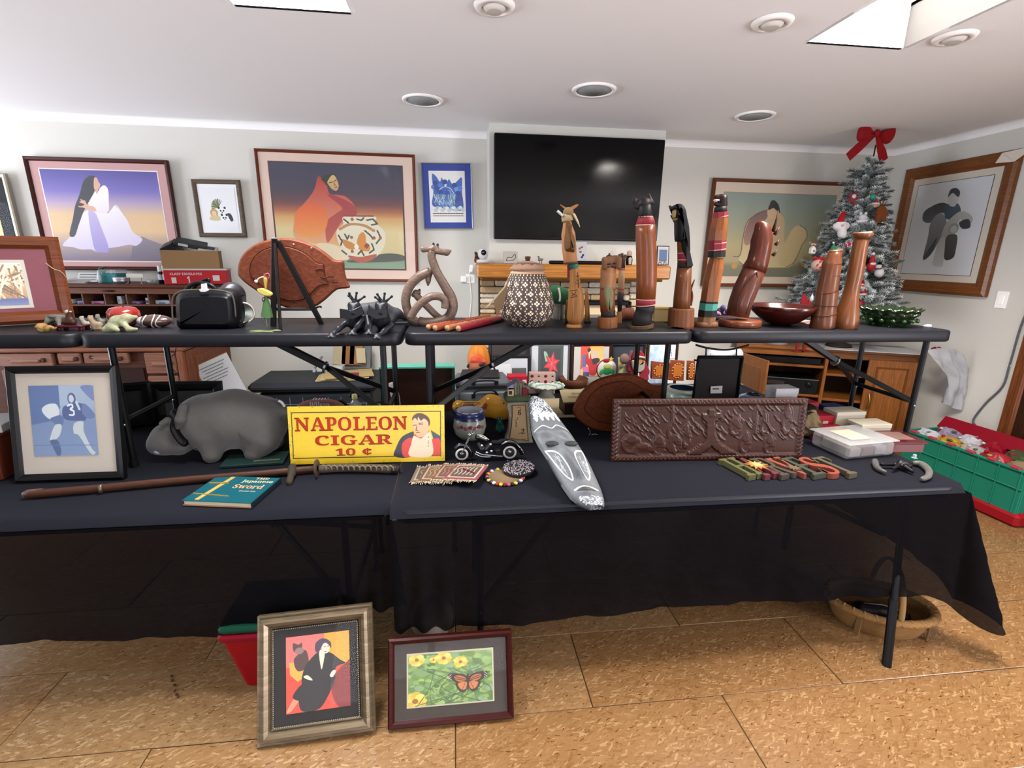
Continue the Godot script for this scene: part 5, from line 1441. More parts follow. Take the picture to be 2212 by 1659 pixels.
	part(t,"feather",tube(curve([w3(.485,1.718,-2.06),w3(.497,1.7,-2.06),w3(.507,1.683,-2.06),w3(.515,1.666,-2.06)],4,false),[.005,.006,.006,.006,.005,.005,.005,.004,.004,.003,.002,.002,.001],6),mt("#d9c39d",.8),true)
	part(t,"white_roll",rod(w3(.419,1.727,-2.06),w3(.442,1.709,-2.06),.0055,10),mt("#d7d7d4",.7),true)
	part(t,"fur_ruff",loft(P2([v2(.442,1.689),v2(.491,1.69),v2(.44,1.702),v2(.487,1.707),v2(.445,1.713),v2(.485,1.717)]),zk,12),stone("#cdb38a",.95,50),true)
	part(t,"incised_vine",tube([w3(.502,1.488,-2.012),w3(.505,1.463,-2.012),w3(.508,1.442,-2.012),w3(.51,1.424,-2.012)],.0016,6),mt("#3f2616",.7),true)
	for q in [[w3(.496,1.474,-2.012),w3(.505,1.467,-2.012),w3(.511,1.476,-2.012)],[w3(.497,1.458,-2.012),w3(.506,1.451,-2.012),w3(.513,1.46,-2.012)],[w3(.495,1.446,-2.011),w3(.508,1.438,-2.011),w3(.517,1.448,-2.011)]]: part(t,"incised_vine",tube(q,.0014,6),mt("#3f2616",.7),true)
	for q in [[w3(.471,1.413,-1.995),w3(.5,1.416,-1.995)],[w3(.473,1.386,-1.995),w3(.502,1.39,-1.995)],[w3(.477,1.406,-1.995),w3(.486,1.399,-1.995),w3(.495,1.408,-1.995)],[w3(.479,1.393,-1.995),w3(.492,1.399,-1.995),w3(.499,1.393,-1.995)]]: part(t,"burnt_mark",tube(q,.0015,6),mt("#45281a",.7),true)
	part(t,"red_tassel",slab([v2(.474,1.514),v2(.484,1.518),v2(.489,1.46),v2(.477,1.458)],-2.085,-2.079,.001),mt("#93303a",.8),true)
	for e in [[P2([v2(.508,1.251),v2(.535,1.251),v2(.502,1.295),v2(.531,1.295),v2(.504,1.336),v2(.525,1.336),v2(.507,1.356),v2(.52,1.356)]),"left"],[P2([v2(.599,1.251),v2(.625,1.251),v2(.596,1.316),v2(.619,1.316),v2(.593,1.376),v2(.611,1.376),v2(.591,1.408),v2(.604,1.408)]),"right"]]:
		t = on_top("carved_block","pale carved figure standing behind the feathered dancer on its %s side" % e[1],"carving",w3((e[0][0].x + e[0][1].x)/2,0,-2.22),"figures behind the feathered dancer")
		part(t,"body",loft(e[0],-2.22,10),woody("#a5733f",.55),true)
		part(t,"dark_foot",bx(w3((e[0][0].x + e[0][1].x)/2,UT + .006,-2.22),w3(.03,.012,.03),.003),mt("#1f1512",.6),true)
	# mask-headed figure and its companion
	t = on_top("mask_figure","short round pale figure with a square brown mask head","carving",w3(.674,1.25,-2.069))
	zk = -2.08
	part(t,"base",loft(P2([v2(.624,1.248),v2(.708,1.248),v2(.62,1.297),v2(.706,1.297)]),zk,20,false),woody("#a0693f",.5),true)
	part(t,"black_band",loft(P2([v2(.635,1.297),v2(.697,1.297),v2(.631,1.322),v2(.695,1.322)]),zk,18),mt("#2d2724",.6),true)
	part(t,"lower_body",loft(P2([v2(.63,1.32),v2(.693,1.32),v2(.624,1.372),v2(.689,1.372),v2(.625,1.423),v2(.686,1.424)]),zk,18),woody("#9c5a3a",.55),true)
	part(t,"leaf_panel",slab(curve([v2(.642,1.435),v2(.664,1.42),v2(.671,1.366),v2(.661,1.326),v2(.653,1.326),v2(.634,1.387),v2(.632,1.419)],4),-2.06,-2.036,.006),mt("#7c7a5a",.7),true)
	part(t,"robe",loft(P2([v2(.622,1.407),v2(.687,1.427),v2(.621,1.427),v2(.689,1.431),v2(.622,1.463),v2(.689,1.464),v2(.62,1.499),v2(.685,1.5),v2(.623,1.506),v2(.682,1.507)]),zk,18),woody("#b98a68",.6),true)
	part(t,"mask_head",blob([[w3(.643,1.52,-2.07),.022,w3(.679,1.526,-2.07),.022],[w3(.642,1.534,-2.07),.018,w3(.68,1.539,-2.07),.018],[w3(.626,1.509,-2.05),.012,w3(.624,1.538,-2.05),.012],[w3(.687,1.51,-2.05),.012,w3(.686,1.542,-2.05),.012]],.0035,.008),stone("#8a6244",.7,25),true)
	for q in [[w3(.627,1.52,-2.018),w3(.644,1.522,-2.018)],[w3(.651,1.523,-2.018),w3(.666,1.525,-2.018)],[w3(.631,1.507,-2.018),w3(.632,1.512,-2.018)],[w3(.646,1.51,-2.018),w3(.659,1.511,-2.018)]]: part(t,"painted_feature",tube(q,.0035,6),mt("#2f1a12",.7),true)
	t = on_top("crowned_figure","cream figure with red bands behind the mask-headed figure","carving",w3(w3(.775,1.255,-2.22).x,0,-2.22))
	zk = -2.22
	part(t,"base",loft(P2([v2(.758,1.248),v2(.777,1.248),v2(.748,1.304),v2(.775,1.304)]),zk,14,false),woody("#b98a62",.5),true)
	part(t,"dark_legs",loft(P2([v2(.754,1.3),v2(.771,1.3),v2(.748,1.356),v2(.776,1.357),v2(.748,1.393),v2(.777,1.393)]),zk,12),mt("#241b1b",.6),true)
	part(t,"robe",loft(P2([v2(.749,1.389),v2(.778,1.389),v2(.747,1.456),v2(.776,1.456),v2(.745,1.499),v2(.774,1.499)]),zk,14),woody("#c5a27e",.6),true)
	for q in [P2([v2(.748,1.404),v2(.778,1.405),v2(.748,1.41),v2(.778,1.411)]),P2([v2(.745,1.491),v2(.775,1.492),v2(.745,1.497),v2(.775,1.497)])]: part(t,"red_band",loft(q,zk,14),mt("#9a3038",.6),true)
	part(t,"head",loft(P2([v2(.748,1.499),v2(.774,1.499),v2(.748,1.534),v2(.773,1.534),v2(.741,1.549),v2(.774,1.55)]),zk,12),stone("#5d3f2d",.7,25),true)
	for q in [[w3(.747,1.546,-2.22),w3(.744,1.563,-2.22)],[w3(.76,1.546,-2.22),w3(.756,1.567,-2.22)],[w3(.772,1.546,-2.22),w3(.774,1.561,-2.22)]]: part(t,"crest_peg",tube(q,[.009,.006],8),stone("#6d5546",.7,25),true)
	t = on_top("wood_log","short reddish log section lying behind the tall wolf figure","log",w3(.839,1.25,-2.319))
	part(t,"bark",tube([w3(.795,1.282,-2.3),w3(.855,1.282,-2.3)],.031,16),woody("#8a5540",.8),true)
	part(t,"cut_end",rod(w3(.855,1.282,-2.3),w3(.858,1.282,-2.3),.030,16),mt("#b98a74",.8),true)
	t = on_top("plain_box","plain tan cardboard box behind the tall wolf figure","box",w3(.99,1.25,-2.282))
	part(t,"box_body",bx(w3(0,.034,0),w3(.078,.068,.05),.002),mt("#b59a6a",.8))
	part(t,"box_lid",bx(w3(0,.066,0),w3(.081,.012,.053),.002),mt("#c2a878",.8))
	# tall wolf headed figure
	t = on_top("wolf_figure","tallest tapered carved figure with black eared wolf head and red bands","carving",w3(.815,1.25,-2.052))
	zk = -2.06
	part(t,"base",loft(P2([v2(.755,1.244),v2(.863,1.244),v2(.751,1.267),v2(.864,1.263)]),zk,18,false),woody("#7d6248",.6),true)
	part(t,"boot",loft(P2([v2(.768,1.263),v2(.853,1.263),v2(.773,1.298),v2(.854,1.298),v2(.781,1.321),v2(.856,1.321),v2(.782,1.325),v2(.862,1.325),v2(.783,1.347),v2(.862,1.348)]),zk,16),mt("#292625",.6),true)
	part(t,"red_band",loft(P2([v2(.782,1.347),v2(.864,1.351),v2(.78,1.373),v2(.862,1.376)]),zk,18),mt("#8f2c36",.55),true)
	for q in [P2([v2(.781,1.346),v2(.865,1.35),v2(.78,1.35),v2(.865,1.354)]),P2([v2(.779,1.37),v2(.863,1.373),v2(.779,1.374),v2(.863,1.377)]),P2([v2(.755,1.666),v2(.832,1.685),v2(.755,1.671),v2(.832,1.69)]),P2([v2(.761,1.705),v2(.823,1.716),v2(.763,1.71),v2(.821,1.719)])]: part(t,"pale_line",loft(q,zk,18),mt("#d9a79a",.6),true)
	part(t,"body",loft(P2([v2(.78,1.372),v2(.862,1.375),v2(.776,1.448),v2(.861,1.449),v2(.77,1.521),v2(.855,1.522),v2(.762,1.593),v2(.846,1.594),v2(.757,1.642),v2(.838,1.643),v2(.755,1.668),v2(.832,1.688)]),zk,18),woody("#96562f",.45,.15),true)
	part(t,"red_collar",loft(P2([v2(.756,1.67),v2(.832,1.689),v2(.758,1.691),v2(.828,1.704),v2(.762,1.707),v2(.822,1.716)]),zk,18),mt("#8f2c36",.55),true)
	part(t,"neck",loft(P2([v2(.761,1.705),v2(.821,1.716),v2(.759,1.732),v2(.813,1.734),v2(.753,1.756),v2(.809,1.757)]),zk,14),mt("#262426",.5),true)
	part(t,"head",blob([[w3(.778,1.762,-2.06),.028,w3(.78,1.75,-2.06),.024],[w3(.748,1.749,-2.06),.008,w3(.738,1.776,-2.06),.009],[w3(.738,1.776,-2.06),.009,w3(.734,1.781,-2.06),.004],[w3(.808,1.771,-2.06),.010,w3(.798,1.798,-2.06),.006],[w3(.808,1.771,-2.06),.010,w3(.818,1.766,-2.06),.006],[w3(.755,1.753,-2.06),.012,w3(.75,1.753,-2.06),.010]],.0035,.008),mt("#2b2423",.5),true)
	# woman with long black hair
	t = on_top("haired_figure","carved woman figure with long black hair on a round wood block","carving",w3(.981,1.25,-2.049))
	zk = -2.07
	part(t,"base",loft(P2([v2(.938,1.244),v2(1.048,1.243),v2(.939,1.258),v2(1.053,1.258),v2(.937,1.335),v2(1.047,1.328),v2(.939,1.339),v2(1.045,1.333)]),zk,20,false),woody("#8d5a38",.5),true)
	part(t,"body",loft(P2([v2(.956,1.329),v2(1.029,1.33),v2(.954,1.381),v2(1.026,1.381),v2(.955,1.441),v2(1.022,1.442),v2(.956,1.508),v2(1.017,1.509)]),zk,16),woody("#8a5430",.5,.1),true)
	part(t,"black_band",loft(P2([v2(.957,1.506),v2(1.018,1.511),v2(.956,1.528),v2(1.015,1.533)]),zk,16),mt("#2a241d",.55),true)
	part(t,"red_band",loft(P2([v2(.956,1.528),v2(1.013,1.531),v2(.95,1.581),v2(1.003,1.582)]),zk,16),mt("#8a2d35",.55),true)
	for q in [P2([v2(.954,1.538),v2(1.012,1.542),v2(.954,1.541),v2(1.012,1.546)]),P2([v2(.951,1.567),v2(1.008,1.572),v2(.951,1.571),v2(1.007,1.576)])]: part(t,"pale_line",loft(q,zk,16),mt("#d3a59a",.6),true)
	part(t,"torso",loft(P2([v2(.95,1.581),v2(1.003,1.581),v2(.943,1.631),v2(.996,1.632),v2(.938,1.674),v2(.985,1.675),v2(.941,1.706),v2(.978,1.707)]),zk,16),woody("#9a6032",.5),true)
	part(t,"hair",slab(curve([v2(.928,1.706),v2(.939,1.623),v2(.951,1.616),v2(.958,1.585),v2(.981,1.538),v2(.996,1.51),v2(.991,1.596),v2(.979,1.673),v2(.966,1.711),v2(.957,1.741),v2(.943,1.76),v2(.926,1.765),v2(.91,1.755),v2(.906,1.746),v2(.918,1.746),v2(.92,1.71)],3),-2.105,-2.03,.016),mt("#1c1f21",.4),true)
	part(t,"face",slab(curve([v2(.918,1.744),v2(.928,1.746),v2(.93,1.704),v2(.922,1.708),v2(.917,1.725)],3),-2.095,-2.05,.006),mt("#c2a06a",.6),true)
	part(t,"green_collar",loft(P2([v2(.933,1.687),v2(.952,1.688),v2(.931,1.701),v2(.95,1.704)]),zk + .01,12),mt("#4d7a6d",.6),true)
	part(t,"carved_twig",tube(curve([w3(1.048,1.344,-2.1),w3(1.049,1.391,-2.1),w3(1.042,1.417,-2.1),w3(1.054,1.458,-2.1)],4,false),[.006,.006,.007,.007,.006,.006,.006,.006,.005,.005,.004,.003,.002],8),woody("#6b3522",.5),true)
	# bear headed figure
	t = on_top("bear_figure","octagonal carved figure with dark bear head, red and turquoise bands","carving",w3(1.149,1.25,-2.119))
	zk = -2.10
	part(t,"base",slab(curve([v2(-.055,.01),v2(-.03,.036),v2(.0,.03),v2(.03,.036),v2(.055,.008),v2(.04,-.03),v2(.0,-.036),v2(-.04,-.03)],4),0,.022,.004,Transform3D(Basis(Vector3.RIGHT,-PI/2),w3(w3(1.13,1.253,-2.1).x,UT,zk))),woody("#a87a5c",.55),true)
	part(t,"ankle",loft(P2([v2(1.09,1.267),v2(1.168,1.267),v2(1.091,1.299),v2(1.171,1.299)]),zk,8,false),woody("#a9805f",.5),true)
	for e in [[P2([v2(1.09,1.297),v2(1.174,1.297),v2(1.09,1.325),v2(1.172,1.325)]),"#26231f"],[P2([v2(1.091,1.324),v2(1.172,1.324),v2(1.092,1.356),v2(1.172,1.356)]),"#4f9c8e"],[P2([v2(1.092,1.355),v2(1.173,1.355),v2(1.093,1.364),v2(1.172,1.364)]),"#26231f"],[P2([v2(1.103,1.554),v2(1.181,1.555),v2(1.102,1.582),v2(1.179,1.583)]),"#2a2723"],[P2([v2(1.103,1.581),v2(1.18,1.582),v2(1.1,1.624),v2(1.177,1.625)]),"#93303c"],[P2([v2(1.108,1.717),v2(1.173,1.72),v2(1.108,1.741),v2(1.169,1.743)]),"#93303c"]]: part(t,"painted_band",loft(e[0],zk,8,false),mt(e[1],.5),true)
	for q in [P2([v2(1.102,1.584),v2(1.181,1.585),v2(1.102,1.587),v2(1.18,1.589)]),P2([v2(1.101,1.61),v2(1.179,1.613),v2(1.101,1.614),v2(1.178,1.617)]),P2([v2(1.108,1.719),v2(1.173,1.723),v2(1.108,1.722),v2(1.172,1.726)])]: part(t,"pale_line",loft(q,zk,8,false),mt("#d9a79a",.6),true)
	part(t,"lower_body",loft(P2([v2(1.094,1.363),v2(1.172,1.363),v2(1.097,1.456),v2(1.175,1.457),v2(1.104,1.505),v2(1.179,1.506),v2(1.115,1.552),v2(1.175,1.553)]),zk,8,false),woody("#a8693a",.45,.1),true)
	part(t,"upper_body",loft(P2([v2(1.101,1.623),v2(1.176,1.625),v2(1.1,1.664),v2(1.176,1.666),v2(1.105,1.693),v2(1.175,1.695),v2(1.109,1.718),v2(1.172,1.721)]),zk,8,false),woody("#a36336",.45,.1),true)
	part(t,"neck",loft(P2([v2(1.11,1.742),v2(1.165,1.743),v2(1.111,1.763),v2(1.16,1.764)]),zk,10),mt("#2a2624",.5),true)
	part(t,"head",blob([[w3(1.14,1.794,-2.1),.02,w3(1.145,1.773,-2.1),.019],[w3(1.131,1.802,-2.1),.012,w3(1.111,1.802,-2.1),.009],[w3(1.135,1.769,-2.1),.013,w3(1.113,1.774,-2.1),.009],[w3(1.153,1.801,-2.1),.007,w3(1.158,1.805,-2.1),.005]],.0035,.006),mt("#2f1f1d",.4),true)
	part(t,"teeth",bx(w3(1.106,1.787,-2.085),w3(.018,.006,.02),.001),mt("#e6e2da",.5),true)
	# carved trunk with spikes
	t = on_top("spiked_carving","reddish carved trunk bending right with thorn spikes, on a disc base","carving",w3(1.274,1.25,-2.057))
	zk = -2.11
	part(t,"base",lathe([[.001,.0],[.088,.0],[.091,.004],[.091,.026],[.087,.030],[.001,.031]],36,w3(w3(1.299,1.268,-2.11).x,UT + .0005,-2.11)),woody("#8c4e30",.45,.2),true)
	part(t,"lower_trunk",loft(P2([v2(1.233,1.295),v2(1.332,1.295),v2(1.238,1.354),v2(1.341,1.355),v2(1.251,1.412),v2(1.357,1.413),v2(1.269,1.458),v2(1.371,1.459),v2(1.283,1.498),v2(1.383,1.499)]),zk,16),woody("#744030",.5,.15),true)
	part(t,"upper_trunk",loft(P2([v2(1.28,1.501),v2(1.385,1.501),v2(1.3,1.546),v2(1.392,1.535),v2(1.307,1.594),v2(1.396,1.592),v2(1.306,1.631),v2(1.397,1.632),v2(1.313,1.675),v2(1.383,1.672),v2(1.314,1.699),v2(1.368,1.702),v2(1.323,1.706),v2(1.363,1.706)]),zk,16),woody("#6e3018",.45,.2),true)
	for q in [[w3(1.391,1.666,-2.1),w3(1.398,1.703,-2.1),w3(1.403,1.757,-2.1)],[w3(1.401,1.655,-2.1),w3(1.411,1.67,-2.1),w3(1.421,1.689,-2.1)],[w3(1.412,1.611,-2.1),w3(1.421,1.622,-2.1),w3(1.429,1.635,-2.1)],[w3(1.407,1.566,-2.1),w3(1.418,1.579,-2.1),w3(1.426,1.592,-2.1)]]: part(t,"spike",tube(q,[.0085,.005,.0008],8),woody("#4a2318",.4),true)
	for q in [[w3(1.317,1.494,-2.062),w3(1.278,1.448,-2.062),w3(1.247,1.375,-2.062),w3(1.248,1.309,-2.062)],[w3(1.317,1.494,-2.062),w3(1.323,1.452,-2.062),w3(1.305,1.375,-2.062),w3(1.294,1.309,-2.062)]]: part(t,"carved_groove",tube(curve(q,4,false),.003,6),mt("#3a1d14",.6),true)
	# wooden bowl
	t = on_top("wooden_bowl","dark red polished wooden bowl between the spiked carving and the turned vases","bowl",w3(w3(1.537,1.286,-2.16).x,0,-2.16))
	var wp := prof(P2([v2(1.499,1.244),v2(1.467,1.261),v2(1.432,1.286),v2(1.404,1.31),v2(1.386,1.337)]),t.position.x,UT)
	wp[0][1] = .0
	wp.push_front([.001,.0])
	var rimr: float = wp[-1][0]
	var rimy: float = wp[-1][1]
	wp.append_array([[rimr - .003,rimy + .004],[rimr - .008,rimy],[rimr * .82,rimy * .6],[rimr * .5,rimy * .3],[.001,rimy * .2]])
	part(t,"bowl",lathe(wp,40),wood("#55201c",.22,w3(4,4,4),.5))
	# turned vases
	t = on_top("turned_vase","shorter tapered turned wood vase with grooved rings, beside the wooden bowl","vase",w3(w3(1.659,1.24,-2.04).x,0,-2.04),"turned wooden vases")
	part(t,"body",loft(P2([v2(1.608,1.24),v2(1.71,1.238),v2(1.605,1.256),v2(1.71,1.256),v2(1.606,1.312),v2(1.703,1.312),v2(1.607,1.316),v2(1.701,1.316),v2(1.608,1.363),v2(1.698,1.363),v2(1.606,1.413),v2(1.693,1.414),v2(1.607,1.417),v2(1.692,1.417),v2(1.609,1.471),v2(1.69,1.471),v2(1.612,1.531),v2(1.688,1.532),v2(1.613,1.535),v2(1.687,1.536),v2(1.627,1.565),v2(1.685,1.566),v2(1.633,1.589),v2(1.683,1.59)]),-2.04,22),woody("#7c4a2c",.45,.2),true)
	for q in [P2([v2(1.603,1.311),v2(1.705,1.311),v2(1.603,1.316),v2(1.703,1.316)]),P2([v2(1.605,1.412),v2(1.695,1.413),v2(1.604,1.417),v2(1.693,1.417)]),P2([v2(1.61,1.481),v2(1.691,1.482),v2(1.611,1.485),v2(1.69,1.486)]),P2([v2(1.606,1.35),v2(1.701,1.35),v2(1.606,1.354),v2(1.701,1.354)]),P2([v2(1.612,1.53),v2(1.689,1.531),v2(1.612,1.534),v2(1.688,1.535)])]: part(t,"groove_ring",loft(q,-2.04,22),woody("#5d331d",.5),true)
	part(t,"mouth",loft(P2([v2(1.632,1.586),v2(1.684,1.587),v2(1.63,1.591),v2(1.684,1.592)]),-2.04,22),woody("#9a6a44",.4),true)
	t = on_top("turned_vase","taller turned wood vase with flared lip, left of the green glass bowl","vase",w3(w3(1.762,1.241,-2.03).x,0,-2.03),"turned wooden vases")
	part(t,"body",loft(P2([v2(1.716,1.241),v2(1.815,1.239),v2(1.707,1.257),v2(1.815,1.257),v2(1.705,1.293),v2(1.809,1.293),v2(1.714,1.337),v2(1.801,1.337),v2(1.724,1.383),v2(1.793,1.384),v2(1.73,1.43),v2(1.79,1.43),v2(1.731,1.491),v2(1.794,1.492),v2(1.73,1.551),v2(1.792,1.552),v2(1.731,1.596),v2(1.79,1.597),v2(1.732,1.629),v2(1.791,1.63),v2(1.735,1.638),v2(1.794,1.639)]),-2.03,24),woody("#8f5a34",.42,.25),true)
	part(t,"flared_lip",loft(P2([v2(1.735,1.636),v2(1.794,1.637),v2(1.728,1.645),v2(1.801,1.647),v2(1.724,1.658),v2(1.805,1.66),v2(1.727,1.664),v2(1.803,1.665)]),-2.03,24),woody("#80502e",.42,.25),true)
	part(t,"pale_rim",loft(P2([v2(1.73,1.663),v2(1.798,1.664),v2(1.731,1.666),v2(1.796,1.667)]),-2.03,24),mt("#e4dacb",.5),true)
	# green glass bowl
	t = on_top("glass_bowl","scalloped green pressed glass bowl at the right end of the raised table","bowl",w3(w3(2.067,1.242,-2.13).x,0,-2.13))
	var gs := ST(true)
	grid(gs,96,22,func(u: float,v: float) -> Vector3:
		var a := TAU*u
		var lob := .007*cos(a*16.0) 
		var r: float
		var y: float
		if v < .55:
			var w := v / .55
			r = lerpf(.075,.122,pow(w,.7)) + lob*w + .003*sin(w*22.0)
			y = .083*w + .004*cos(a*16.0)*w
		else:
			var w := (v - .55) / .45
			r = lerpf(.116,.03,w) + lob * .7*(1 - w)
			y = lerpf(.083,.014,sqrt(w)) + .004*cos(a*16.0)*(1 - w)
		return w3(cos(a)*r,y,sin(a)*r))
	for i in 48:
		var a := TAU*i/48.0
		var b := TAU*(i + 1)/48.0
		tri(gs,w3(0,.0,0),w3(cos(a) * .075,0,sin(a) * .075),w3(cos(b) * .075,0,sin(b) * .075))
		tri(gs,w3(0,.013,0),w3(cos(b) * .03,.014,sin(b) * .03),w3(cos(a) * .03,.014,sin(a) * .03))
	part(t,"bowl",gs,mt("#4f7a3a",.04,{"refract": .05,"solid": .12}))
	for i in 16:
		var a := TAU*(i + .5)/16.0
		part(t,"glass_knob",ball(w3(cos(a) * .112,.03,sin(a) * .112),Vector3.ONE * .009,10),mt("#5c8a44",.05,{"refract": .05,"solid": .2}))
	t = on_top("paper_scrap","small white folded paper right of the green glass bowl","paper",w3(2.221,1.25,-2.069))
	part(t,"scrap",box(ST(),w3(0,.004,0),w3(.03,.006,.02),.001,Basis(Vector3.UP,.3)),mt("#eef0f4",.8))
	part(t,"fold",box(ST(),w3(.002,.009,0),w3(.02,.003,.016),.0005,Basis(Vector3.BACK,.15)),mt("#e2e5ea",.8))
	t = on_top("leaflet","thin printed leaflet lying between the wooden bowl and the turned vases","leaflet",w3(1.725,1.25,-2.24))
	part(t,"sheet",box(ST(),w3(0,.002,0),w3(.12,.003,.1),.0005,Basis(Vector3.UP,.3)),mt("#e6e3df",.7))
	part(t,"printed_edge",box(ST(),w3(0,.004,.02),w3(.11,.001,.03),0,Basis(Vector3.UP,.3)),mt("#a8463a",.7))

func on_low(called: String,label: String,cat: String,at: Vector3,group := "") -> Node3D:
	return thing(called,label,cat,group,w3(at.x,LT + .006,at.z))

func flat_box(called: String,label: String,cat: String,c: Vector3,s: Vector3,turn: float,hex: String,group := "",rough := .5) -> Node3D:
	var t := thing(called,label,cat,group,c,turn)
	part(t,"body",bx(w3(0,s.y/2,0),s,.002),mt(hex,rough))
	return t

func s_lower_things() -> void:
	floor_y = LT + .0065
	var L := LT + .006
	var t: Node3D
	# framed football photograph
	var im := pic(380,350,"#7c90ad")
	grad(im,[[0,"#8fa0b3"],[.35,"#8697ad"],[.5,"#64799b"],[1.0,"#6b80a2"]])
	poly(im,[v2(0,0),v2(.47,0),v2(.47,.3),v2(.3,.5),v2(0,.55)],"#465f8c")
	poly(im,[v2(.46,0),v2(.6,0),v2(.6,.25),v2(.46,.3)],"#8da0b4")
	shape(im,[v2(.8,.02),v2(1.0,.02),v2(1.0,.22),v2(.9,.15)],"#5a7099")
	shape(im,[v2(.18,.32),v2(.28,.26),v2(.4,.26),v2(.44,.34),v2(.42,.44),v2(.3,.48),v2(.2,.4)],"#b9c2c4")
	shape(im,[v2(.3,.46),v2(.46,.42),v2(.5,.5),v2(.45,.58),v2(.33,.52)],"#4b618a")
	shape(im,[v2(.36,.56),v2(.46,.56),v2(.42,.7),v2(.32,.78),v2(.26,.78),v2(.28,.7)],"#aeb7bb")
	shape(im,[v2(.26,.78),v2(.38,.78),v2(.42,.95),v2(.36,1.0),v2(.3,.88)],"#3f5278")
	ell(im,v2(.65,.19),v2(.065,.085),"#3d5079")
	ell(im,v2(.645,.19),v2(.04,.055),"#a9b4bb")
	shape(im,[v2(.5,.32),v2(.6,.27),v2(.75,.25),v2(.88,.3),v2(.96,.45),v2(.85,.47),v2(.84,.5),v2(.62,.5),v2(.5,.46)],"#3a4c78")
	shape(im,[v2(.82,.26),v2(.92,.32),v2(1.0,.44),v2(.9,.48),v2(.8,.4)],"#51668f")
	ln(im,[v2(.72,.24),v2(.76,.34)],.03,"#aebac2")
	for e in [[v2(.58,.29),v2(.64,.27),v2(.66,.31),v2(.62,.34),v2(.67,.37),v2(.66,.42),v2(.6,.42)]]: ln(im,curve(e,5,false),.022,"#c7cdd0")
	shape(im,[v2(.66,.54),v2(.8,.52),v2(.8,.66),v2(.9,.9),v2(.96,.97),v2(.88,.98),v2(.72,.72),v2(.64,.68)],"#aab3b5")
	ln(im,[v2(0,.84),v2(1,.86)],.012,"#52678f")
	speckle(im,7000,.05)
	var q: Node3D = framed("framed_photograph","black framed blue-toned football photograph leaning at the left of the lower table",w3(-1.445,L,-1.885),.372,.43,.0,{"category": "framed photograph","lean": .17,"fw": .028,"fd": .03,"fmat": mt("#121213",.4),"board": mt("#d5cabb",.9),"inner": [v2(.184,.167),v2(.77,.782)],"print": img_mat(im)})
	letters(q,"caption","Ernest Payne","Droid Serif",.06,.006,mt("#55504a",.8),Transform3D(Basis(),w3(.0,.105,.0155)),.0006,false)
	# neighbour boxes at the very left edge
	t = flat_box("wooden_box","reddish brown wooden box at the far left edge behind the football photograph","box",w3(-1.86,L,-2.02),w3(.3,.16,.28),.1,"#6a2f1c")
	part(t,"lid",bx(w3(0,.165,0),w3(.31,.014,.29),.004),wood("#7a3a22",.4))
	t = flat_box("printed_packet","colourful printed packet on the reddish wooden box","packet",w3(-1.84,L + .173,-2.0),w3(.26,.03,.18),.2,"#e4e6e2")
	for i in 4: part(t,"printed_patch",bx(w3(-.09 + i * .06,.016,.0905),w3(.045,.018,.001)),mt(["#c9497a","#3f9a74","#d8c04a","#3f9a74"][i],.6))
	# plush animal
	t = on_low("plush_hippo","grey plush hippopotamus with a black head strap bending its head down","plush toy",w3(-.988,.7,-2.008))
	var zp := -2.1
	part(t,"body",blob([[w3(-1.045,.859,-2.1),.110,w3(-.94,.861,-2.1),.118],[w3(-.94,.861,-2.1),.118,w3(-.836,.845,-2.1),.112],
		[w3(-1.082,.851,-2.1),.09,w3(-1.134,.82,-2.09),.07],[w3(-1.155,.812,-2.09),.06,w3(-1.201,.798,-2.07),.05],[w3(-1.211,.79,-2.07),.046,w3(-1.23,.771,-2.05),.04],[w3(-1.175,.778,-2.05),.045,w3(-1.149,.769,-2.05),.042],
		[w3(-1.015,.791,-2.04),.058,w3(-1.011,.734,-2.02),.037],[w3(-.822,.772,-2.05),.066,w3(-.846,.731,-2.03),.040],[w3(-1.119,.74,-2.18),.055,w3(-1.164,.724,-2.2),.036],[w3(-.835,.735,-2.17),.06,w3(-.845,.717,-2.18),.04],
		[w3(-.757,.913,-2.08),.03,w3(-.708,.899,-2.05),.02]],.0085,.04),mt("#77746f",.95,{"tex": "weave","s": Vector3.ONE*14,"rim": .8,"bump": "mottle","bs": .15}),true)
	part(t,"ear",blob([[w3(-1.082,.945,-2),.016,w3(-1.094,.898,-1.99),.02],[w3(-1.094,.898,-1.99),.018,w3(-1.117,.865,-2),.012]],.005,.01),cloth("#6d6a66"),true)
	part(t,"ear",blob([[w3(-1.169,.879,-2.04),.016,w3(-1.187,.87,-2.03),.012]],.004,.01),cloth("#8c8982"),true)
	part(t,"head_strap",tube(curve([w3(-1.127,.925,-2),w3(-1.114,.908,-2),w3(-1.127,.87,-2),w3(-1.118,.831,-2),w3(-1.1,.8,-2),w3(-1.089,.795,-2)],5,false),.013,10,null,2.0),mt("#0c0c0e",.5),true)
	part(t,"strap_tail",tube([w3(-1.12,.921,-2.03),w3(-1.136,.918,-2.03),w3(-1.152,.909,-2.03)],[.012,.012,.004],8),mt("#0c0c0e",.5),true)
	part(t,"muzzle_fluff",blob([[w3(-1.236,.762,-2.03),.014,w3(-1.216,.756,-2.02),.015]],.004,.01),cloth("#c9ccd4"),true)
	part(t,"white_tag",tube(curve([w3(-.735,.952,-2.05),w3(-.722,.943,-2.05),w3(-.713,.925,-2.05)],4,false),.006,6),mt("#e9e6e4",.8),true)
	part(t,"seam",tube(curve([w3(-.899,.872,-1.982),w3(-.876,.835,-1.982),w3(-.857,.8,-1.982),w3(-.835,.786,-1.982)],4,false),.0016,6),mt("#55524e",.9),true)
	# yellow tin sign
	im = pic(700,250,"#d6b41f")
	speckle(im,5000,.03,3)
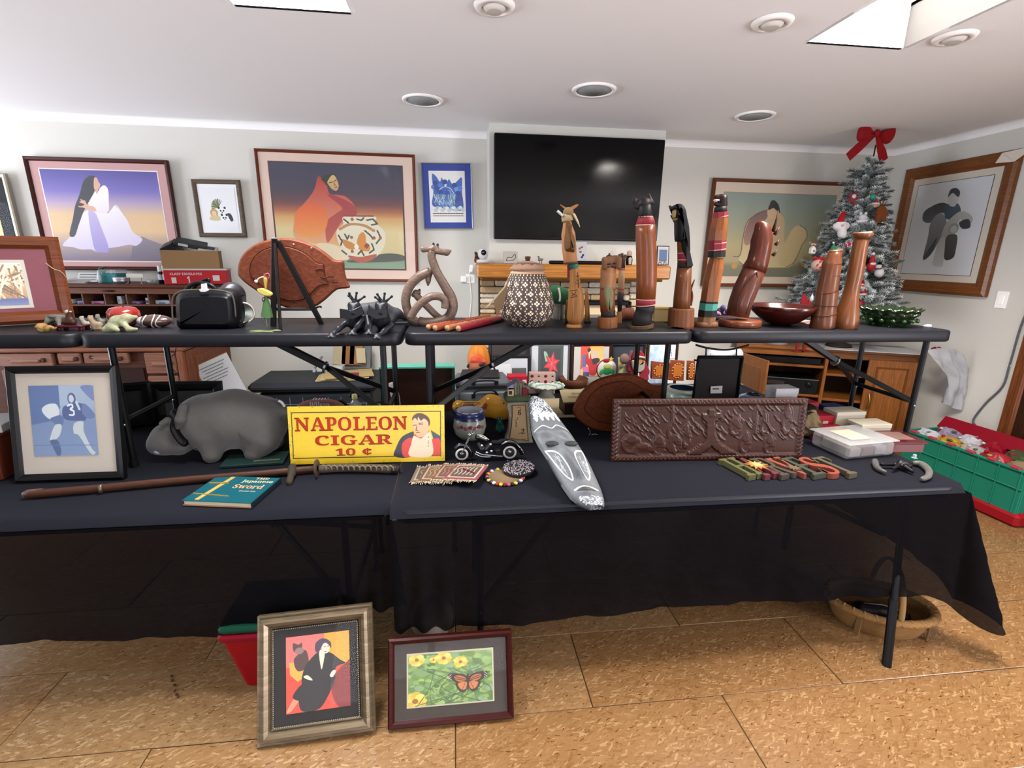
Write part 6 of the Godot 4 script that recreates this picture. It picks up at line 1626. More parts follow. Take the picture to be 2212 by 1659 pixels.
	for k in 60: ell(im,v2([rng.randf_range(.0,.03),rng.randf_range(.97,1.0),rng.randf()][k % 3],[rng.randf(),rng.randf(),[rng.randf_range(0,.05),rng.randf_range(.95,1)][k % 2]][k % 3]),v2(.003,.008),"#7d6a20")
	ln(im,[v2(.024,.105),v2(.975,.113),v2(.973,.901),v2(.021,.894),v2(.024,.105)],.014,"#30251a")
	shape(im,[v2(.667,.899),v2(.679,.739),v2(.718,.555),v2(.784,.467),v2(.797,.486),v2(.792,.652),v2(.772,.905)],"#2a2a30")
	poly(im,[v2(.908,.437),v2(.928,.475),v2(.971,.551),v2(.971,.901),v2(.956,.9)],"#33404e")
	shape(im,[v2(.72,.667),v2(.783,.578),v2(.772,.897),v2(.723,.894)],"#c8392c")
	poly(im,[v2(.913,.603),v2(.959,.587),v2(.973,.644),v2(.971,.901),v2(.907,.897)],"#c8392c")
	shape(im,[v2(.796,.541),v2(.842,.581),v2(.895,.473),v2(.913,.585),v2(.913,.899),v2(.766,.895),v2(.778,.688)],"#dcc5a6")
	ln(im,[v2(.806,.524),v2(.842,.572),v2(.892,.464)],.03,"#b8392c")
	shape(im,[v2(.79,.284),v2(.797,.212),v2(.833,.177),v2(.879,.198),v2(.897,.29),v2(.896,.4),v2(.888,.491),v2(.848,.563),v2(.816,.543),v2(.798,.449),v2(.792,.376)],"#e2b58c","#d6a57c")
	shape(im,[v2(.787,.266),v2(.794,.193),v2(.821,.144),v2(.86,.151),v2(.895,.217),v2(.905,.309),v2(.896,.372),v2(.89,.29),v2(.865,.234),v2(.845,.269),v2(.827,.204),v2(.823,.268),v2(.807,.221)],"#4a2c1c")
	for e in [[v2(.796,.354),v2(.815,.349)],[v2(.833,.345),v2(.857,.343)],[v2(.819,.368),v2(.812,.441),v2(.824,.451)],[v2(.813,.483),v2(.836,.481)],[v2(.832,.323),v2(.858,.315)]]: ln(im,e,.012,"#6a3c22")
	for y in [1050,1085,1105,1135]: pass
	for p in [v2(.893,.565),v2(.893,.636),v2(.893,.673),v2(.891,.728)]: ell(im,p,v2(.004,.01),"#6a5238")
	t = thing("tin_sign","yellow tin cigar sign with red lettering and a portrait, leaning on the lower table","sign","",Vector3.ZERO)
	var F := [w3(-.363,.694,-1.965),.623,.241,-.009]
	t.transform = Transform3D(Basis(Vector3.RIGHT,-.10)*Basis(Vector3.BACK,F[3]),w3(F[0].x,L + .004,-1.935))
	var sw: float = F[1]
	var sh: float = F[2]
	part(t,"plate",bx(w3(0,sh/2,-.003),w3(sw,sh,.004),.001),mt("#c9a91f",.4))
	var fs := ST()
	quad(fs,w3(-sw/2,sh,0),w3(sw/2,sh,0),w3(sw/2,0,0),w3(-sw/2,0,0))
	part(t,"printed_face",fs,img_mat(im,.4))
	for e in [["NAPOLEON",[v2(.043,.147),v2(.751,.465)]],["CIGAR",[v2(.166,.488),v2(.651,.691)]],["10 ¢",[v2(.291,.726),v2(.516,.87)]]]:
		var c: Vector2 = (e[1][0] + e[1][1])/2
		var d: Vector2 = (e[1][1] - e[1][0]).abs()*v2(sw,sh)
		if e[0] == "NAPOLEON": d.y = .052
		if e[0] == "CIGAR": d.y = .037
		if e[0] == "10 ¢": d.y = .026
		for k in 2: letters(t,"lettering" if k else "lettering_shadow",e[0],"Droid Serif",d.x + (.0 if k else .004),d.y + (.0 if k else .004),mt("#cf3f1f" if k else "#4a2316",.5),Transform3D(Basis(),w3((c.x - .5)*sw,(1 - c.y)*sh,.0008 + .0006*k)),.0008)
	# sword
	t = on_low("sheathed_sword","old curved sword in a brown scabbard with corded hilt lying across the table front","sword",w3(-.945,.7,-1.831))
	part(t,"scabbard",tube(curve([w3(-1.494,.722,-1.732),w3(-1.297,.722,-1.757),w3(-1.01,.722,-1.803),w3(-.758,.722,-1.834),w3(-.56,.722,-1.864)],6,false),.0145,12,null,.8),wood("#5a3a2c",.5),true)
	part(t,"scabbard_tip",tube([w3(-1.503,.722,-1.73),w3(-1.49,.722,-1.735),w3(-1.448,.722,-1.742)],[.008,.016,.0155],12,null,.85),stone("#7a5c4a",.5),true)
	part(t,"hanger_ring",tube([w3(-1.273,.722,-1.755),w3(-1.264,.722,-1.758)],.0165,12),mt("#6a5a48",.4,{"metal": .5}),true)
	part(t,"cord_knot",blob([[w3(-.641,.735,-1.855),.016,w3(-.636,.72,-1.824),.015],[w3(-.633,.72,-1.803),.012,w3(-.629,.712,-1.772),.012]],.004,.008),stone("#4a4034",.8,40),true)
	part(t,"guard",lathe([[.012,-.003],[.036,-.003],[.036,.003],[.012,.003]],20,w3(-.544,.735,-1.838),Basis(Vector3.BACK,PI/2 + .05)),stone("#5c4a3a",.5,30),true)
	part(t,"hilt",tube(curve([w3(-.541,.724,-1.858),w3(-.417,.724,-1.861),w3(-.252,.724,-1.833)],8,false),.0165,12),stone("#6a5c4e",.8,60),true)
	var wr := ST(true)
	for i in 13:
		var p := (w3(-.524,.724,-1.861)).lerp(w3(-.261,.724,-1.834),i/12.0)
		tube([p + w3(-.01,.012,.008),p + w3(0,.016,.006),p + w3(.01,.012,.012),p + w3(.012,.0,.0175)],.004,6,wr)
	part(t,"cord_wrap",wr,stone("#9a8a70",.8,60),true)
	part(t,"pommel",tube([w3(-.255,.724,-1.834),w3(-.229,.724,-1.827)],[.018,.014],12),mt("#2e2824",.5),true)
	part(t,"loose_cord",tube(curve([w3(-.257,.712,-1.874),w3(-.283,.712,-1.908),w3(-.236,.712,-1.89),w3(-.219,.712,-1.826)],4,false),.002,6),mt("#3a342e",.8),true)
	# books
	t = thing("hardback_book","teal hardback book about Japanese swords at the table's front edge","book","",w3(-.80,L,-1.708),-.17)
	part(t,"cover",bx(w3(0,.0185,0),w3(.245,.003,.195),.001),mt("#155a66",.35))
	part(t,"back_cover",bx(w3(0,.0015,0),w3(.245,.003,.195),.001),mt("#b98a5c",.5))
	part(t,"pages",bx(w3(.001,.01,0),w3(.236,.014,.187)),mt("#e2d3b4",.9))
	part(t,"spine",bx(w3(.122,.01,0),w3(.004,.02,.195),.001),mt("#1a2a30",.4))
	var lay := Basis(Vector3.RIGHT,-PI/2)
	letters(t,"title","THE","Droid Serif",.05,.014,mt("#d9c9a0",.5),Transform3D(lay,w3(.06,.0202,-.085)),.0006)
	letters(t,"title","Japanese","Droid Serif",.115,.026,mt("#d9c9a0",.5),Transform3D(lay,w3(.055,.0202,-.058)),.0006)
	letters(t,"title","Sword","Droid Serif",.11,.032,mt("#e0a878",.5),Transform3D(lay,w3(.045,.0202,-.02)),.0006)
	letters(t,"author","Kanzan Sato","Droid Serif",.06,.008,mt("#cfc6a8",.5),Transform3D(lay,w3(.06,.0202,.015)),.0006,false)
	var gd := ST()
	bar(gd,w3(-.055,.0205,-.09),w3(-.075,.0205,.09),.016,.001)
	bar(gd,w3(-.11,.0205,-.03),w3(-.04,.0205,-.035),.012,.001)
	bar(gd,w3(-.115,.0205,.05),w3(.02,.0205,.06),.008,.001)
	part(t,"gold_sword_print",gd,mt("#d8b765",.4,{"metal": .2}))
	t = flat_box("thin_book","dark green paperback lying behind the sword under the plush hippo","book",w3(-.834,.706,-1.963) + w3(0,0,-.04),w3(.24,.012,.12),.1,"#1f3a36")
	part(t,"cover_stripe",bx(w3(.05,.0125,.03),w3(.1,.001,.012)),mt("#6f6a4a",.5))
	# fringed mug rugs
	var rc := [["#8d7a66","#c3b49c"],["#7a5646","#d0b898"],["#8c5a4c","#c9a98a"],["#a8505c","#d8c8b4"]]
	var rp := [w3(-.105,0,-1.80),w3(-.07,0,-1.79),w3(-.015,0,-1.785),w3(.035,0,-1.765)]
	for i in 4:
		t = thing("mug_rug",["bottom grey edged fringed mug rug of the fanned stack","second brown fringed mug rug of the fanned stack","third red brown fringed mug rug of the fanned stack","top pink bordered fringed mug rug with a patterned animal"][i],"mug rug","fringed mug rugs",w3(rp[i].x,L + .007*i,rp[i].z),-.12 - .09*i)
		t.rotation.z = .03*i
		part(t,"rug",bx(w3(0,.003,0),w3(.135,.006,.135),.002),cloth(rc[i][0]))
		part(t,"woven_field",bx(w3(0,.0062,0),w3(.112,.002,.115),.0005),cloth(rc[i][1]))
		part(t,"inner_field",bx(w3(0,.0072,0),w3(.098,.0016,.10),.0005),cloth(["#6e5c4c","#8a6a50","#7d5a48","#6f5648"][i]))
		var fr := ST()
		for k in 34:
			for s in [-1,1]:
				var x := -.066 + .004*k
				bar(fr,w3(x,.003,s * .066),w3(x + rng.randf_range(-.004,.004),rng.randf_range(.0,.006),s*rng.randf_range(.076,.086)),.0026,.0022)
		part(t,"fringe",fr,mt("#cdbb9c",.95)).set_meta("kind","stuff")
		var pt := ST(true)
		for k in 5: tube(curve([w3(-.035 + k * .016,.0085,.035),w3(-.03 + k * .016,.0085,.01),w3(-.04 + k * .018,.0085,-.015),w3(-.02 + k * .014,.0085,-.035)],3,false),.0024,6,pt)
		part(t,"woven_motif",pt,cloth(["#b5a58c","#c7a67a","#b98a78","#d9cbb8"][i]))
		if i == 3: part(t,"red_motif",tube(curve([w3(-.02,.009,-.02),w3(.0,.009,-.005),w3(.02,.009,.005),w3(.04,.009,.02)],3,false),.004,6),cloth("#7a2430"))
	# coasters
	t = on_low("beaded_coaster","round coaster with a multicoloured beaded rim","coaster",w3(.185,0,-1.755))
	part(t,"disc",lathe([[.001,0],[.066,0],[.066,.006],[.001,.007]],32),cloth("#9a7f5c"))
	for k in 30:
		var a := TAU*k/30
		part(t,"bead_segment",box(ST(),w3(cos(a) * .071,.005,sin(a) * .071),w3(.016,.011,.014),.004,Basis(Vector3.UP,-a)),mt(["#7a2430","#d8c43a","#b8303a","#e6e0d8","#3a2e6a","#d8c43a","#2a2018","#b05a70"][k % 8],.35))
	t = thing("knit_coaster","black and white speckled knitted coaster overlapping the beaded one","coaster","",w3(.245,L + .012,-1.795))
	t.rotation = w3(.05,0,.08)
	part(t,"knit_disc",lathe([[.001,0],[.062,.0],[.066,.006],[.06,.012],[.001,.013]],32),cloth("#2e2a2c"))
	var sk := ST()
	for k in 260:
		var a := rng.randf()*TAU
		var r := sqrt(rng.randf()) * .063
		box(sk,w3(cos(a)*r,.0128,sin(a)*r),w3(.0045,.002,.0025),0,Basis(Vector3.UP,rng.randf()*3))
	part(t,"pale_stitches",sk,mt("#cdbfc4",.9)).set_meta("kind","stuff")
	# model motorcycle
	t = on_low("model_motorcycle","black and chrome model motorcycle with whitewall tyres","model motorcycle",w3(.125,0,-1.935))
	var zm := -1.935
	var chrome := mt("#c9ccd0",.2,{"metal": .9})
	var blk := mt("#0d0d10",.25,{"coat": .5})
	for e in [[w3(.02,.741,-1.935),.031],[w3(.223,.736,-1.935),.033]]:
		var c: Vector3 = e[0]
		var r: float = e[1]
		c.y = L + r
		var rot := Basis(Vector3.RIGHT,PI/2)
		var wh := part(t,"wheel",lathe([[r - .010,-.007],[r - .002,-.0075],[r,-.004],[r,.004],[r - .002,.0075],[r - .010,.007]],30,c,rot),mt("#15151a",.7),true)
		part(wh,"whitewall",lathe([[r - .012,.0072],[r - .004,.0082],[r - .004,.0075]],30,c,rot),mt("#e0ddd5",.5),true)
		var sp := ST()
		for k in 12: bar(sp,c,c + w3(cos(k*TAU/12),sin(k*TAU/12),0)*(r - .010),.0016,.0016)
		part(wh,"spokes",sp,chrome,true)
		part(wh,"hub",lathe([[.001,-.008],[.008,-.007],[.008,.007],[.001,.008]],16,c,rot),chrome,true)
	part(t,"front_fender",tube(curve([w3(-.007,.76,-1.935),w3(.012,.777,-1.935),w3(.042,.767,-1.935),w3(.058,.74,-1.935),w3(.06,.721,-1.935)],4,false),.009,8,null,.9),blk,true)
	part(t,"rear_fender",tube(curve([w3(.186,.772,-1.935),w3(.212,.785,-1.935),w3(.242,.779,-1.935),w3(.268,.751,-1.935),w3(.28,.727,-1.935)],4,false),.010,8,null,.9),blk,true)
	part(t,"fender_trim",tube(curve([w3(.187,.779,-1.922),w3(.212,.793,-1.922),w3(.242,.787,-1.922),w3(.269,.756,-1.922)],4,false),.0025,6),chrome,true)
	for dz in [-.008,.008]: part(t,"fork",rod((w3(.02,.741,-1.935)) + w3(0,0,dz),(w3(.061,.825,-1.935)) + w3(0,0,dz),.0032,8),chrome,true)
	part(t,"handlebar",tube(curve([w3(.067,.857,-1.92),w3(.065,.844,-1.92),w3(.061,.831,-1.92),w3(.075,.837,-1.92),w3(.084,.852,-1.92)],4,false),.0022,6),chrome,true)
	part(t,"headlamp",ball(w3(.054,.825,-1.925),w3(.009,.008,.008),12),chrome,true)
	part(t,"fuel_tank",blob([[w3(.088,.811,-1.935),.013,w3(.122,.796,-1.935),.010]],.003,.005),blk,true)
	part(t,"tank_trim",tube(curve([w3(.084,.825,-1.922),w3(.109,.82,-1.922),w3(.134,.801,-1.922)],4,false),.002,6),mt("#d9d5c8",.3),true)
	part(t,"seat",blob([[w3(.152,.784,-1.935),.010,w3(.186,.783,-1.935),.011],[w3(.186,.79,-1.935),.009,w3(.212,.794,-1.935),.007]],.003,.006),mt("#101012",.5),true)
	part(t,"engine",blob([[w3(.101,.758,-1.93),.013,w3(.092,.779,-1.93),.009],[w3(.122,.758,-1.93),.013,w3(.139,.778,-1.93),.009]],.003,.003),mt("#3a3a3e",.35,{"metal": .8}),true)
	for c in [w3(.104,.777,-1.916),w3(.14,.781,-1.916),w3(.144,.751,-1.916),w3(.125,.744,-1.918)]: part(t,"engine_cover",ball(c,w3(.007,.007,.004),12),chrome,true)
	for q2 in [[w3(.079,.75,-1.918),w3(.104,.738,-1.918),w3(.147,.732,-1.918),w3(.193,.726,-1.918)],[w3(.075,.742,-1.918),w3(.1,.729,-1.918),w3(.142,.725,-1.918)]]: part(t,"exhaust_pipe",tube(curve(q2,4,false),.0035,8),chrome,true)
	part(t,"saddlebag",box(ST(),w3(.171,.742,-1.93),w3(.028,.03,.03),.006),mt("#121214",.5),true)
	part(t,"tail_lamp",ball(w3(.279,.743,-1.93),w3(.004,.004,.006),8),mt("#8a1a1a",.3),true)
	part(t,"kickstand",tube([w3(.213,.706,-1.92),w3(.222,.694,-1.92),w3(.248,.698,-1.92)],.003,6),chrome,true)
	# vase, frog, clock
	t = on_low("painted_vase","round pale vase with a blue rim and painted band behind the motorcycle","vase",w3(w3(.062,.752,-2.2).x,0,-2.2))
	part(t,"vase_body",lathe([[.001,0],[.045,0],[.068,.025],[.078,.06],[.074,.095],[.062,.122],[.058,.13]],36),mt("#a3a795",.3,{"coat": .4}))
	part(t,"blue_band",lathe([[.0715,.10],[.0655,.122],[.069,.134],[.06,.138]],36),mt("#28305e",.3,{"coat": .4}))
	part(t,"white_rim",lathe([[.060,.134],[.064,.140],[.055,.141],[.05,.12],[.001,.05]],36),mt("#dfe2ea",.3))
	for k in 7: part(t,"pink_blossom",ball(w3(sin(-.8 + k * .27) * .078,.072 + .006*(k % 2),cos(-.8 + k * .27) * .078),w3(.010,.009,.003),10,Basis(Vector3.UP,-.8 + k * .27)),mt(["#a8506a","#8a3a52"][k % 2],.5))
	for k in 9: part(t,"blue_scallop",ball(w3(sin(k * .7) * .066,.138,cos(k * .7) * .066),w3(.008,.005,.005),8),mt("#4a55a0",.4))
	t = on_low("green_figurine","tiny dark green frog figurine standing left of the ceramic clock","figurine",w3(.21,.7,-2.265))
	part(t,"body",blob([[w3(0,.014,0),.016,w3(0,.045,0),.013],[w3(0,.055,.004),.014,w3(0,.062,.004),.013],[w3(-.008,.074,.004),.006,w3(-.008,.076,.004),.006],[w3(.008,.074,.004),.006,w3(.008,.076,.004),.006],[w3(-.014,.04,.006),.005,w3(-.018,.02,.012),.005],[w3(.014,.04,.006),.005,w3(.018,.02,.012),.005]],.0028,.006),mt("#1f5a4a",.35))
	for s in [-1,1]: part(t,"eye",ball(w3(s * .008,.076,.009),Vector3.ONE * .0025,8),mt("#e6e8e0",.4))
	t = on_low("ceramic_clock","tall tapered ceramic clock stand topped by a little house scene","clock",w3(.282,.7,-2.124))
	part(t,"pedestal",slab(curve([v2(.223,.709),v2(.234,.751),v2(.24,.8),v2(.237,.849),v2(.232,.902),v2(.331,.9),v2(.333,.847),v2(.339,.783),v2(.35,.723),v2(.352,.69),v2(.284,.697)],2),-2.16,-2.12,.004),stone("#a79f8c",.6),true)
	part(t,"face_panel",slab([v2(.25,.892),v2(.318,.893),v2(.322,.847),v2(.328,.784),v2(.337,.709),v2(.241,.727),v2(.249,.791),v2(.252,.844)],-2.121,-2.1175,.001),mt("#a98d66",.6),true)
	part(t,"panel_border",tube([w3(.253,.889,-2.116),w3(.315,.89,-2.116),w3(.319,.848,-2.116),w3(.325,.784,-2.116),w3(.332,.715,-2.116),w3(.244,.731,-2.116),w3(.252,.791,-2.116),w3(.255,.845,-2.116),w3(.253,.889,-2.116)],.0016,6),mt("#5a3c28",.6),true)
	for e in [["6",w3(.288,.854,-2.117),.014,.024],["1",w3(.273,.798,-2.117),.008,.024],["2",w3(.305,.763,-2.117),.015,.024]]: letters(t,"numeral",e[0],"Droid Serif",e[2],e[3],mt("#1f1713",.6),Transform3D(Basis(),e[1] - t.position),.0008)
	for q2 in [[w3(.276,.878,-2.117),w3(.29,.88,-2.117),w3(.292,.868,-2.117),w3(.281,.863,-2.117)],[w3(.265,.815,-2.117),w3(.277,.82,-2.117),w3(.281,.829,-2.117)],[w3(.283,.751,-2.117),w3(.297,.755,-2.117),w3(.313,.75,-2.117)],[w3(.3,.723,-2.117),w3(.319,.725,-2.117)]]: part(t,"painted_vine",tube(curve(q2,4,false),.0011,6),mt("#6a4a30",.6),true)
	part(t,"green_base",bx((w3(.28,.92,-2.12)) + w3(0,0,-.03),w3(.122,.034,.09),.01),stone("#5c6a4c",.8),true)
	part(t,"house",bx((w3(.293,.955,-2.12)) + w3(0,0,-.03),w3(.06,.05,.05),.002),stone("#8f866e",.8),true)
	for k in 4: part(t,"plank",bx((w3(.268,.96,-2.12)) + w3(k * .012,.004 + .006*(k % 2),-.003),w3(.009,.058,.006),.001),stone(["#9c927a","#7e765f"][k % 2],.8),true)
	part(t,"roof",prism(ST(),P2([v2(.231,.971),v2(.279,1),v2(.335,.962)]),-2.19,-2.125),mt("#8a93a8",.6),true)
	part(t,"red_door",bx(w3(.309,.954,-2.115),w3(.022,.034,.01),.002),mt("#7d1f24",.6),true)
	part(t,"window_box",bx(w3(.245,.95,-2.115),w3(.028,.03,.01),.002),mt("#c9b98a",.6),true)
	part(t,"window_dark",bx(w3(.244,.951,-2.109),w3(.014,.016,.004),.001),mt("#4a2a20",.6),true)
	# the long carved mask, resting on a slant
	t = thing("carved_mask","long grey carved wooden mask with white patterns, its chin over the table's front edge","mask","",w3(.47,L,-1.56))
	var lr := [w3(.317,.943,-2.013),w3(.356,.942,-2.012),w3(.309,.937,-2),w3(.386,.933,-1.992),w3(.305,.912,-1.949),w3(.412,.908,-1.94),w3(.3,.881,-1.884),w3(.434,.882,-1.885),w3(.301,.854,-1.827),w3(.458,.854,-1.827),w3(.316,.826,-1.768),w3(.481,.823,-1.762),w3(.336,.801,-1.716),w3(.496,.798,-1.709),w3(.349,.779,-1.67),w3(.505,.776,-1.664),w3(.363,.757,-1.622),w3(.512,.753,-1.616),w3(.379,.735,-1.576),w3(.517,.733,-1.572),w3(.396,.716,-1.538),w3(.518,.714,-1.534),w3(.423,.703,-1.509),w3(.514,.703,-1.511),w3(.455,.695,-1.494),w3(.506,.696,-1.496)]
	var rows := lr.size()/2
	var nrm := w3(0,.9,.43)
	im = pic(200,520,"#4f5357")
	speckle(im,9000,.05)
	for k in 150: 
		var p := v2(rng.randf_range(.06,.94),rng.randf_range(.0,.22))
		ln(im,curve([p,p + v2(rng.randf_range(-.1,.1),.012),p + v2(rng.randf_range(-.12,.12),.022)],3,false),.005,["#c9ced2","#9fa5aa","#dfe3e6"][k % 3])
	for k in 5: shape(im,[v2(.12 + k * .17,.2),v2(.2 + k * .17,.195),v2(.24 + k * .17,.24),v2(.2 + k * .17,.265),v2(.14 + k * .17,.25)],"#c4c9cd")
	ln(im,curve([v2(.05,.33),v2(.3,.3),v2(.5,.325),v2(.7,.3),v2(.95,.33)],6,false),.006,"#b9bfc4")
	for s in [.0,1.0]:
		var X := func(x: float) -> float: return x if s == .0 else 1.0 - x
		var leafp := [v2(X.call(.06),.47),v2(X.call(.3),.5),v2(X.call(.36),.62),v2(X.call(.3),.71),v2(X.call(.16),.64)]
		ln(im,curve(leafp + [leafp[0]],5,false),.009,"#c9ced2")
		for k in 16: ln(im,[v2(X.call(rng.randf_range(.12,.3)),rng.randf_range(.5,.66)),v2(X.call(rng.randf_range(.14,.28)),rng.randf_range(.52,.68))],.004,["#9aa0a5","#7d8388"][k % 2])
	ln(im,curve([v2(.2,.79),v2(.5,.765),v2(.85,.79)],6,false),.012,"#cfd4d8")
	shape(im,[v2(.24,.795),v2(.5,.775),v2(.8,.795),v2(.5,.815)],"#17181a")
	for k in 160:
		var p := v2(rng.randf_range(.15,.9),rng.randf_range(.84,.99))
		ln(im,[p,p + v2(rng.randf_range(-.08,.08),.01)],.006,["#d9dee2","#aab0b5","#8a9095"][k % 3])
	var ms := ST(true)
	var bump := func(u: float,v: float) -> float:
		var h := .028*sqrt(maxf(.0,1.0 - pow(u*2 - 1,2)))
		h += .030*exp(-pow((u - .5) / .10,2))*smoothstep(.36,.66,v)*(1.0 - smoothstep(.66,.72,v))
		for e in [.27,.73]:
			h += .012*exp(-pow((u - e) / .12,2) - pow((v - .435) / .028,2))
			h -= .010*exp(-pow((u - e) / .13,2) - pow((v - .39) / .02,2))
			h += .012*exp(-pow((u - e) / .16,2) - pow((v - .35) / .022,2))
		h += .012*exp(-pow((u - .5) / .22,2) - pow((v - .80) / .03,2)) - .010*exp(-pow((u - .5) / .24,2) - pow((v - .795) / .008,2))
		return h
	for lay2 in 2:
		grid(ms,26,90,func(u: float,v: float) -> Vector3:
			var f := v*(rows - 1)
			var i := mini(int(f),rows - 2)
			var a: Vector3 = lr[i*2].lerp(lr[i*2 + 2],f - i)
			var b: Vector3 = lr[i*2 + 1].lerp(lr[i*2 + 3],f - i)
			return a.lerp(b,u) + nrm*(bump.call(u,v) if lay2 == 0 else .0),lay2 == 1)
	var mk := img_mat(im,.6)
	part(t,"mask_face",ms,mk,true)
	for e in [[.27,.437],[.73,.437]]:
		var f: float = e[1]*(rows - 1)
		var i := int(f)
		var c: Vector3 = (lr[i*2].lerp(lr[i*2 + 2],f - i)).lerp(lr[i*2 + 1].lerp(lr[i*2 + 3],f - i),e[0])
		part(t,"eyelid",ball(c + nrm * .033,w3(.027,.008,.013),16,Basis(Vector3.RIGHT,.45)),mt("#3a3d40",.5),true)
	# carved relief panel
	var rel := pic(330,110,"#404040")
	for k in 120:
		var p := v2(rng.randf_range(.05,.95),rng.randf_range(.08,.6))
		ln(rel,curve([p,p + v2(.012,.06),p + v2(.03,.10)],3,false),.02,["#6a6a6a","#585858","#787878"][k % 3])
	for e in [[.10,.72,.05,.16],[.16,.82,.05,.12],[.24,.75,.035,.18],[.32,.72,.04,.16],[.38,.6,.02,.2],[.63,.45,.03,.16],[.69,.72,.03,.2],[.82,.76,.03,.18],[.78,.4,.02,.2],[.90,.35,.03,.25]]:
		ell(rel,v2(e[0],e[1]),v2(e[2],e[3]),"#8a8a8a")
		ell(rel,v2(e[0],e[1] - e[3] * .5),v2(e[2] * .6,e[3] * .4),"#a8a8a8")
		ell(rel,v2(e[0] + .01,e[1] + e[3] * .4),v2(e[2] * .7,e[3] * .3),"#707070")
	ln(rel,curve([v2(.30,.1),v2(.305,.35),v2(.29,.55),v2(.33,.9)],6,false),.05,"#9a9a9a")
	ln(rel,[v2(.735,.1),v2(.74,.55)],.06,"#8a8a8a")
	ln(rel,[v2(.74,.15),v2(.83,.55)],.03,"#a0a0a0")
	ln(rel,curve([v2(.505,.22),v2(.5,.45),v2(.505,.68),v2(.45,.85),v2(.41,.93)],8,false),.11,"#d8d8d8")
	ln(rel,curve([v2(.51,.3),v2(.515,.6),v2(.55,.78),v2(.63,.92)],8,false),.10,"#d8d8d8")
	ln(rel,[v2(.47,.28),v2(.5,.38),v2(.54,.27)],.08,"#c8c8c8")
	for y in range(0,110):
		for x in 330:
			var e := minf(minf(x,329 - x),minf(y,109 - y))
			if e < 11: 
				var rope := .75 + .18*sin((x + y) * .9) if e > 1 and e < 9 else .55
				rel.set_pixel(x,y,Color(rope,rope,rope))
	t = thing("relief_panel","long dark brown carved wooden relief of people under a tree","carving","",w3(w3(1.075,.699,-1.87).x,L,-1.855))
	var pw := .845
	var ph := .268
	t.transform.basis = Basis(Vector3.UP,-.05)*Basis(Vector3.RIGHT,-.08)
	part(t,"panel",bx(w3(0,ph/2,-.013),w3(pw,ph,.024),.003),wood("#43231a",.5))
	var rs := ST(true)
	grid(rs,240,84,func(u: float,v: float) -> Vector3:
		var c := rel.get_pixel(mini(int(u*329),329),mini(int(v*109),109)).r
		var c2 := rel.get_pixel(mini(int(u*329) + 1,329),mini(int(v*109) + 1,109)).r
		return w3((u - .5)*pw,(1 - v)*ph,-.004 + .014*(c + c2) * .5))
	part(t,"carving",rs,wood("#4e2a1f",.42,w3(2.5,9,9),.15))
	# wooden letters
	var lt := [["H","#5f5f3c"],["A","#6a3036"],["R","#4a4238"],["V","#8a4a3a"],["E","#45473c"],["S","#8f4634"],["T","#5a5240"]]
	for i in 7:
		var x := 1.155 + i * .066
		t = thing("wooden_letter",["olive green wooden letter H, first of the row of seven letters","maroon wooden letter A with a maple leaf on it","brown and maroon wooden letter R after the maple leaf","rust red wooden letter V in the letter row","dark grey green wooden letter E in the letter row","rust red wooden letter S in the letter row","grey brown wooden letter T, last of the letter row"][i],"letter","painted wooden letters",w3(x,L,-1.735 + .004*i),.22)
		letters(t,"letter",lt[i][0],"Droid Serif",.078 if i != 3 else .082,.17,mt(lt[i][1],.6),Transform3D(lay,w3(0,.011,0)),.022)
		if i == 1 or i == 3:
			var lp := []
			for k in 22:
				var a := TAU*k/22
				var r := (.042 if k % 2 == 0 else .024)*(1.15 if k % 4 == 0 else .9)
				lp.append(v2(cos(a)*r,sin(a)*r*1.1))
			part(t,"maple_leaf",slab(lp,.0,.004,.0005,Transform3D(lay*Basis(Vector3.BACK,.4),w3(.0,.0235,.0 if i == 1 else .03)).scaled_local(Vector3.ONE*(1.0 if i == 1 else .7)),false),mt("#c98a4a" if i == 1 else "#6a5a44",.6))
			if i == 1: part(t,"leaf_centre",slab([v2(-.018,-.012),v2(.015,-.016),v2(.02,.012),v2(-.006,.022)],.0,.0012,.0003,Transform3D(lay,w3(0,.0276,0))),mt("#dcc27a",.6))
	# horn clamp
	t = on_low("horn_piece","pair of curved grey horn prongs on a dark clamp near the right corner","horn clamp",w3(1.852,.7,-1.699))
	part(t,"horn",tube(curve([w3(1.781,.718,-1.755),w3(1.738,.718,-1.701),w3(1.727,.718,-1.665),w3(1.735,.718,-1.647)],4,false),[.012,.013,.013,.012,.012,.011,.011,.010,.009,.009,.008,.007,.005],10),stone("#6b6a68",.4),true)
	part(t,"horn",tube(curve([w3(1.93,.718,-1.723),w3(1.953,.718,-1.707),w3(1.923,.718,-1.644),w3(1.865,.718,-1.593),w3(1.819,.718,-1.576)],4,false),[.008,.010,.012,.013,.014,.014,.014,.014,.013,.013,.012,.012,.011,.010,.010,.009,.007],10),stone("#7d7b76",.4),true)
	part(t,"clamp",blob([[w3(1.848,.73,-1.702),.016,w3(1.866,.726,-1.686),.016],[w3(1.774,.722,-1.713),.008,w3(1.849,.724,-1.702),.009],[w3(1.786,.722,-1.67),.006,w3(1.84,.728,-1.694),.008],[w3(1.849,.718,-1.646),.008,w3(1.843,.726,-1.674),.010]],.004,.008),mt("#17151a",.4),true)
	t = on_low("clear_clip","tiny clear plastic clip near the right end of the cloth","clip",w3(2.013,.7,-1.797))
	part(t,"clip",bx(w3(0,.009,0),w3(.012,.016,.012),.002),mt("#e6ecf4",.2,{"alpha": .6}))
	part(t,"base",bx(w3(0,.001,0),w3(.018,.002,.016)),mt("#d5dae2",.4))
	# boxes at the right
	t = on_low("plastic_box","clear plastic box with a cream label and packets inside","plastic box",w3(1.80,0,-1.91))
	t.rotation.y = .12
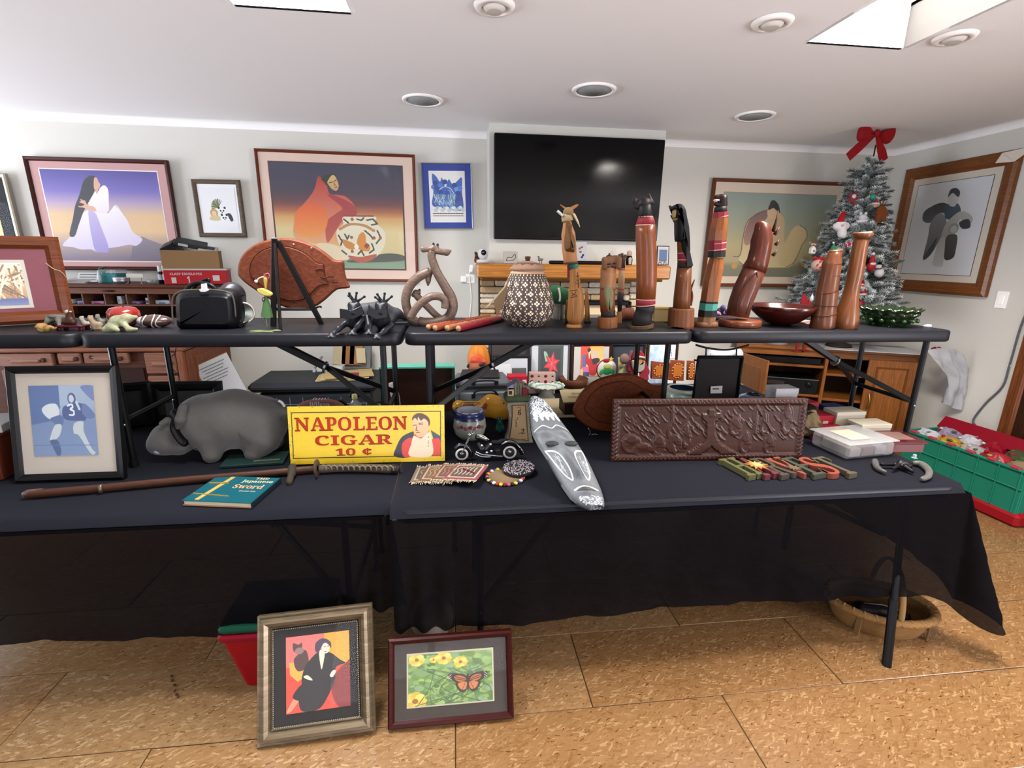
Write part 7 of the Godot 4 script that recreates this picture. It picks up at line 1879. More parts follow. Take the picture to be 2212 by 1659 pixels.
	part(t,"box_wall",bx(w3(0,.035,0),w3(.26,.068,.2),.012),mt("#e9e9ea",.15,{"alpha": .3}))
	part(t,"box_lid",bx(w3(0,.073,0),w3(.275,.006,.215),.002),mt("#f0f0f0",.15,{"alpha": .35}))
	part(t,"label",bx(w3(-.02,.0765,.0),w3(.11,.001,.12)),mt("#d3c9b0",.8))
	for i in 3: part(t,"packet",bx(w3(-.07 + i * .07,.025,.01),w3(.06,.04,.15),.004),mt(["#b9a9a0","#8a5a58","#a9a2a0"][i],.7))
	t = flat_box("red_case","dark red glossy case behind the clear plastic box","case",w3(2.03,L,-1.93),w3(.18,.045,.14),-.1,"#7a1a24","",.25)
	part(t,"case_lid",bx(w3(0,.048,0),w3(.195,.012,.165),.004),mt("#5a1820",.2))
	part(t,"photo_print",bx(w3(0,.0545,0),w3(.12,.001,.1)),mt("#8f6f66",.4))
	for e in [["lowest red gift box, nearest the clear plastic box",1.80,.0,-2.05,.17,.055,"#a81e2c"],["middle red gift box of the stepped pile",1.79,.0,-2.16,.17,.095,"#b02030"],["top red gift box with white swirls at the back of the pile",1.78,.0,-2.27,.17,.13,"#b8263a"],["blue box standing right of the red gift boxes",1.98,.0,-2.26,.11,.10,"#28407e"]]:
		t = flat_box("gift_box",e[0],"box",w3(e[1],L,e[3]),w3(e[4],e[5],.10),.06,e[6],"gift boxes")
		part(t,"printed_emblem",bx(w3(.03,e[5] * .65,.0505),w3(.03,.014,.001)),mt("#d9b8b4" if e[6] != "#28407e" else "#c9d2e6",.6))
		for k in 3: part(t,"white_swirl",tube(curve([w3(-.08 + k * .02,e[5] * .4,.051),w3(-.07 + k * .02,e[5] * .7,.051),w3(-.06 + k * .02,e[5] * .5,.051)],4,false),.002,6),mt("#e0a8ae",.6))
	for e in [["upper cream carton right of the gift boxes",1.95,-2.15,.105],["lower cream carton right of the gift boxes",2.0,-2.045,.075]]:
		t = flat_box("cream_carton",e[0],"carton",w3(e[1],L,e[2]),w3(.16,e[3],.09),.03,"#c9bfa8","cream cartons")
		part(t,"carton_lid",bx(w3(0,e[3],0),w3(.163,.02,.093),.002),mt("#d6cdb8",.7))
	t = flat_box("white_box","plain white box standing at the back of the red gift boxes","box",w3(1.79,L,-2.42),w3(.13,.15,.09),.0,"#e2e3e4")
	part(t,"box_lid",bx(w3(0,.15,0),w3(.134,.03,.094),.002),mt("#ececec",.7))
	t = on_low("crumpled_paper","crumpled brown paper bag at the right end of the relief panel","paper bag",w3(1.716,.7,-2.089))
	var cr := ST(false)
	var nn := FastNoiseLite.new()
	nn.frequency = 1.0
	grid(cr,18,12,func(u: float,v: float) -> Vector3:
		var a := TAU*u
		var b := PI*(v - .5)
		var d := w3(cos(a)*cos(b),sin(b),sin(a)*cos(b))
		var r := .062*(1.0 + .4*nn.get_noise_3d(d.x*2.2,d.y*2.2,d.z*2.2)*absf(cos(b)))
		return d*r*w3(.85,1.05,.8) + w3(0,.066,0))
	part(t,"bag",cr,mt("#7c6a4e",.9))
	part(t,"twist",ball(w3(.01,.125,0),w3(.02,.014,.016),8),mt("#8a7858",.9))

func leaf_of(pts: Array,z: float,th: float) -> SurfaceTool: return slab(curve(pts,4),z - th,z,th * .3)

func s_hearth_things() -> void:
	floor_y = -1.0
	var L := LT + .006
	var my := 1.4895
	var t: Node3D
	# along the mantel
	t = thing("security_camera","white dome security camera at the left end of the mantel","camera","",w3(w3(.217,1.495,-3.82).x,my,-3.82))
	part(t,"foot",lathe([[.001,0],[.046,.002],[.05,.014],[.044,.026],[.001,.03]],28),mt("#f0f0f2",.35))
	part(t,"dome",ball(w3(0,.068,0),w3(.038,.045,.038),24),mt("#f4f4f6",.3))
	part(t,"lens",lathe([[.001,.0],[.018,.0],[.02,.004],[.001,.008]],22,w3(.004,.078,.033),Basis(Vector3.RIGHT,PI/2 - .1)),mt("#0b0b0d",.15))
	t = thing("squirrel_figure","small brown wooden squirrel behind the white camera","figurine","",w3(w3(.174,1.494,-3.87).x,my,-3.9))
	part(t,"body",blob([[w3(0,.02,0),.02,w3(0,.05,0),.014],[w3(-.004,.07,.004),.012,w3(-.008,.075,.008),.01],[w3(.016,.02,-.01),.01,w3(.02,.07,-.014),.013]],.004,.01),woody("#8a5a34"))
	part(t,"nut",ball(w3(-.006,.045,.018),Vector3.ONE * .008,8),mt("#5a3418",.6))
	t = thing("drawing_tile","white tile with a fox drawing leaning on the mantel","tile","",w3(w3(.433,1.497,-3.86).x,my,-3.86))
	t.rotation.x = -.15
	part(t,"tile",bx(w3(0,.045,0),w3(.11,.09,.008),.002),mt("#dcd8cf",.6))
	part(t,"drawn_fox",tube(curve([w3(-.035,.02,.0045),w3(-.02,.045,.0045),w3(.01,.045,.0045),w3(.03,.07,.0045),w3(.04,.05,.0045),w3(.02,.025,.0045),w3(-.035,.02,.0045)],4,false),.0025,6),mt("#7d5a3c",.8))
	t = thing("bird_figure","small grey metal bird figure on the mantel right of the fox tile","figurine","",w3(w3(.668,1.5,-3.86).x,my,-3.86))
	part(t,"body",blob([[w3(-.012,.03,0),.011,w3(.012,.034,0),.009],[w3(-.016,.05,0),.008,w3(-.02,.055,0),.006]],.003,.008),mt("#8b8d8a",.5))
	for x in [-.008,.008]: part(t,"leg",rod(w3(x,0,0),w3(x,.028,0),.0025,6),mt("#5a5c5a",.5))
	t = thing("sound_bar","long black sound bar lying along the mantel","speaker","",w3(w3(.944,1.494,-3.8).x,my,-3.80))
	part(t,"cabinet",bx(w3(0,.014,0),w3(.44,.026,.06),.008),mt("#121214",.6))
	part(t,"end_cap",bx(w3(.215,.014,0),w3(.012,.027,.061),.004),mt("#0a0a0b",.3))
	t = thing("flower_card","upright white card with painted flowers on the mantel","card","",w3(w3(.998,1.504,-3.9).x,my,-3.92))
	part(t,"card",bx(w3(0,.085,0),w3(.085,.17,.006),.001),mt("#e9ebee",.8))
	for e in [[-.012,.12,"#c47a4a"],[.005,.13,"#b8683a"],[.018,.07,"#2f4278"],[.01,.055,"#3a4f8a"],[-.004,.095,"#7d8f4a"]]: part(t,"painted_petal",ball(w3(e[0],e[1],.0035),w3(.011,.008,.001),8,Basis(Vector3.BACK,e[0]*40)),mt(e[2],.7))
	t = thing("pewter_pot","small dark reddish lidded pot on the mantel behind the mask-headed figure","pot","",w3(w3(1.212,1.496,-3.86).x,my,-3.86))
	part(t,"pot",lathe([[.001,0],[.03,.002],[.035,.03],[.024,.05],[.028,.056]],18),mt("#5a3a34",.5))
	part(t,"lid",lathe([[.028,.055],[.02,.07],[.006,.075],[.008,.085],[.001,.087]],18),mt("#6f2f2a",.5))
	t = thing("waiter_figure","small pink and black waiter figurine on the mantel","figurine","",w3(w3(1.368,1.491,-3.84).x,my,-3.84))
	part(t,"coat",loft(P2([v2(-.024,0),v2(.024,0),v2(-.028,.04),v2(.028,.04),v2(-.02,.07),v2(.02,.07)]),0,12),mt("#17171b",.5))
	part(t,"shirt_front",slab([v2(-.01,.005),v2(.01,.005),v2(.014,.05),v2(0,.062),v2(-.014,.05)],.014,.03,.003),mt("#dccabc",.6))
	part(t,"head",ball(w3(0,.085,.002),w3(.02,.022,.02),14),mt("#e0b8a4",.5))
	part(t,"hair",ball(w3(0,.094,-.004),w3(.021,.016,.019),12),mt("#e6d9d0",.7))
	framed("mantel_photograph","small black framed blue photograph at the right end of the mantel",w3(w3(1.651,1.49,-3.86).x,my,-3.86),.10,.15,.0,{"category": "framed photograph","fw": .006,"fd": .012,"lean": .1,"fmat": mt("#19191b",.4),"board": mt("#e9e9ea",.8),"inner": [v2(.18,.2),v2(.82,.8)],"print": mt("#6a86b4",.6)})
	t = thing("wire_bike","tiny wire bicycle ornament before the small mantel photograph","ornament","",w3(w3(1.622,1.481,-3.79).x,my,-3.79))
	for x in [-.02,.02]: part(t,"wheel",tube(curve([w3(x - .013,.014,0),w3(x,.027,0),w3(x + .013,.014,0),w3(x,.002,0)],4) + [w3(x - .013,.014,0)],.002,6),mt("#2a2a2c",.4))
	part(t,"bike_frame",tube([w3(-.02,.014,0),w3(-.004,.036,0),w3(.02,.014,0),w3(.014,.044,0)],.002,6),mt("#9a4a34",.4))
	# on the back row of lower tables
	t = on_low("pumpkin_jar","orange ribbed pumpkin jar at the back, behind the red capped jar","jar",w3(w3(.144,.874,-3.02).x,0,-3.02))
	var ps := ST(true)
	grid(ps,48,14,func(u: float,v: float) -> Vector3:
		var b := PI*(v - .5)
		var r := .068*cos(b)*(1.0 + .08*absf(sin(TAU*u*4.0)))
		return w3(cos(TAU*u)*r,.20 + sin(b) * .12,sin(TAU*u)*r))
	part(t,"pumpkin",ps,mt("#d98432",.4))
	part(t,"stand",lathe([[.001,0],[.05,0],[.045,.09],[.001,.1]],18),mt("#9a5a2c",.5))
	t = on_low("capped_jar","terracotta figure jar with a red cap lid, left of the stacked black frames","jar",w3(w3(.128,.867,-2.92).x,0,-2.92))
	part(t,"jar_body",lathe([[.001,0],[.055,.0],[.062,.06],[.056,.13],[.04,.16]],24),mt("#8f4a26",.4))
	part(t,"jar_head",lathe([[.044,.155],[.055,.18],[.05,.21],[.001,.215]],20),mt("#9c5a38",.5))
	part(t,"red_cap",blob([[w3(-.02,.225,0),.02,w3(.045,.215,0),.018],[w3(.01,.24,0),.02,w3(.02,.235,0),.018]],.005,.01),mt("#d9553a",.5))
	part(t,"cap_bow",blob([[w3(.02,.205,.045),.01,w3(.04,.21,.04),.009],[w3(-.05,.2,.02),.008,w3(-.055,.19,.02),.008]],.004,.006),mt("#3a2530",.5))
	for e in [["tall black framed picture, rearmost of the stack behind the laptop bags",1.0,-3.06,.30,.33],["silver-black framed certificate in the stack behind the laptop bags",.9,-3.0,.24,.235]]:
		framed("black_picture",e[0],w3(.36 if e[1] == 1.0 else .355,L,e[2]),e[3],e[4],.0,{"group": "","lean": .12,"fw": .022,"fd": .02,"fmat": mt("#2e2f33",.35),"board": mt("#dfe2e6" if e[1] < 1.0 else "#3a2f2c",.8),"inner": [v2(.5,.35),v2(.88,.9)],"print": mt("#55585a",.7)})
	t = on_low("white_print","unframed white print of rust cliffs propped against the black frames","print",w3(w3(.273,.729,-2.88).x,0,-2.9))
	t.rotation.x = -.15
	part(t,"sheet",bx(w3(0,.1,0),w3(.125,.2,.004)),mt("#f1f2f4",.8))
	part(t,"printed_cliffs",slab([v2(-.04,.02),v2(.055,.02),v2(.055,.1),v2(.03,.085),v2(.0,.11),v2(-.04,.1)],.002,.003,.0003),mt("#8f5a4e",.8))
	part(t,"printed_water",slab([v2(.0,.02),v2(.03,.02),v2(.05,.08),v2(.03,.08)],.003,.0035,.0002),mt("#e6e2e2",.8))
	t = flat_box("ornament_box","red and navy ornament box standing behind the ceramic clock","box",w3(w3(.364,.756,-2.78).x,L,-2.82),w3(.115,.155,.08),.0,"#c22338")
	part(t,"navy_band",bx(w3(0,.055,0),w3(.116,.07,.081)),mt("#262a4a",.5))
	part(t,"white_badge",bx(w3(-.03,.118,.0405),w3(.028,.026,.001)),mt("#efe6e6",.6))
	part(t,"white_badge",bx(w3(.04,.118,.0405),w3(.024,.03,.001)),mt("#efe6e6",.6))
	var im := pic(200,260,"#23282c")
	shape(im,[v2(.15,.1),v2(.3,.12),v2(.38,.3),v2(.25,.36)],"#7fae8c")
	var fl := []
	for k in 12: fl.append(v2(.55,.42) + v2(cos(TAU*k/12 - .3),sin(TAU*k/12 - .3))*(.42 if k % 2 == 0 else .2)*v2(1,.8))
	poly(im,fl,"#c2202c")
	for k in 6: ln(im,[v2(.55,.42),v2(.55,.42) + v2(cos(TAU*k/6 - .3),sin(TAU*k/6 - .3)) * .24],.012,"#e87a78")
	framed("framed_print","framed print of a red amaryllis on black, standing on the back table",w3(w3(.605,.715,-3.04).x,L,-3.05),.26,.30,.0,{"lean": .06,"fw": .012,"fd": .02,"fmat": mt("#6f746f",.4),"board": mt("#e6e9ee",.8),"lip": mt("#5a645f",.7),"lipw": .016,"inner": [v2(.27,.1),v2(.78,.9)],"print": img_mat(im)})
	t = flat_box("ladybug_box","pink box patterned with ladybugs before the amaryllis print","box",w3(w3(.541,.746,-2.93).x,L,-2.96),w3(.165,.135,.05),-.08,"#c9a497")
	for k in 12: part(t,"ladybug",ball(w3(-.065 + (k % 4) * .043,.045 + (k/4) * .035,.0255),w3(.011,.01,.002) if k % 2 == 0 else w3(.007,.005,.001),8),mt("#6a1f24" if k % 2 == 0 else "#4a3430",.6))
	t = on_low("cake_stand","white cake stand with a green fluted rim","cake stand",w3(w3(.551,.82,-2.85).x,0,-2.85))
	part(t,"foot",lathe([[.001,0],[.055,.001],[.05,.012],[.036,.03],[.034,.05],[.045,.062]],30),mt("#cfccc4",.35))
	var cs := ST(true)
	grid(cs,72,8,func(u: float,v: float) -> Vector3:
		var r := lerpf(.001,.112,v)
		return w3(cos(TAU*u)*r,.06 + .022*pow(v,3) + .003*v*sin(TAU*u*18.0),sin(TAU*u)*r))
	part(t,"plate",cs,mt("#dfe3dc",.25,{"coat": .5}))
	for k in 24:
		var a := TAU*k/24
		part(t,"green_flute",ball(w3(cos(a) * .1,.0785,sin(a) * .1),w3(.011,.0025,.008),8,Basis(Vector3.UP,-a)),mt("#7fb39a",.3))
	part(t,"green_ring",lathe([[.06,.0655],[.07,.069]],30),mt("#8fbfa6",.3))
	t = on_low("wood_bowl","plain round brown wooden bowl right of the cake stand","bowl",w3(w3(.748,.761,-2.95).x,0,-2.97))
	part(t,"bowl",lathe([[.001,.03],[.06,.03],[.085,.05],[.094,.09],[.09,.093],[.078,.06],[.001,.045]],36),wood("#6e4430",.5,w3(4,6,4)))
	part(t,"riser",lathe([[.001,0],[.075,0],[.07,.031],[.001,.032]],30),mt("#cfc8b4",.7))
	t = flat_box("serving_board","pale tan board with a scalloped stencilled edge under the cake stand area","board",w3(.62,L,-2.62),w3(.54,.016,.32),.0,"#cbb893")
	for k in 26: part(t,"stencil_mark",ball(w3(-.25 + k * .02,.0165,.14),w3(.006,.001,.01),6),mt("#a9824a",.7))
	t = flat_box("certificate_box","dark brown wooden box with a printed cream certificate on its lid","box",w3(.66,L + .017,-2.52),w3(.17,.06,.12),.05,"#35180f")
	part(t,"certificate",box(ST(),w3(0,.085,-.01),w3(.175,.004,.10),.001,Basis(Vector3.RIGHT,.5)),mt("#e3cf9f",.8))
	letters(t,"written_line","100 Gold","Droid Serif",.06,.014,mt("#6a5030",.8),Transform3D(Basis(Vector3.RIGHT,.5 - PI/2),w3(.0,.097,-.016)),.0006,false)
	letters(t,"written_line","Certificate of","Droid Serif",.09,.012,mt("#6a5030",.8),Transform3D(Basis(Vector3.RIGHT,.5 - PI/2),w3(-.01,.086,.006)),.0006,false)
	# dancers print and its neighbours
	im = pic(220,280,"#eeb25a")
	grad(im,[[0,"#e9a24a"],[.5,"#f0c47a"],[1,"#e8b060"]])
	poly(im,[v2(0,0),v2(.45,0),v2(.3,.4),v2(.2,.7),v2(0,.8)],"#d9442c")
	shape(im,[v2(.08,.42),v2(.2,.36),v2(.25,.55),v2(.2,.85),v2(.1,.8)],"#3f6aa8")
	shape(im,[v2(.25,.35),v2(.42,.32),v2(.5,.5),v2(.75,.62),v2(.7,.95),v2(.4,.95),v2(.35,.7),v2(.2,.6)],"#b81f2a")
	ell(im,v2(.36,.26),v2(.07,.07),"#f0dcc8")
	shape(im,[v2(.28,.2),v2(.38,.16),v2(.44,.22),v2(.4,.26),v2(.32,.3)],"#1f1718")
	shape(im,[v2(.34,.34),v2(.4,.34),v2(.38,.5)],"#f0dcc8")
	ell(im,v2(.62,.36),v2(.09,.13),"#c9b4c0")
	shape(im,[v2(.5,.5),v2(.78,.46),v2(.85,.56),v2(.6,.66)],"#2a2a34")
	poly(im,[v2(.12,.72),v2(.36,.72),v2(.36,.88),v2(.12,.88)],"#cf6aa0")
	poly(im,[v2(.12,.88),v2(.4,.88),v2(.4,1.0),v2(.12,1.0)],"#2f4a80")
	framed("framed_print","brown framed print of a seated woman in red beside a vase",w3(w3(.881,.71,-3.04).x,L,-3.05),.275,.30,.0,{"lean": .05,"fw": .022,"fd": .02,"fmat": wood("#4a2417",.4),"board": mt("#e9e6df",.8),"inner": [v2(.24,-.02),v2(.78,.72)],"print": img_mat(im)})
	framed("black_picture","plain black framed board behind the wooden santa",w3(w3(1.136,.698,-3.07).x,L,-3.08),.24,.29,.0,{"lean": .05,"fw": .018,"fd": .02,"fmat": mt("#22262c",.4),"board": mt("#2b323c",.7),"inner": [v2(.1,.12),v2(.9,.9)],"print": mt("#2e3844",.6)})
	im = pic(180,220,"#b9cfe2")
	for k in 60: ell(im,v2(rng.randf() * .55,rng.randf()),v2(.06,.06),["#a9c3de","#c6d8e6","#9ab4d4"][k % 3])
	poly(im,[v2(.6,0),v2(1,0),v2(1,1),v2(.6,1)],"#dfe4ea")
	for e in [[v2(.72,.3),v2(.8,.05),v2(.88,.3)],[v2(.74,.2),v2(.86,.2)],[v2(.6,.36),v2(1,.36)],[v2(.68,.8),v2(.68,.55),v2(.78,.75),v2(.78,.5)]]: ln(im,e,.02,"#4a5a80")
	shape(im,[v2(.84,.6),v2(.96,.5),v2(.98,.8),v2(.84,.85)],"#9ab45a")
	framed("framed_print","pale blue print in a dark wood frame behind the orange tiles",w3(w3(1.374,.694,-3.07).x,L,-3.08),.22,.30,.0,{"lean": .05,"fw": .02,"fd": .02,"fmat": wood("#4a3626",.4),"board": mt("#dfe4ea",.8),"inner": [v2(.1,.06),v2(.9,.94)],"print": img_mat(im)})
	t = on_low("frog_plate","round white plate painted with a green frog, a yellow star above","plate",w3(w3(.958,.85,-2.95).x,0,-2.95))
	var pc := w3(.957,.856,-2.95)
	var face := Basis(Vector3.RIGHT,PI/2)
	part(t,"disc",lathe([[.001,-.004],[.062,-.004],[.066,.0],[.062,.006],[.001,.005]],30,pc,face),mt("#e9ece6",.4),true)
	part(t,"red_edge",lathe([[.064,-.005],[.07,.0],[.064,.005]],30,pc,face),mt("#a82a36",.5),true)
	part(t,"frog_belly",ball(pc + w3(0,-.012,.006),w3(.030,.022,.003),14),mt("#2f8a4a",.5),true)
	for s in [-1,1]:
		part(t,"frog_leg",ball(pc + w3(s * .036,-.016,.0065),w3(.012,.022,.003),10,Basis(Vector3.BACK,s * .5)),mt("#3f9a54",.5),true)
		part(t,"frog_arm",ball(pc + w3(s * .03,.008,.0065),w3(.007,.016,.002),10,Basis(Vector3.BACK,s * .6)),mt("#dfe0a0",.5),true)
	part(t,"frog_head",ball(pc + w3(0,.022,.007),w3(.028,.017,.003),14),mt("#c9cf7a",.5),true)
	part(t,"red_hat",ball(pc + w3(-.01,.058,.006),w3(.022,.013,.005),12),mt("#b02a3a",.6),true)
	var stp := []
	for k in 10: stp.append(v2(pc.x + .022,pc.y + .068) + v2(sin(TAU*k/10),cos(TAU*k/10))*(.018 if k % 2 == 0 else .008))
	part(t,"yellow_star",slab(stp,-2.948,-2.942,.001),mt("#e9cf5a",.5),true)
	part(t,"stand",bx(w3(0,.045,-.012),w3(.05,.09,.012),.003),mt("#d9d6d0",.6))
	t = on_low("wooden_santa","tall painted wooden santa with long white beard and sack","figurine",w3(w3(1.157,.768,-2.9).x,0,-2.9))
	var sz := -2.9
	part(t,"robe",slab(curve([v2(1.09,.789),v2(1.095,.843),v2(1.076,.852),v2(1.078,.892),v2(1.097,.927),v2(1.178,.926),v2(1.204,.89),v2(1.226,.85),v2(1.219,.823),v2(1.213,.787)],3),sz - .03,sz,.008),mt("#a23240",.6),true)
	part(t,"robe_foot",bx(w3(0,.02,-.015),w3(.10,.04,.04),.004),mt("#8a2834",.6))
	part(t,"hat",slab(curve([v2(1.095,.93),v2(1.106,.959),v2(1.127,.981),v2(1.149,.985),v2(1.173,.965),v2(1.181,.932),v2(1.153,.939),v2(1.121,.94)],3),sz - .02,sz + .008,.006),mt("#a8303c",.6),true)
	part(t,"hat_trim",tube([w3(1.119,.95,-2.885),w3(1.148,.948,-2.885),w3(1.175,.942,-2.885)],.007,8),mt("#d9c4b4",.8),true)
	part(t,"face",slab([v2(1.118,.936),v2(1.165,.931),v2(1.165,.902),v2(1.122,.905)],sz,sz + .012,.003),mt("#dd9a52",.6),true)
	part(t,"beard",slab(curve([v2(1.094,.921),v2(1.118,.925),v2(1.124,.907),v2(1.135,.912),v2(1.142,.9),v2(1.153,.911),v2(1.164,.905),v2(1.169,.924),v2(1.18,.911),v2(1.181,.871),v2(1.162,.851),v2(1.135,.849),v2(1.109,.865)],3),sz,sz + .015,.005),mt("#b9b8a4",.8),true)
	part(t,"sack",ball(w3(1.046,.936,-2.89),w3(.032,.034,.02),16),mt("#8f6f68",.8),true)
	part(t,"mitten",slab(curve([v2(1.073,.935),v2(1.079,.983),v2(1.096,.987),v2(1.095,.97),v2(1.085,.952),v2(1.09,.926)],3),sz,sz + .012,.003),mt("#8f5a68",.6),true)
	part(t,"sash",tube([w3(1.145,.845,-2.895),w3(1.149,.816,-2.895),w3(1.152,.789,-2.895)],.006,8),mt("#d9b8b0",.6),true)
	part(t,"blue_card",slab([v2(1.023,.935),v2(1.07,.935),v2(1.08,.833),v2(1.03,.834)],-2.945,-2.938,.001),mt("#cfd09a",.6),true)
	part(t,"yellow_flower",ball(w3(1.047,.889,-2.935),w3(.022,.022,.004),12),mt("#e9dc9a",.5),true)
	for e in [["orange carved tile partly behind the table leg, left of the trio",P2([v2(1.232,.914),v2(1.36,.9),v2(1.364,.793),v2(1.238,.802)])],["middle orange carved tile with a scalloped border",P2([v2(1.36,.922),v2(1.451,.914),v2(1.458,.783),v2(1.358,.789)])],["right orange carved tile beside the dark frame back",P2([v2(1.471,.914),v2(1.522,.911),v2(1.532,.787),v2(1.481,.788)])]]:
		t = on_low("carved_tile",e[0],"tile",w3((e[1][0].x + e[1][1].x)/2,0,-2.92),"orange carved tiles")
		part(t,"tile",slab(Array(e[1]),-2.925,-2.905,.003),wood("#a8572e",.4),true)
		var c: Vector2 = (e[1][0] + e[1][2])/2
		var d: Vector2 = (e[1][1] - e[1][3]).abs()
		part(t,"raised_field",slab([c + v2(-.3,-.3)*d,c + v2(.3,-.3)*d,c + v2(.3,.3)*d,c + v2(-.3,.3)*d],-2.906,-2.902,.001),mt("#c8742c",.35),true)
		for k in 14:
			var a := TAU*k/14
			part(t,"pale_scallop",ball(w3(c.x + cos(a)*d.x * .38,c.y + sin(a)*d.y * .38,-2.903),w3(.006,.005,.002),8),mt("#dd9f72",.5),true)
		part(t,"tile_foot",bx(w3(0,.02,-.005),w3(.08,.04,.03),.003),mt("#5a2f1c",.6))
	t = on_low("brown_plaque","low dark plaque with worn lettering under the left orange tile","plaque",w3(w3(1.254,.782,-2.84).x,0,-2.84))
	part(t,"plaque",bx(w3(0,.04,0),w3(.13,.08,.02),.003),wood("#4a2a1a",.5))
	letters(t,"lettering","M  ES","Droid Serif",.09,.02,mt("#a08a70",.7),Transform3D(Basis(),w3(-.01,.055,.0105)))
	# laptop bags and clog
	for e in [["grey laptop bag, upper of the two stacked bags",.115,"#6a6c72",.15,.05],["grey and white patterned lower bag under the laptop bag",.0,"#8c9298",.155,.11]]:
		t = thing("laptop_bag",e[0],"bag","stacked laptop bags",w3(.15,L + e[1],-2.76),.06)
		part(t,"bag_body",bx(w3(0,e[4]/2,0),w3(.31,e[4],.22),.02),mt(e[2],.7))
		part(t,"zip_band",bx(w3(0,e[4] * .25,0),w3(.314,.008,.224),.003),mt("#17181c",.5))
		for x in [-.06,.07]: part(t,"handle_tab",bx(w3(x,e[4] * .7,.108),w3(.022,.025,.012),.003),mt("#1b1c20",.6))
		part(t,"handle",tube(curve([w3(-.06,e[4] * .85,.115),w3(-.03,e[4],.118),w3(.04,e[4],.118),w3(.07,e[4] * .85,.115)],4,false),.005,8),mt("#1b1c20",.6))
	t = thing("black_folio","black folio with a strap lying on top of the laptop bag","folio","",w3(.14,L + .1655,-2.77),-.08)
	part(t,"folio",bx(w3(0,.009,0),w3(.22,.018,.17),.004),mt("#2a2b2e",.5))
	part(t,"strap",bx(w3(.0,.01,0),w3(.03,.022,.174),.002),mt("#3a3b3e",.5))
	t = on_low("wooden_clog","yellow wooden clog painted with a red panel, toe behind the ceramic clock","clog",w3(.152,.7,-2.61))
	part(t,"shoe",blob([[w3(.013,.75,-2.56),.036,w3(.085,.728,-2.55),.040],[w3(.085,.726,-2.55),.040,w3(.184,.757,-2.52),.052],[w3(.184,.762,-2.52),.054,w3(.242,.752,-2.48),.05],[w3(.242,.752,-2.48),.048,w3(.27,.78,-2.44),.025],[w3(.179,.798,-2.52),.024,w3(.208,.787,-2.52),.03]],.0055,.03),mt("#d99a2e",.35,{"coat": .4}),true)
	part(t,"opening",ball(w3(.073,.763,-2.545),w3(.052,.018,.03),20,Basis(Vector3.BACK,.06)),mt("#9a6238",.7),true)
	part(t,"opening_rim",tube(curve([w3(.018,.78,-2.515),w3(.04,.79,-2.515),w3(.089,.789,-2.515),w3(.139,.79,-2.515),w3(.158,.803,-2.515),w3(.144,.777,-2.515),w3(.097,.755,-2.515),w3(.047,.757,-2.515),w3(.023,.769,-2.515),w3(.018,.78,-2.515)],3,false),.004,6),mt("#e2b45c",.4),true)
	part(t,"red_panel",slab([v2(.153,.796),v2(.165,.783),v2(.187,.775),v2(.204,.788),v2(.219,.78),v2(.214,.753),v2(.18,.755),v2(.131,.766)],-2.48,-2.466,.002),mt("#c24a22",.4),true)
	part(t,"black_motif",blob([[w3(.248,.803,-2.44),.004,w3(.246,.775,-2.44),.007]],.002,.002),mt("#2a2018",.5),true)
	# terracotta platter on a wire stand
	t = on_low("terracotta_platter","large oval terracotta platter on a wire stand behind the relief panel","platter",w3(w3(.803,.777,-2.25).x,0,-2.25))
	var ol := curve([v2(.571,.818),v2(.574,.834),v2(.602,.897),v2(.661,.957),v2(.729,.985),v2(.797,.997),v2(.861,.995),v2(.923,.969),v2(.972,.938),v2(1.034,.923),v2(1.022,.86),v2(.995,.762),v2(.819,.697),v2(.675,.716),v2(.594,.772),v2(.576,.798)],3)
	part(t,"dish",slab(ol,-2.265,-2.24,.008),stone("#86421f",.5,6),true)
	var cen := Vector2.ZERO
	for p in ol: cen += p/ol.size()
	var il := []
	for p in ol: il.append(cen + (p - cen) * .74)
	part(t,"well",slab(il,-2.243,-2.236,.005),stone("#7a3c1e",.5,6),true)
	part(t,"wire_stand",tube(curve([w3(.637,.741,-2.2),w3(.651,.714,-2.2),w3(.638,.688,-2.2),w3(.667,.706,-2.2),w3(.708,.697,-2.2),w3(.754,.696,-2.2)],4,false),.003,6),mt("#c9ccd2",.25,{"metal": .8}),true)
	# blue bowl, dark picture back, blue vase, black tray
	t = on_low("celadon_bowl","pale green bowl with a dark blue inside behind the table leg","bowl",w3(w3(1.317,.783,-2.62).x,0,-2.62))
	part(t,"bowl",lathe([[.001,0],[.06,0],[.105,.03],[.112,.07],[.095,.105],[.088,.113]],36),mt("#b4cfc0",.2,{"coat": .5}))
	part(t,"patterned_rim",lathe([[.102,.096],[.09,.114],[.08,.115],[.078,.11]],36),mt("#8f9488",.3))
	part(t,"inside",lathe([[.079,.112],[.085,.07],[.05,.02],[.001,.016]],32),mt("#0f2440",.2))
	part(t,"painted_leaf",ball(w3(-.06,.045,.092),w3(.012,.016,.004),8),mt("#4a5a3a",.4))
	t = on_low("picture_back","dark brown picture back with a white barcode label, hung from a black bracket","picture",w3(w3(1.405,.812,-2.42).x,0,-2.42))
	part(t,"backing",slab([v2(1.283,1.039),v2(1.534,1.037),v2(1.532,.792),v2(1.276,.8)],-2.435,-2.42,.003),mt("#1c1210",.6),true)
	part(t,"frame_rail",tube([w3(1.277,1.043,-2.415),w3(1.53,1.04,-2.415)],.0085,6),mt("#141112",.5),true)
	part(t,"frame_rail",tube([w3(1.529,1.039,-2.415),w3(1.53,.797,-2.415)],.0075,6),mt("#141112",.5),true)
	part(t,"frame_rail",tube([w3(1.279,1.042,-2.415),w3(1.275,.802,-2.415)],.0075,6),mt("#141112",.5),true)
	part(t,"foot",bx(w3(0,.02,-.008),w3(.16,.04,.02),.003),mt("#141112",.6))
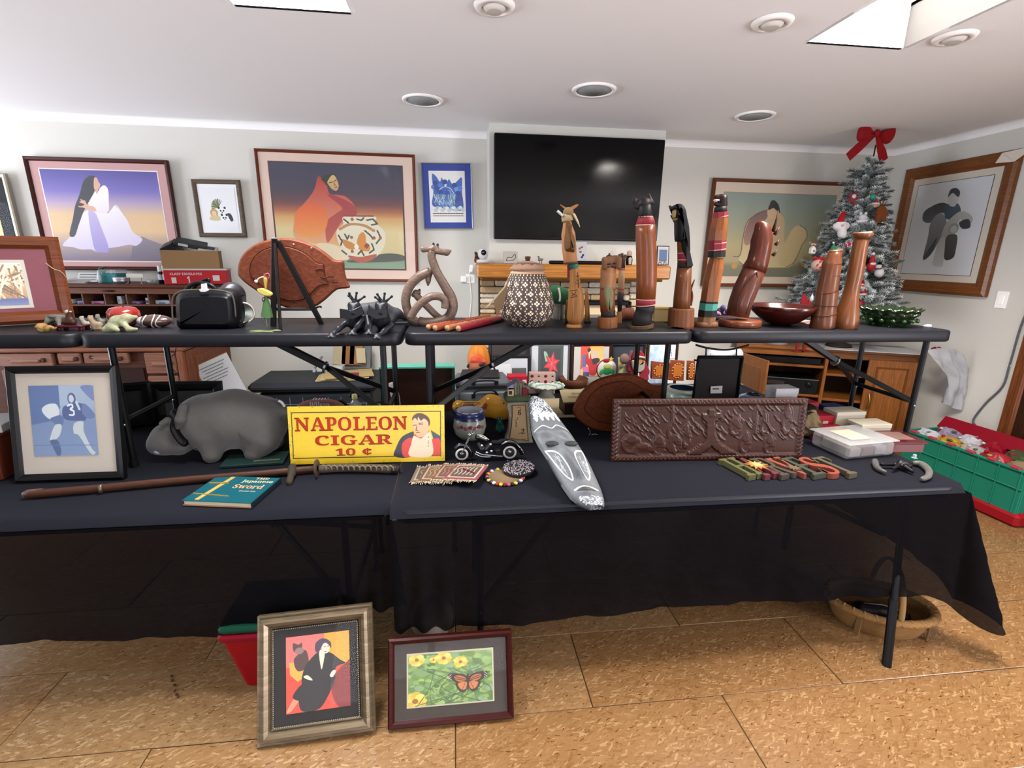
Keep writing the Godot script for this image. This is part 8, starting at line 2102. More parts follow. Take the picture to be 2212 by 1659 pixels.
	part(t,"bracket",tube(curve([w3(1.26,1.107,-2.42),w3(1.321,1.091,-2.42),w3(1.395,1.081,-2.42),w3(1.461,1.082,-2.42),w3(1.519,1.094,-2.42),w3(1.557,1.105,-2.42)],5,false),.0055,8),mt("#101012",.4),true)
	for e in [[w3(1.319,1.091,-2.42),w3(1.324,1.042,-2.42)],[w3(1.491,1.085,-2.42),w3(1.496,1.04,-2.42)]]: part(t,"bracket_post",tube(e,.004,6),mt("#101012",.4),true)
	part(t,"side_knob",rod(w3(1.26,1.025,-2.42),w3(1.283,1.023,-2.42),.005,8),mt("#101012",.4),true)
	var lb := part(t,"label",slab([v2(1.367,.881),v2(1.434,.882),v2(1.436,.841),v2(1.369,.841)],-2.418,-2.412,.0005),mt("#e0dcd8",.7),true)
	var bc := ST()
	for k in 14: box(bc,(w3(1.379,.867,-2.412)) + w3(k * .0027,0,0),w3(.0012 + .0006*(k % 3),.0105,.0006))
	part(lb,"barcode",bc,mt("#4a4644",.7),true)
	t = on_low("blue_vase","squat blue glazed vase with a narrow dark mouth","vase",w3(w3(1.679,.755,-2.5).x,0,-2.5))
	part(t,"vase",lathe([[.001,0],[.05,0],[.086,.03],[.088,.055],[.07,.085],[.042,.098],[.036,.1]],34),mt("#5f7fb0",.2,{"coat": .5,"tex": "mottle","s": Vector3.ONE*20}))
	part(t,"mouth",lathe([[.038,.098],[.037,.104],[.029,.104],[.026,.09],[.001,.05]],28),mt("#10131c",.3))
	t = on_low("black_tray","black shallow dish with a brown sloping side behind the relief panel","dish",w3(w3(1.67,.822,-2.2).x,0,-2.2))
	part(t,"dish",lathe([[.001,.0],[.03,.0],[.05,.02],[.128,.125],[.132,.129],[.124,.129],[.04,.04],[.001,.035]],36),mt("#3a2a22",.4))
	part(t,"black_rim",lathe([[.132,.124],[.136,.130],[.124,.131]],36),mt("#0f0f11",.3))
	t = thing("green_packet","small green and cream packet lying on the black dish","packet","",w3(1.605,.871,-2.22),.3)
	t.position.y = L + .135
	part(t,"packet",bx(w3(0,.004,0),w3(.09,.008,.05),.002),mt("#cfd0bc",.6))
	part(t,"green_flap",bx(w3(.01,.009,0),w3(.03,.004,.04),.001),mt("#3f6a50",.6))
	t = thing("fabric_flowers","bundle of purple and blue fabric flowers at the back of the raised table","flowers","",w3(w3(1.367,1.246,-2.38).x,UT,-2.36))
	for k in 14: part(t,"blossom",ball(w3(-.09 + .014*k,.03 + .014*(k % 3),.01*(k % 2)),w3(.018,.013,.015),8,Basis(Vector3.BACK,k)),cloth(["#6f6a9a","#a86aa0","#8a86b0","#c58ab8","#4a4a6a"][k % 5]))
	part(t,"stems",bx(w3(0,.01,0),w3(.16,.02,.05),.006),mt("#3a2a3a",.8))

func orn(called: String,label: String,at: Vector3) -> Node3D:
	var t := thing(called,label,"ornament","",at)
	part(t,"hanger_wire",tube([w3(0,.01,0),w3(0,.05,-.02),w3(3.2 - at.x,.07,-3.72 - at.z)],.0012,5),mt("#5a5f52",.6))
	return t

func s_cabinet_corner() -> void:
	floor_y = -1.0
	var t: Node3D
	var oak := wood("#b9783c",.4,w3(2,8,8),.2)
	var oakv := woody("#b9783c",.4,.2)
	var cab := thing("corner_cabinet","honey oak corner television cabinet with open shelves and raised panel doors","cabinet","",w3(3.066,0,-3.688),-.416)
	var w := .655
	var H := .84
	var dp := .34
	part(cab,"cabinet_top",bx(w3(0,H - .015,-dp/2 + .01),w3(w*2 + .03,.03,dp + .03),.006),oak)
	part(cab,"back_panel",bx(w3(0,.42,-dp + .006),w3(w*2,.8,.012)),mt("#3a2415",.8))
	part(cab,"plinth",bx(w3(0,.05,-dp/2),w3(w*2,.1,dp - .02)),oak)
	for x in [-w + .012,w - .012,v2(.023,.652).x]: part(cab,"upright",bx(w3(x,.42,-dp/2),w3(.026,.8,dp),.003),oakv)
	part(cab,"top_rail",bx(w3(0,H - .055,-.012),w3(w*2,.055,.022),.003),oak)
	var dx: float = v2(.023,.652).x
	for e in [[-w,dx,v2(-.217,.673).y],[-w,dx,v2(-.216,.418).y],[dx,w,v2(.171,.616).y],[dx,w,v2(.172,.399).y],[-w,w,.12]]: part(cab,"shelf",bx(w3((e[0] + e[1])/2,e[2],-dp/2),w3(e[1] - e[0] - .02,.022,dp - .02),.003),oak)
	var d1: float = v2(.317,.676).x
	var dr := part(cab,"door",bx(w3((d1 + w)/2,.43,.012),w3(w - d1,.68,.022),.005),oakv)
	part(dr,"raised_panel",bx(w3((d1 + w)/2,.43,.024),w3(w - d1 - .14,.54,.012),.006),woody("#c07f40",.4,.2))
	part(dr,"groove",bx(w3((d1 + w)/2,.43,.0215),w3(w - d1 - .11,.57,.006),.001),mt("#7d4a20",.6))
	part(dr,"brass_handle",tube(curve([w3(d1 + .04,.36,.026),w3(d1 + .045,.40,.045),w3(d1 + .045,.45,.045),w3(d1 + .04,.49,.026)],4,false),.006,8),mt("#d0a85a",.3,{"metal": .8}))
	# left door swung open
	var hinge := w3(-w,0,.02)
	var ow := cab.transform.affine_inverse()*w3(2.464,.8,-3.565)
	var od := w3(ow.x - hinge.x,0,ow.z - hinge.z)
	var ol := .40
	var ob := Basis(Vector3.UP,-atan2(od.z,od.x))
	var o2 := part(cab,"door",box(ST(),hinge + od.normalized()*ol/2 + w3(0,.43,0),w3(ol,.68,.022),.005,ob),oakv)
	part(o2,"raised_panel",box(ST(),hinge + od.normalized()*ol/2 + w3(0,.43,0) + ob*w3(0,0,.012),w3(ol - .13,.54,.012),.005,ob),woody("#a86a30",.4,.2))
	# side wing back to the wall
	part(cab,"side_wing",box(ST(),w3(w + .055,.40,-.10),w3(.23,.80,.02),.003,Basis(Vector3.UP,1.05)),woody("#8a5228",.45))
	# equipment inside
	var rb: Vector2 = v2(-.216,.418)
	t = thing("av_receiver","black audio receiver with a round volume knob on the cabinet's lower shelf","receiver","",cab.transform*w3((dx - w)/2,rb.y + .012,-.14),-.416)
	part(t,"chassis",bx(w3(0,.065,0),w3(dx + w - .06,.13,.25),.004),mt("#131315",.4))
	part(t,"top_edge",bx(w3(0,.127,.122),w3(dx + w - .06,.008,.012),.002),mt("#9a9ca2",.25,{"metal": .7}))
	part(t,"volume_knob",lathe([[.001,.016],[.024,.014],[.026,0]],22,w3((dx + w)/2 - .1,.085,.126),Basis(Vector3.RIGHT,PI/2)),mt("#1d1d20",.3))
	part(t,"small_knob",lathe([[.001,.01],[.008,.009],[.009,0]],14,w3((dx + w)/2 - .1,.035,.126),Basis(Vector3.RIGHT,PI/2)),mt("#2a2a2d",.3))
	part(t,"display",bx(w3(-.05,.085,.1258),w3(.2,.035,.002)),mt("#2a2226",.2))
	part(t,"badge",bx(w3(.02,.02,.1258),w3(.035,.006,.001)),mt("#8d8f94",.4))
	t = thing("disc_player","slim black disc player on the cabinet's upper shelf","disc player","",cab.transform*w3((dx - w)/2,v2(-.217,.673).y + .012,-.14),-.416)
	part(t,"chassis",bx(w3(0,.03,0),w3(dx + w - .07,.055,.24),.004),mt("#0e0e10",.35))
	part(t,"tray_front",bx(w3(-.04,.035,.121),w3(.16,.014,.003),.001),mt("#1d1d20",.3))
	t = thing("white_basket","white openwork plastic basket on the cabinet top, its rim just under the table edge","basket","",cab.transform*w3(-.36,H,-.1))
	part(t,"basket",lathe([[.001,.0],[.09,.0],[.1,.05]],28),mt("#e6e8ee",.5))
	for k in 20: part(t,"rim_scallop",ball(w3(cos(TAU*k/20) * .102,.052,sin(TAU*k/20) * .102),w3(.012,.008,.012),8),mt("#f2f4f8",.5))
	# white cloth hanging over the right end
	t = thing("white_cloth","crumpled white cloth draped over the right end of the oak cabinet","cloth","",w3(3.748,.842,-3.3))
	var pa := [w3(3.49,.906,-3.22),w3(3.601,.923,-3.22),w3(3.72,.915,-3.22),w3(3.816,.879,-3.22)]
	var pb := [w3(3.682,.713,-3.2),w3(3.764,.701,-3.2),w3(3.833,.71,-3.2),w3(3.897,.724,-3.2)]
	var pcc := [w3(3.701,.507,-3.2),w3(3.778,.476,-3.2),w3(3.851,.444,-3.2),w3(3.919,.431,-3.2)]
	var nn := FastNoiseLite.new()
	nn.frequency = 7.0
	var cst := ST(true)
	grid(cst,24,30,func(u: float,v: float) -> Vector3:
		var i := mini(int(u*3),2)
		var f := u*3 - i
		var a: Vector3 = pa[i].lerp(pa[i + 1],f)
		var b: Vector3 = pb[i].lerp(pb[i + 1],f)
		var c: Vector3 = pcc[i].lerp(pcc[i + 1],f)
		var p := a.lerp(b,v*2) if v < .5 else b.lerp(c,v*2 - 1)
		return p + w3(.004,.004,.03)*(nn.get_noise_2d(u * .5,v * .3) + .6*sin(u*16.0 + v*2.0)*v))
	part(t,"sheet",cst,mt("#e6e8ee",.9),true)
	part(t,"top_sheet",box(ST(),w3(3.36,H + .006,-3.62),w3(.72,.006,.3),.002,Basis(Vector3.UP,-.416)),mt("#e3e5ea",.9),true)
	t = thing("holly_sprig","dark red and white holly sprig on the white cloth","decoration","",w3(3.663,.893,-3.3))
	for k in 5: part(t,"berry",ball(w3(-.03 + k * .015,.01 + .006*(k % 2),0),Vector3.ONE * .011,8),mt(["#8a1f34","#a82a44","#efe9ea"][k % 3],.5))
	part(t,"leaf",ball(w3(0,.004,.01),w3(.04,.004,.014),8),mt("#3f5a44",.6))
	t = thing("plastic_bag","white plastic bag of packing behind the dark picture back","bag","",w3(1.987,.778,-3.35))
	part(t,"bag",blob([[w3(1.887,.849,-3.35),.06,w3(2.066,.865,-3.35),.05],[w3(1.968,.779,-3.35),.07,w3(2.024,.635,-3.35),.08]],.012,.04),mt("#dfe3ea",.5),true)
	part(t,"bag_fold",tube(curve([w3(1.833,.879,-3.29),w3(1.926,.844,-3.29),w3(2.028,.888,-3.29)],4,false),.008,6),mt("#c9d0da",.5),true)
	var pole := part(t,"stool",bx(w3(w3(2.005,.636,-3.35).x,.33,-3.35) - t.position,w3(.2,.66,.2),.01),mt("#7a7d82",.6))
	pole.name = "stool"
	# the flocked tree
	t = thing("christmas_tree","flocked christmas tree with a trunk, standing on the oak cabinet in the corner","christmas tree","",w3(3.20,H,-3.72))
	part(t,"trunk",tube([w3(0,.03,0),w3(0,.8,0),w3(0,1.56,0)],[.02,.014,.004],8),mt("#4a3626",.9))
	part(t,"stand",lathe([[.001,.01],[.10,.01],[.09,.03],[.03,.05],[.025,.1]],20),mt("#3a2f28",.8))
	var sp := ST()
	sp.set_smooth_group(-1)
	rng.seed = 77
	for k in 60:
		var z := .005 + .10*k/60.0
		var a := k*2.4
		var l := .034*(1.05 - .4*k/60.0)
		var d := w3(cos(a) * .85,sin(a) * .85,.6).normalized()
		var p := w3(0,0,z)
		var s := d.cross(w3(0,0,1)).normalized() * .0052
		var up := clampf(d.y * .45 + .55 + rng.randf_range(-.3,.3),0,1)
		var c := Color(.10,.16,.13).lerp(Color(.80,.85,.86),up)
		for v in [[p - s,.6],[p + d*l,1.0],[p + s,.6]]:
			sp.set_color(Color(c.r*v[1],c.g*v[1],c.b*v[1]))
			sp.add_vertex(v[0])
	sp.set_color(Color(.12,.09,.06))
	tube([Vector3.ZERO,w3(0,0,.11)],[.004,.002],5,sp)
	sp.generate_normals()
	sp.set_material(mt("#ffffff",.9,{"vc": true,"k": .8}))
	var spm := sp.commit()
	var tf: Array[Transform3D] = []
	for ring in 34:
		var f := ring/33.0
		var y := lerpf(.34,1.50,f)
		var R := lerpf(.40,.03,pow(f,.85))*(1.0 + .12*sin(ring*2.4))
		var nb := int(lerpf(21,6,f))
		for b in nb:
			var a := TAU*b/nb + ring * .8 + rng.randf_range(-.2,.2)
			var Rb := R*rng.randf_range(.75,1.12)
			if cos(a) < -.3: Rb *= 1.15
			elif cos(a) > .4: Rb *= .82
			var r := Rb
			while r > .04:
				var dir := w3(cos(a + rng.randf_range(-.5,.5)),rng.randf_range(-.25,.35),sin(a + rng.randf_range(-.5,.5))).normalized()
				var zx := Vector3.UP.cross(dir).normalized()
				tf.append(Transform3D(Basis(zx,dir.cross(zx),dir).scaled_local(Vector3.ONE*rng.randf_range(.9,1.35)),w3(cos(a)*(r - .06),y + .10*(1 - r/maxf(Rb,.01)) - .06*r / .4 + rng.randf_range(-.02,.02),sin(a)*(r - .06))))
				r -= .07
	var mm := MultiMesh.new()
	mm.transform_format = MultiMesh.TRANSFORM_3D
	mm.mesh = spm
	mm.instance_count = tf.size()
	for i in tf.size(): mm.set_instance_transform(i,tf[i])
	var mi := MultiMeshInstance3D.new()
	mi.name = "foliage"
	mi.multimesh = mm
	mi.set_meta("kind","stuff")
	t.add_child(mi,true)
	# bow and ornaments
	var rd := mt("#b3121c",.6,{"rim": .4})
	t = orn("red_bow","big red ribbon bow tied to the top of the flocked tree",w3(3.125,2.427,-3.66))
	for q in [P2([v2(3.107,2.472),v2(3.03,2.528),v2(2.994,2.484),v2(2.998,2.419),v2(3.036,2.41),v2(3.113,2.446)]),P2([v2(3.164,2.48),v2(3.225,2.499),v2(3.272,2.513),v2(3.282,2.452),v2(3.236,2.396),v2(3.165,2.448)])]: part(t,"loop",slab(curve(Array(q),3),-3.69,-3.635,.015),rd,true)
	for q in [P2([v2(3.104,2.456),v2(3.139,2.447),v2(3.049,2.351),v2(2.967,2.273),v2(2.925,2.319),v2(3.011,2.404)]),P2([v2(3.139,2.447),v2(3.164,2.453),v2(3.244,2.358),v2(3.273,2.301),v2(3.222,2.251),v2(3.175,2.344)])]: part(t,"tail",slab(Array(q),-3.67,-3.662,.002),rd,true)
	part(t,"knot",ball(w3(3.123,2.463,-3.64),w3(.022,.026,.022),12),rd,true)
	t = orn("star_santa","red felt star santa ornament high on the tree",w3(2.901,1.988,-3.49))
	var sp5 := []
	for k in 10: sp5.append(v2(sin(TAU*k/10 + .3),cos(TAU*k/10 + .3))*(.058 if k % 2 == 0 else .026))
	part(t,"star",slab(sp5,-.006,.006,.002),cloth("#a84a50"))
	part(t,"face",ball(w3(0,.012,.007),w3(.018,.015,.005),10),mt("#efe6e0",.7))
	part(t,"hanging_loop",rod(w3(0,.05,0),w3(0,.08,0),.0015,5),mt("#d9d0c4",.6))
	t = orn("teal_bird","small teal and red ornament at the right of the tree",w3(3.067,2.003,-3.5))
	part(t,"body",ball(Vector3.ZERO,w3(.022,.022,.018),12),mt("#3fae94",.4))
	part(t,"red_tip",ball(w3(.016,.016,.006),Vector3.ONE * .009,8),mt("#b03038",.5))
	t = orn("striped_elf","little red and white striped elf ornament on the tree's right side",w3(3.082,1.954,-3.48))
	part(t,"hat",lathe([[.001,.04],[.012,.01],[.018,.0]],12),mt("#c03038",.6))
	part(t,"brim",lathe([[.02,-.006],[.024,.0],[.018,.006]],14),mt("#f2ece8",.7))
	part(t,"face",ball(w3(0,-.014,0),w3(.018,.014,.015),12),mt("#e0a98a",.6))
	t = orn("gingerbread_deer","brown felt gingerbread reindeer ornament at the right edge of the tree",w3(3.157,1.886,-3.5))
	part(t,"body",slab(curve([v2(-.03,.05),v2(.012,.055),v2(.04,.02),v2(.042,-.03),v2(.03,-.062),v2(.016,-.05),v2(-.012,-.052),v2(-.02,-.066),v2(-.036,-.06),v2(-.038,.0)],3),-.012,.012,.005),cloth("#a35a30"))
	for s in [-1,0,1]: part(t,"antler",rod(w3(.0,.05,0),w3(s * .03,.088,0),.003,6),mt("#7d3a24",.7))
	for x in [-.028,.024]: part(t,"white_hoof",ball(w3(x,-.06,.004),w3(.009,.006,.008),8),mt("#efe6da",.7))
	t = orn("mouse_hat","white bear in a wide white hat ornament in the tree's middle",w3(2.979,1.847,-3.46))
	part(t,"brim",ball(w3(0,-.018,0),w3(.046,.014,.02),16,Basis(Vector3.BACK,.12)),mt("#eeeef4",.7))
	part(t,"crown",ball(w3(0,.006,0),w3(.032,.024,.02),14),mt("#e3e3ee",.7))
	for s in [-1,1]: part(t,"ear",ball(w3(s * .02,.034,0),w3(.012,.013,.008),10),mt("#e6e6f0",.7))
	t = orn("bearded_gnome","large santa gnome with red pointed hat and fluffy white beard",w3(2.799,1.778,-3.44))
	part(t,"beard",blob([[w3(-.03,.01,0),.026,w3(.04,.012,0),.026],[w3(0,0,.01),.032,w3(.015,-.045,.01),.026],[w3(.015,-.045,.01),.022,w3(.03,-.06,.01),.014]],.006,.02),mt("#ece9ea",.95))
	part(t,"red_hat",tube([w3(-.01,.03,0),w3(-.004,.06,0),w3(.008,.11,0)],[.028,.02,.012],12),mt("#b3121c",.7))
	part(t,"nose",ball(w3(-.012,.012,.034),w3(.013,.009,.008),10),mt("#dca79a",.5))
	part(t,"cap_trim",ball(w3(.0,.032,.004),w3(.042,.012,.028),12),mt("#f4f1ef",.9))
	t = orn("bird_house","white birdhouse ornament with a gold ribbon at the tree's left edge",w3(2.609,1.619,-3.44))
	part(t,"house",prism(ST(),P2([v2(-.017,-.025),v2(.017,-.025),v2(.017,.012),v2(0,.028),v2(-.017,.012)]),-.012,.012),mt("#e9e6e2",.7))
	part(t,"dark_hole",ball(w3(.004,-.008,.012),w3(.006,.008,.002),8),mt("#20242a",.6))
	part(t,"gold_ribbon",blob([[w3(-.012,.036,0),.008,w3(-.002,.042,0),.006],[w3(.002,.042,0),.006,w3(.014,.036,0),.008]],.003,.004),mt("#c79a6a",.5))
	t = orn("patterned_ball","red and white swirled ball ornament with a red bow, low on the left",w3(2.639,1.511,-3.4))
	part(t,"ball",ball(Vector3.ZERO,Vector3.ONE * .042,20),mt("#d9b0a4",.35))
	for k in 10: part(t,"red_swirl",ball(w3(cos(k*2.4) * .034*sin(.5 + k * .24),cos(.5 + k * .24) * .038,.034*absf(sin(k*1.3)) + .012),w3(.011,.006,.006),8,Basis(Vector3.BACK,k)),mt("#c2402f",.4))
	part(t,"red_bow",blob([[w3(-.032,.05,0),.012,w3(.0,.046,0),.008],[w3(.0,.046,0),.008,w3(.032,.05,0),.012]],.004,.006),rd)
	t = orn("green_cone_hat","small green cone hat ornament with a white bobble, behind the shorter vase",w3(2.756,1.637,-3.42))
	part(t,"cone",lathe([[.028,-.03],[.012,.01],[.002,.03]],16),mt("#2f8a5c",.6))
	part(t,"bobble",ball(w3(-.006,.034,0),Vector3.ONE * .008,10),mt("#f2f0ee",.8))
	part(t,"white_brim",lathe([[.03,-.034],[.034,-.028],[.028,-.022]],16),mt("#f2f0ee",.8))
	t = orn("ribbon_candy","pink and red wrapped candy ornament between the two turned vases",w3(2.872,1.662,-3.42))
	part(t,"candy",box(ST(),Vector3.ZERO,w3(.06,.028,.02),.008,Basis(Vector3.BACK,.4)),mt("#c0365a",.4))
	for x in [-.016,.016]: part(t,"stripe",box(ST(),Basis(Vector3.BACK,.4)*w3(x,0,0),w3(.008,.03,.022),.003,Basis(Vector3.BACK,.4)),mt("#f0d9da",.4))
	t = orn("candy_cane","white candy cane ornament left of the shorter turned vase",w3(2.719,1.555,-3.41))
	part(t,"cane",tube(curve([w3(-.012,-.05,0),w3(-.004,.0,0),w3(.002,.03,0),w3(.014,.04,0),w3(.02,.03,0)],4,false),.0055,8),mt("#f0ece6",.4))
	part(t,"red_stripe",rod(w3(-.009,-.032,0),w3(-.008,-.026,0),.0062,8),mt("#b03038",.4))
	t = orn("red_santa","round red and white santa ornament right of the taller vase",w3(3.087,1.516,-3.42))
	part(t,"body",ball(w3(0,-.01,0),w3(.03,.034,.026),16),mt("#b8202e",.5))
	part(t,"beard",ball(w3(0,.01,.014),w3(.024,.012,.016),12),mt("#f0e8e6",.8))
	part(t,"hat",lathe([[.022,.02],[.016,.05],[.002,.08]],14),mt("#b8202e",.6))
	part(t,"pompom",ball(w3(0,.082,0),Vector3.ONE * .012,10),mt("#f4f0ee",.8))
	t = orn("snowman","white snowman ornament with black top hat at the tree's right",w3(3.182,1.486,-3.45))
	part(t,"snowballs",blob([[w3(.012,-.024,0),.034,w3(.012,-.026,0),.034],[w3(-.006,.02,0),.021,w3(-.006,.022,0),.021]],.005,.008),mt("#eeeeec",.7))
	part(t,"top_hat",lathe([[.024,.036],[.024,.04],[.014,.041],[.015,.068],[.001,.069]],16),mt("#141416",.5))
	part(t,"scarf",lathe([[.02,.0],[.024,.006],[.019,.012]],16,w3(-.004,0,0)),mt("#8a5a60",.7))
	for k in 2: part(t,"coal_button",ball(w3(.024,-.012 - k * .02,.031),Vector3.ONE * .004,8),mt("#1b1b1d",.5))
	t = orn("skirt_santa","little cone santa ornament in a red skirt low on the right",w3(3.046,1.339,-3.42))
	part(t,"skirt",lathe([[.036,-.035],[.026,.0],[.012,.03]],18),mt("#c2202e",.6))
	part(t,"hem",lathe([[.037,-.04],[.041,-.034],[.035,-.028]],18),mt("#f2eeec",.8))
	part(t,"head",ball(w3(0,.036,0),w3(.014,.014,.012),10),mt("#efd5c8",.6))
	part(t,"hat",lathe([[.014,.042],[.008,.06],[.001,.08]],12),mt("#c2202e",.6))
	t = orn("glass_drop","small clear white drop ornament under the lowest left branch",w3(2.622,1.279,-3.38))
	part(t,"drop",lathe([[.001,-.03],[.014,-.016],[.01,.008],[.003,.024]],14),mt("#e0e6ea",.15))
	part(t,"cap",ball(w3(0,.026,0),Vector3.ONE * .005,8),mt("#c9c9c9",.3,{"metal": .7}))
	t = orn("red_pot_bell","dull red bell ornament at the bottom right of the tree",w3(3.055,1.242,-3.42))
	part(t,"bell",lathe([[.03,-.02],[.028,.0],[.018,.018],[.001,.022]],18),mt("#8a2f30",.4))
	part(t,"clapper",ball(w3(0,-.022,0),Vector3.ONE * .007,8),mt("#b59a5a",.4,{"metal": .6}))
	t = orn("cream_mitten","cream knitted mitten ornament at the far right lower branch",w3(3.282,1.282,-3.5))
	part(t,"mitten",blob([[w3(0,-.02,0),.017,w3(0,.012,0),.015],[w3(.012,-.004,0),.008,w3(.022,.01,0),.007]],.004,.006),cloth("#cdb59c"))
	part(t,"cuff",lathe([[.015,.022],[.018,.028],[.015,.036]],14),cloth("#e6dccc"))
	# red cut-out trees on the cabinet
	for e in [["small red wooden tree cut-out behind the wooden bowl",P2([v2(2.667,1.209),v2(2.731,1.209),v2(2.714,1.26),v2(2.692,1.298),v2(2.679,1.287),v2(2.67,1.253)]),"#b3283a"],["taller orange red wooden cut-out left of the shorter vase",P2([v2(2.734,1.107),v2(2.783,1.107),v2(2.757,1.244),v2(2.734,1.248),v2(2.729,1.176)]),"#b0442a"]]:
		t = thing("wooden_cutout",e[0],"decoration","red wooden cut-outs",w3((e[1][0].x + e[1][1].x)/2,H,-3.55))
		part(t,"cutout",slab(Array(e[1]),-3.56,-3.545,.003),mt(e[2],.6),true)
		part(t,"post",bx(w3(0,(e[1][0].y - H)/2,0),w3(.02,e[1][0].y - H,.014)),mt("#8f2a2a",.6))
		part(t,"stand",bx(w3(0,.006,0),w3(.08,.012,.06),.003),mt("#7a2a20",.6))
	# the green crate at the right
	t = thing("storage_crate","green ribbed plastic crate with red lid flaps, full of christmas packets","crate","",w3(3.55,0,-2.72))
	var ca := w3(3.278,.36,-2.996)
	var cb := w3(3.332,.36,-2.315)
	var dirv := (cb - ca).normalized()
	var nrm := w3(-dirv.z,0,dirv.x)
	if nrm.z < 0: nrm = -nrm
	var ln2 := ca.distance_to(cb) + .06
	var yaw := -atan2(dirv.z,dirv.x)
	t.position = w3((ca.x + cb.x)/2,0,(ca.z + cb.z)/2) - nrm * .19
	t.rotation.y = yaw
	var g := mt("#2a9578",.45)
	for s in [-1.0,1.0]:
		part(t,"long_wall",bx(w3(0,.22,s * .19),w3(ln2,.28,.012),.003),g)
		part(t,"short_wall",bx(w3(s*ln2/2,.22,0),w3(.012,.28,.38),.003),g)
	part(t,"crate_floor",bx(w3(0,.09,0),w3(ln2,.012,.38)),g)
	part(t,"rim",bx(w3(0,.352,.196),w3(ln2 + .03,.016,.02),.004),g)
	part(t,"rail",bx(w3(0,.24,.199),w3(ln2,.008,.012),.003),g)
	for k in 7: part(t,"rib",bx(w3((k/6.0 - .5)*(ln2 - .04),.22,.199),w3(.008,.27,.012),.002),g)
	for k in 6: part(t,"flap_tooth",bx(w3((k/5.0 - .5)*(ln2 - .12),.362,.193),w3(.05,.014,.03),.004),mt("#d0405a",.5))
	part(t,"red_flap",box(ST(),w3(-.1,.38,-.19),w3(ln2 * .9,.012,.10),.003,Basis(Vector3.RIGHT,.9)),mt("#a8142c",.5))
	part(t,"red_base",bx(w3(.02,.045,.0),w3(ln2 + .02,.09,.42),.02),mt("#b01a24",.5))
	rng.seed = 9
	var lab := ["clear packet of purple ribbon","glossy white wrapped packet","red ornament packet","packet of green holly sprigs","pink packet in crinkled film","white crumpled bag","yellow and red trinket packet","grey film packet","red and white candy packet","clear film packet with gold picks"]
	var pcol := ["#b9a9c9","#e3e3ec","#a81a30","#4f5f3c","#b58a92","#e2e4ec","#c9a03a","#b9b4b4","#b8303a","#9a8a6a"]
	for k in 10:
		var u := (k % 5)/4.0 - .5
		var v := -.09 if k < 5 else .09
		var pk := thing("gift_packet","%s in the green crate, %s" % [lab[k],["back row at the cabinet end","back row, second from the cabinet","middle of the back row","back row, second from the door","back row at the door end","front row at the cabinet end","front row, second from the cabinet","middle of the front row","front row, second from the door","front row at the door end"][k]],"packet","packets in the crate",t.transform*w3(u*(ln2 - .16),.22,v),yaw + rng.randf_range(-.5,.5))
		var cs := ST()
		nn.seed = k
		grid(cs,14,8,func(a: float,b: float) -> Vector3:
			var th := TAU*a
			var ph := PI*(b - .5)
			var d := w3(cos(th)*cos(ph),sin(ph),sin(th)*cos(ph))
			return d*w3(.085,.075,.075)*(1.0 + .5*nn.get_noise_3d(d.x * .22,d.y * .22,d.z * .22)*absf(cos(ph))) + w3(0,.085,0))
		part(pk,"wrap",cs,mt(pcol[k],.3))
		for j in 4: part(pk,"trim",ball(w3(rng.randf_range(-.05,.05),rng.randf_range(.13,.155),rng.randf_range(-.02,.06)),w3(.02,.008,.012),8,Basis(Vector3.UP,rng.randf()*3)),mt(["#efeaf0","#c0243a","#d9b84a","#5a7a4a"][(j + k) % 4],.4))

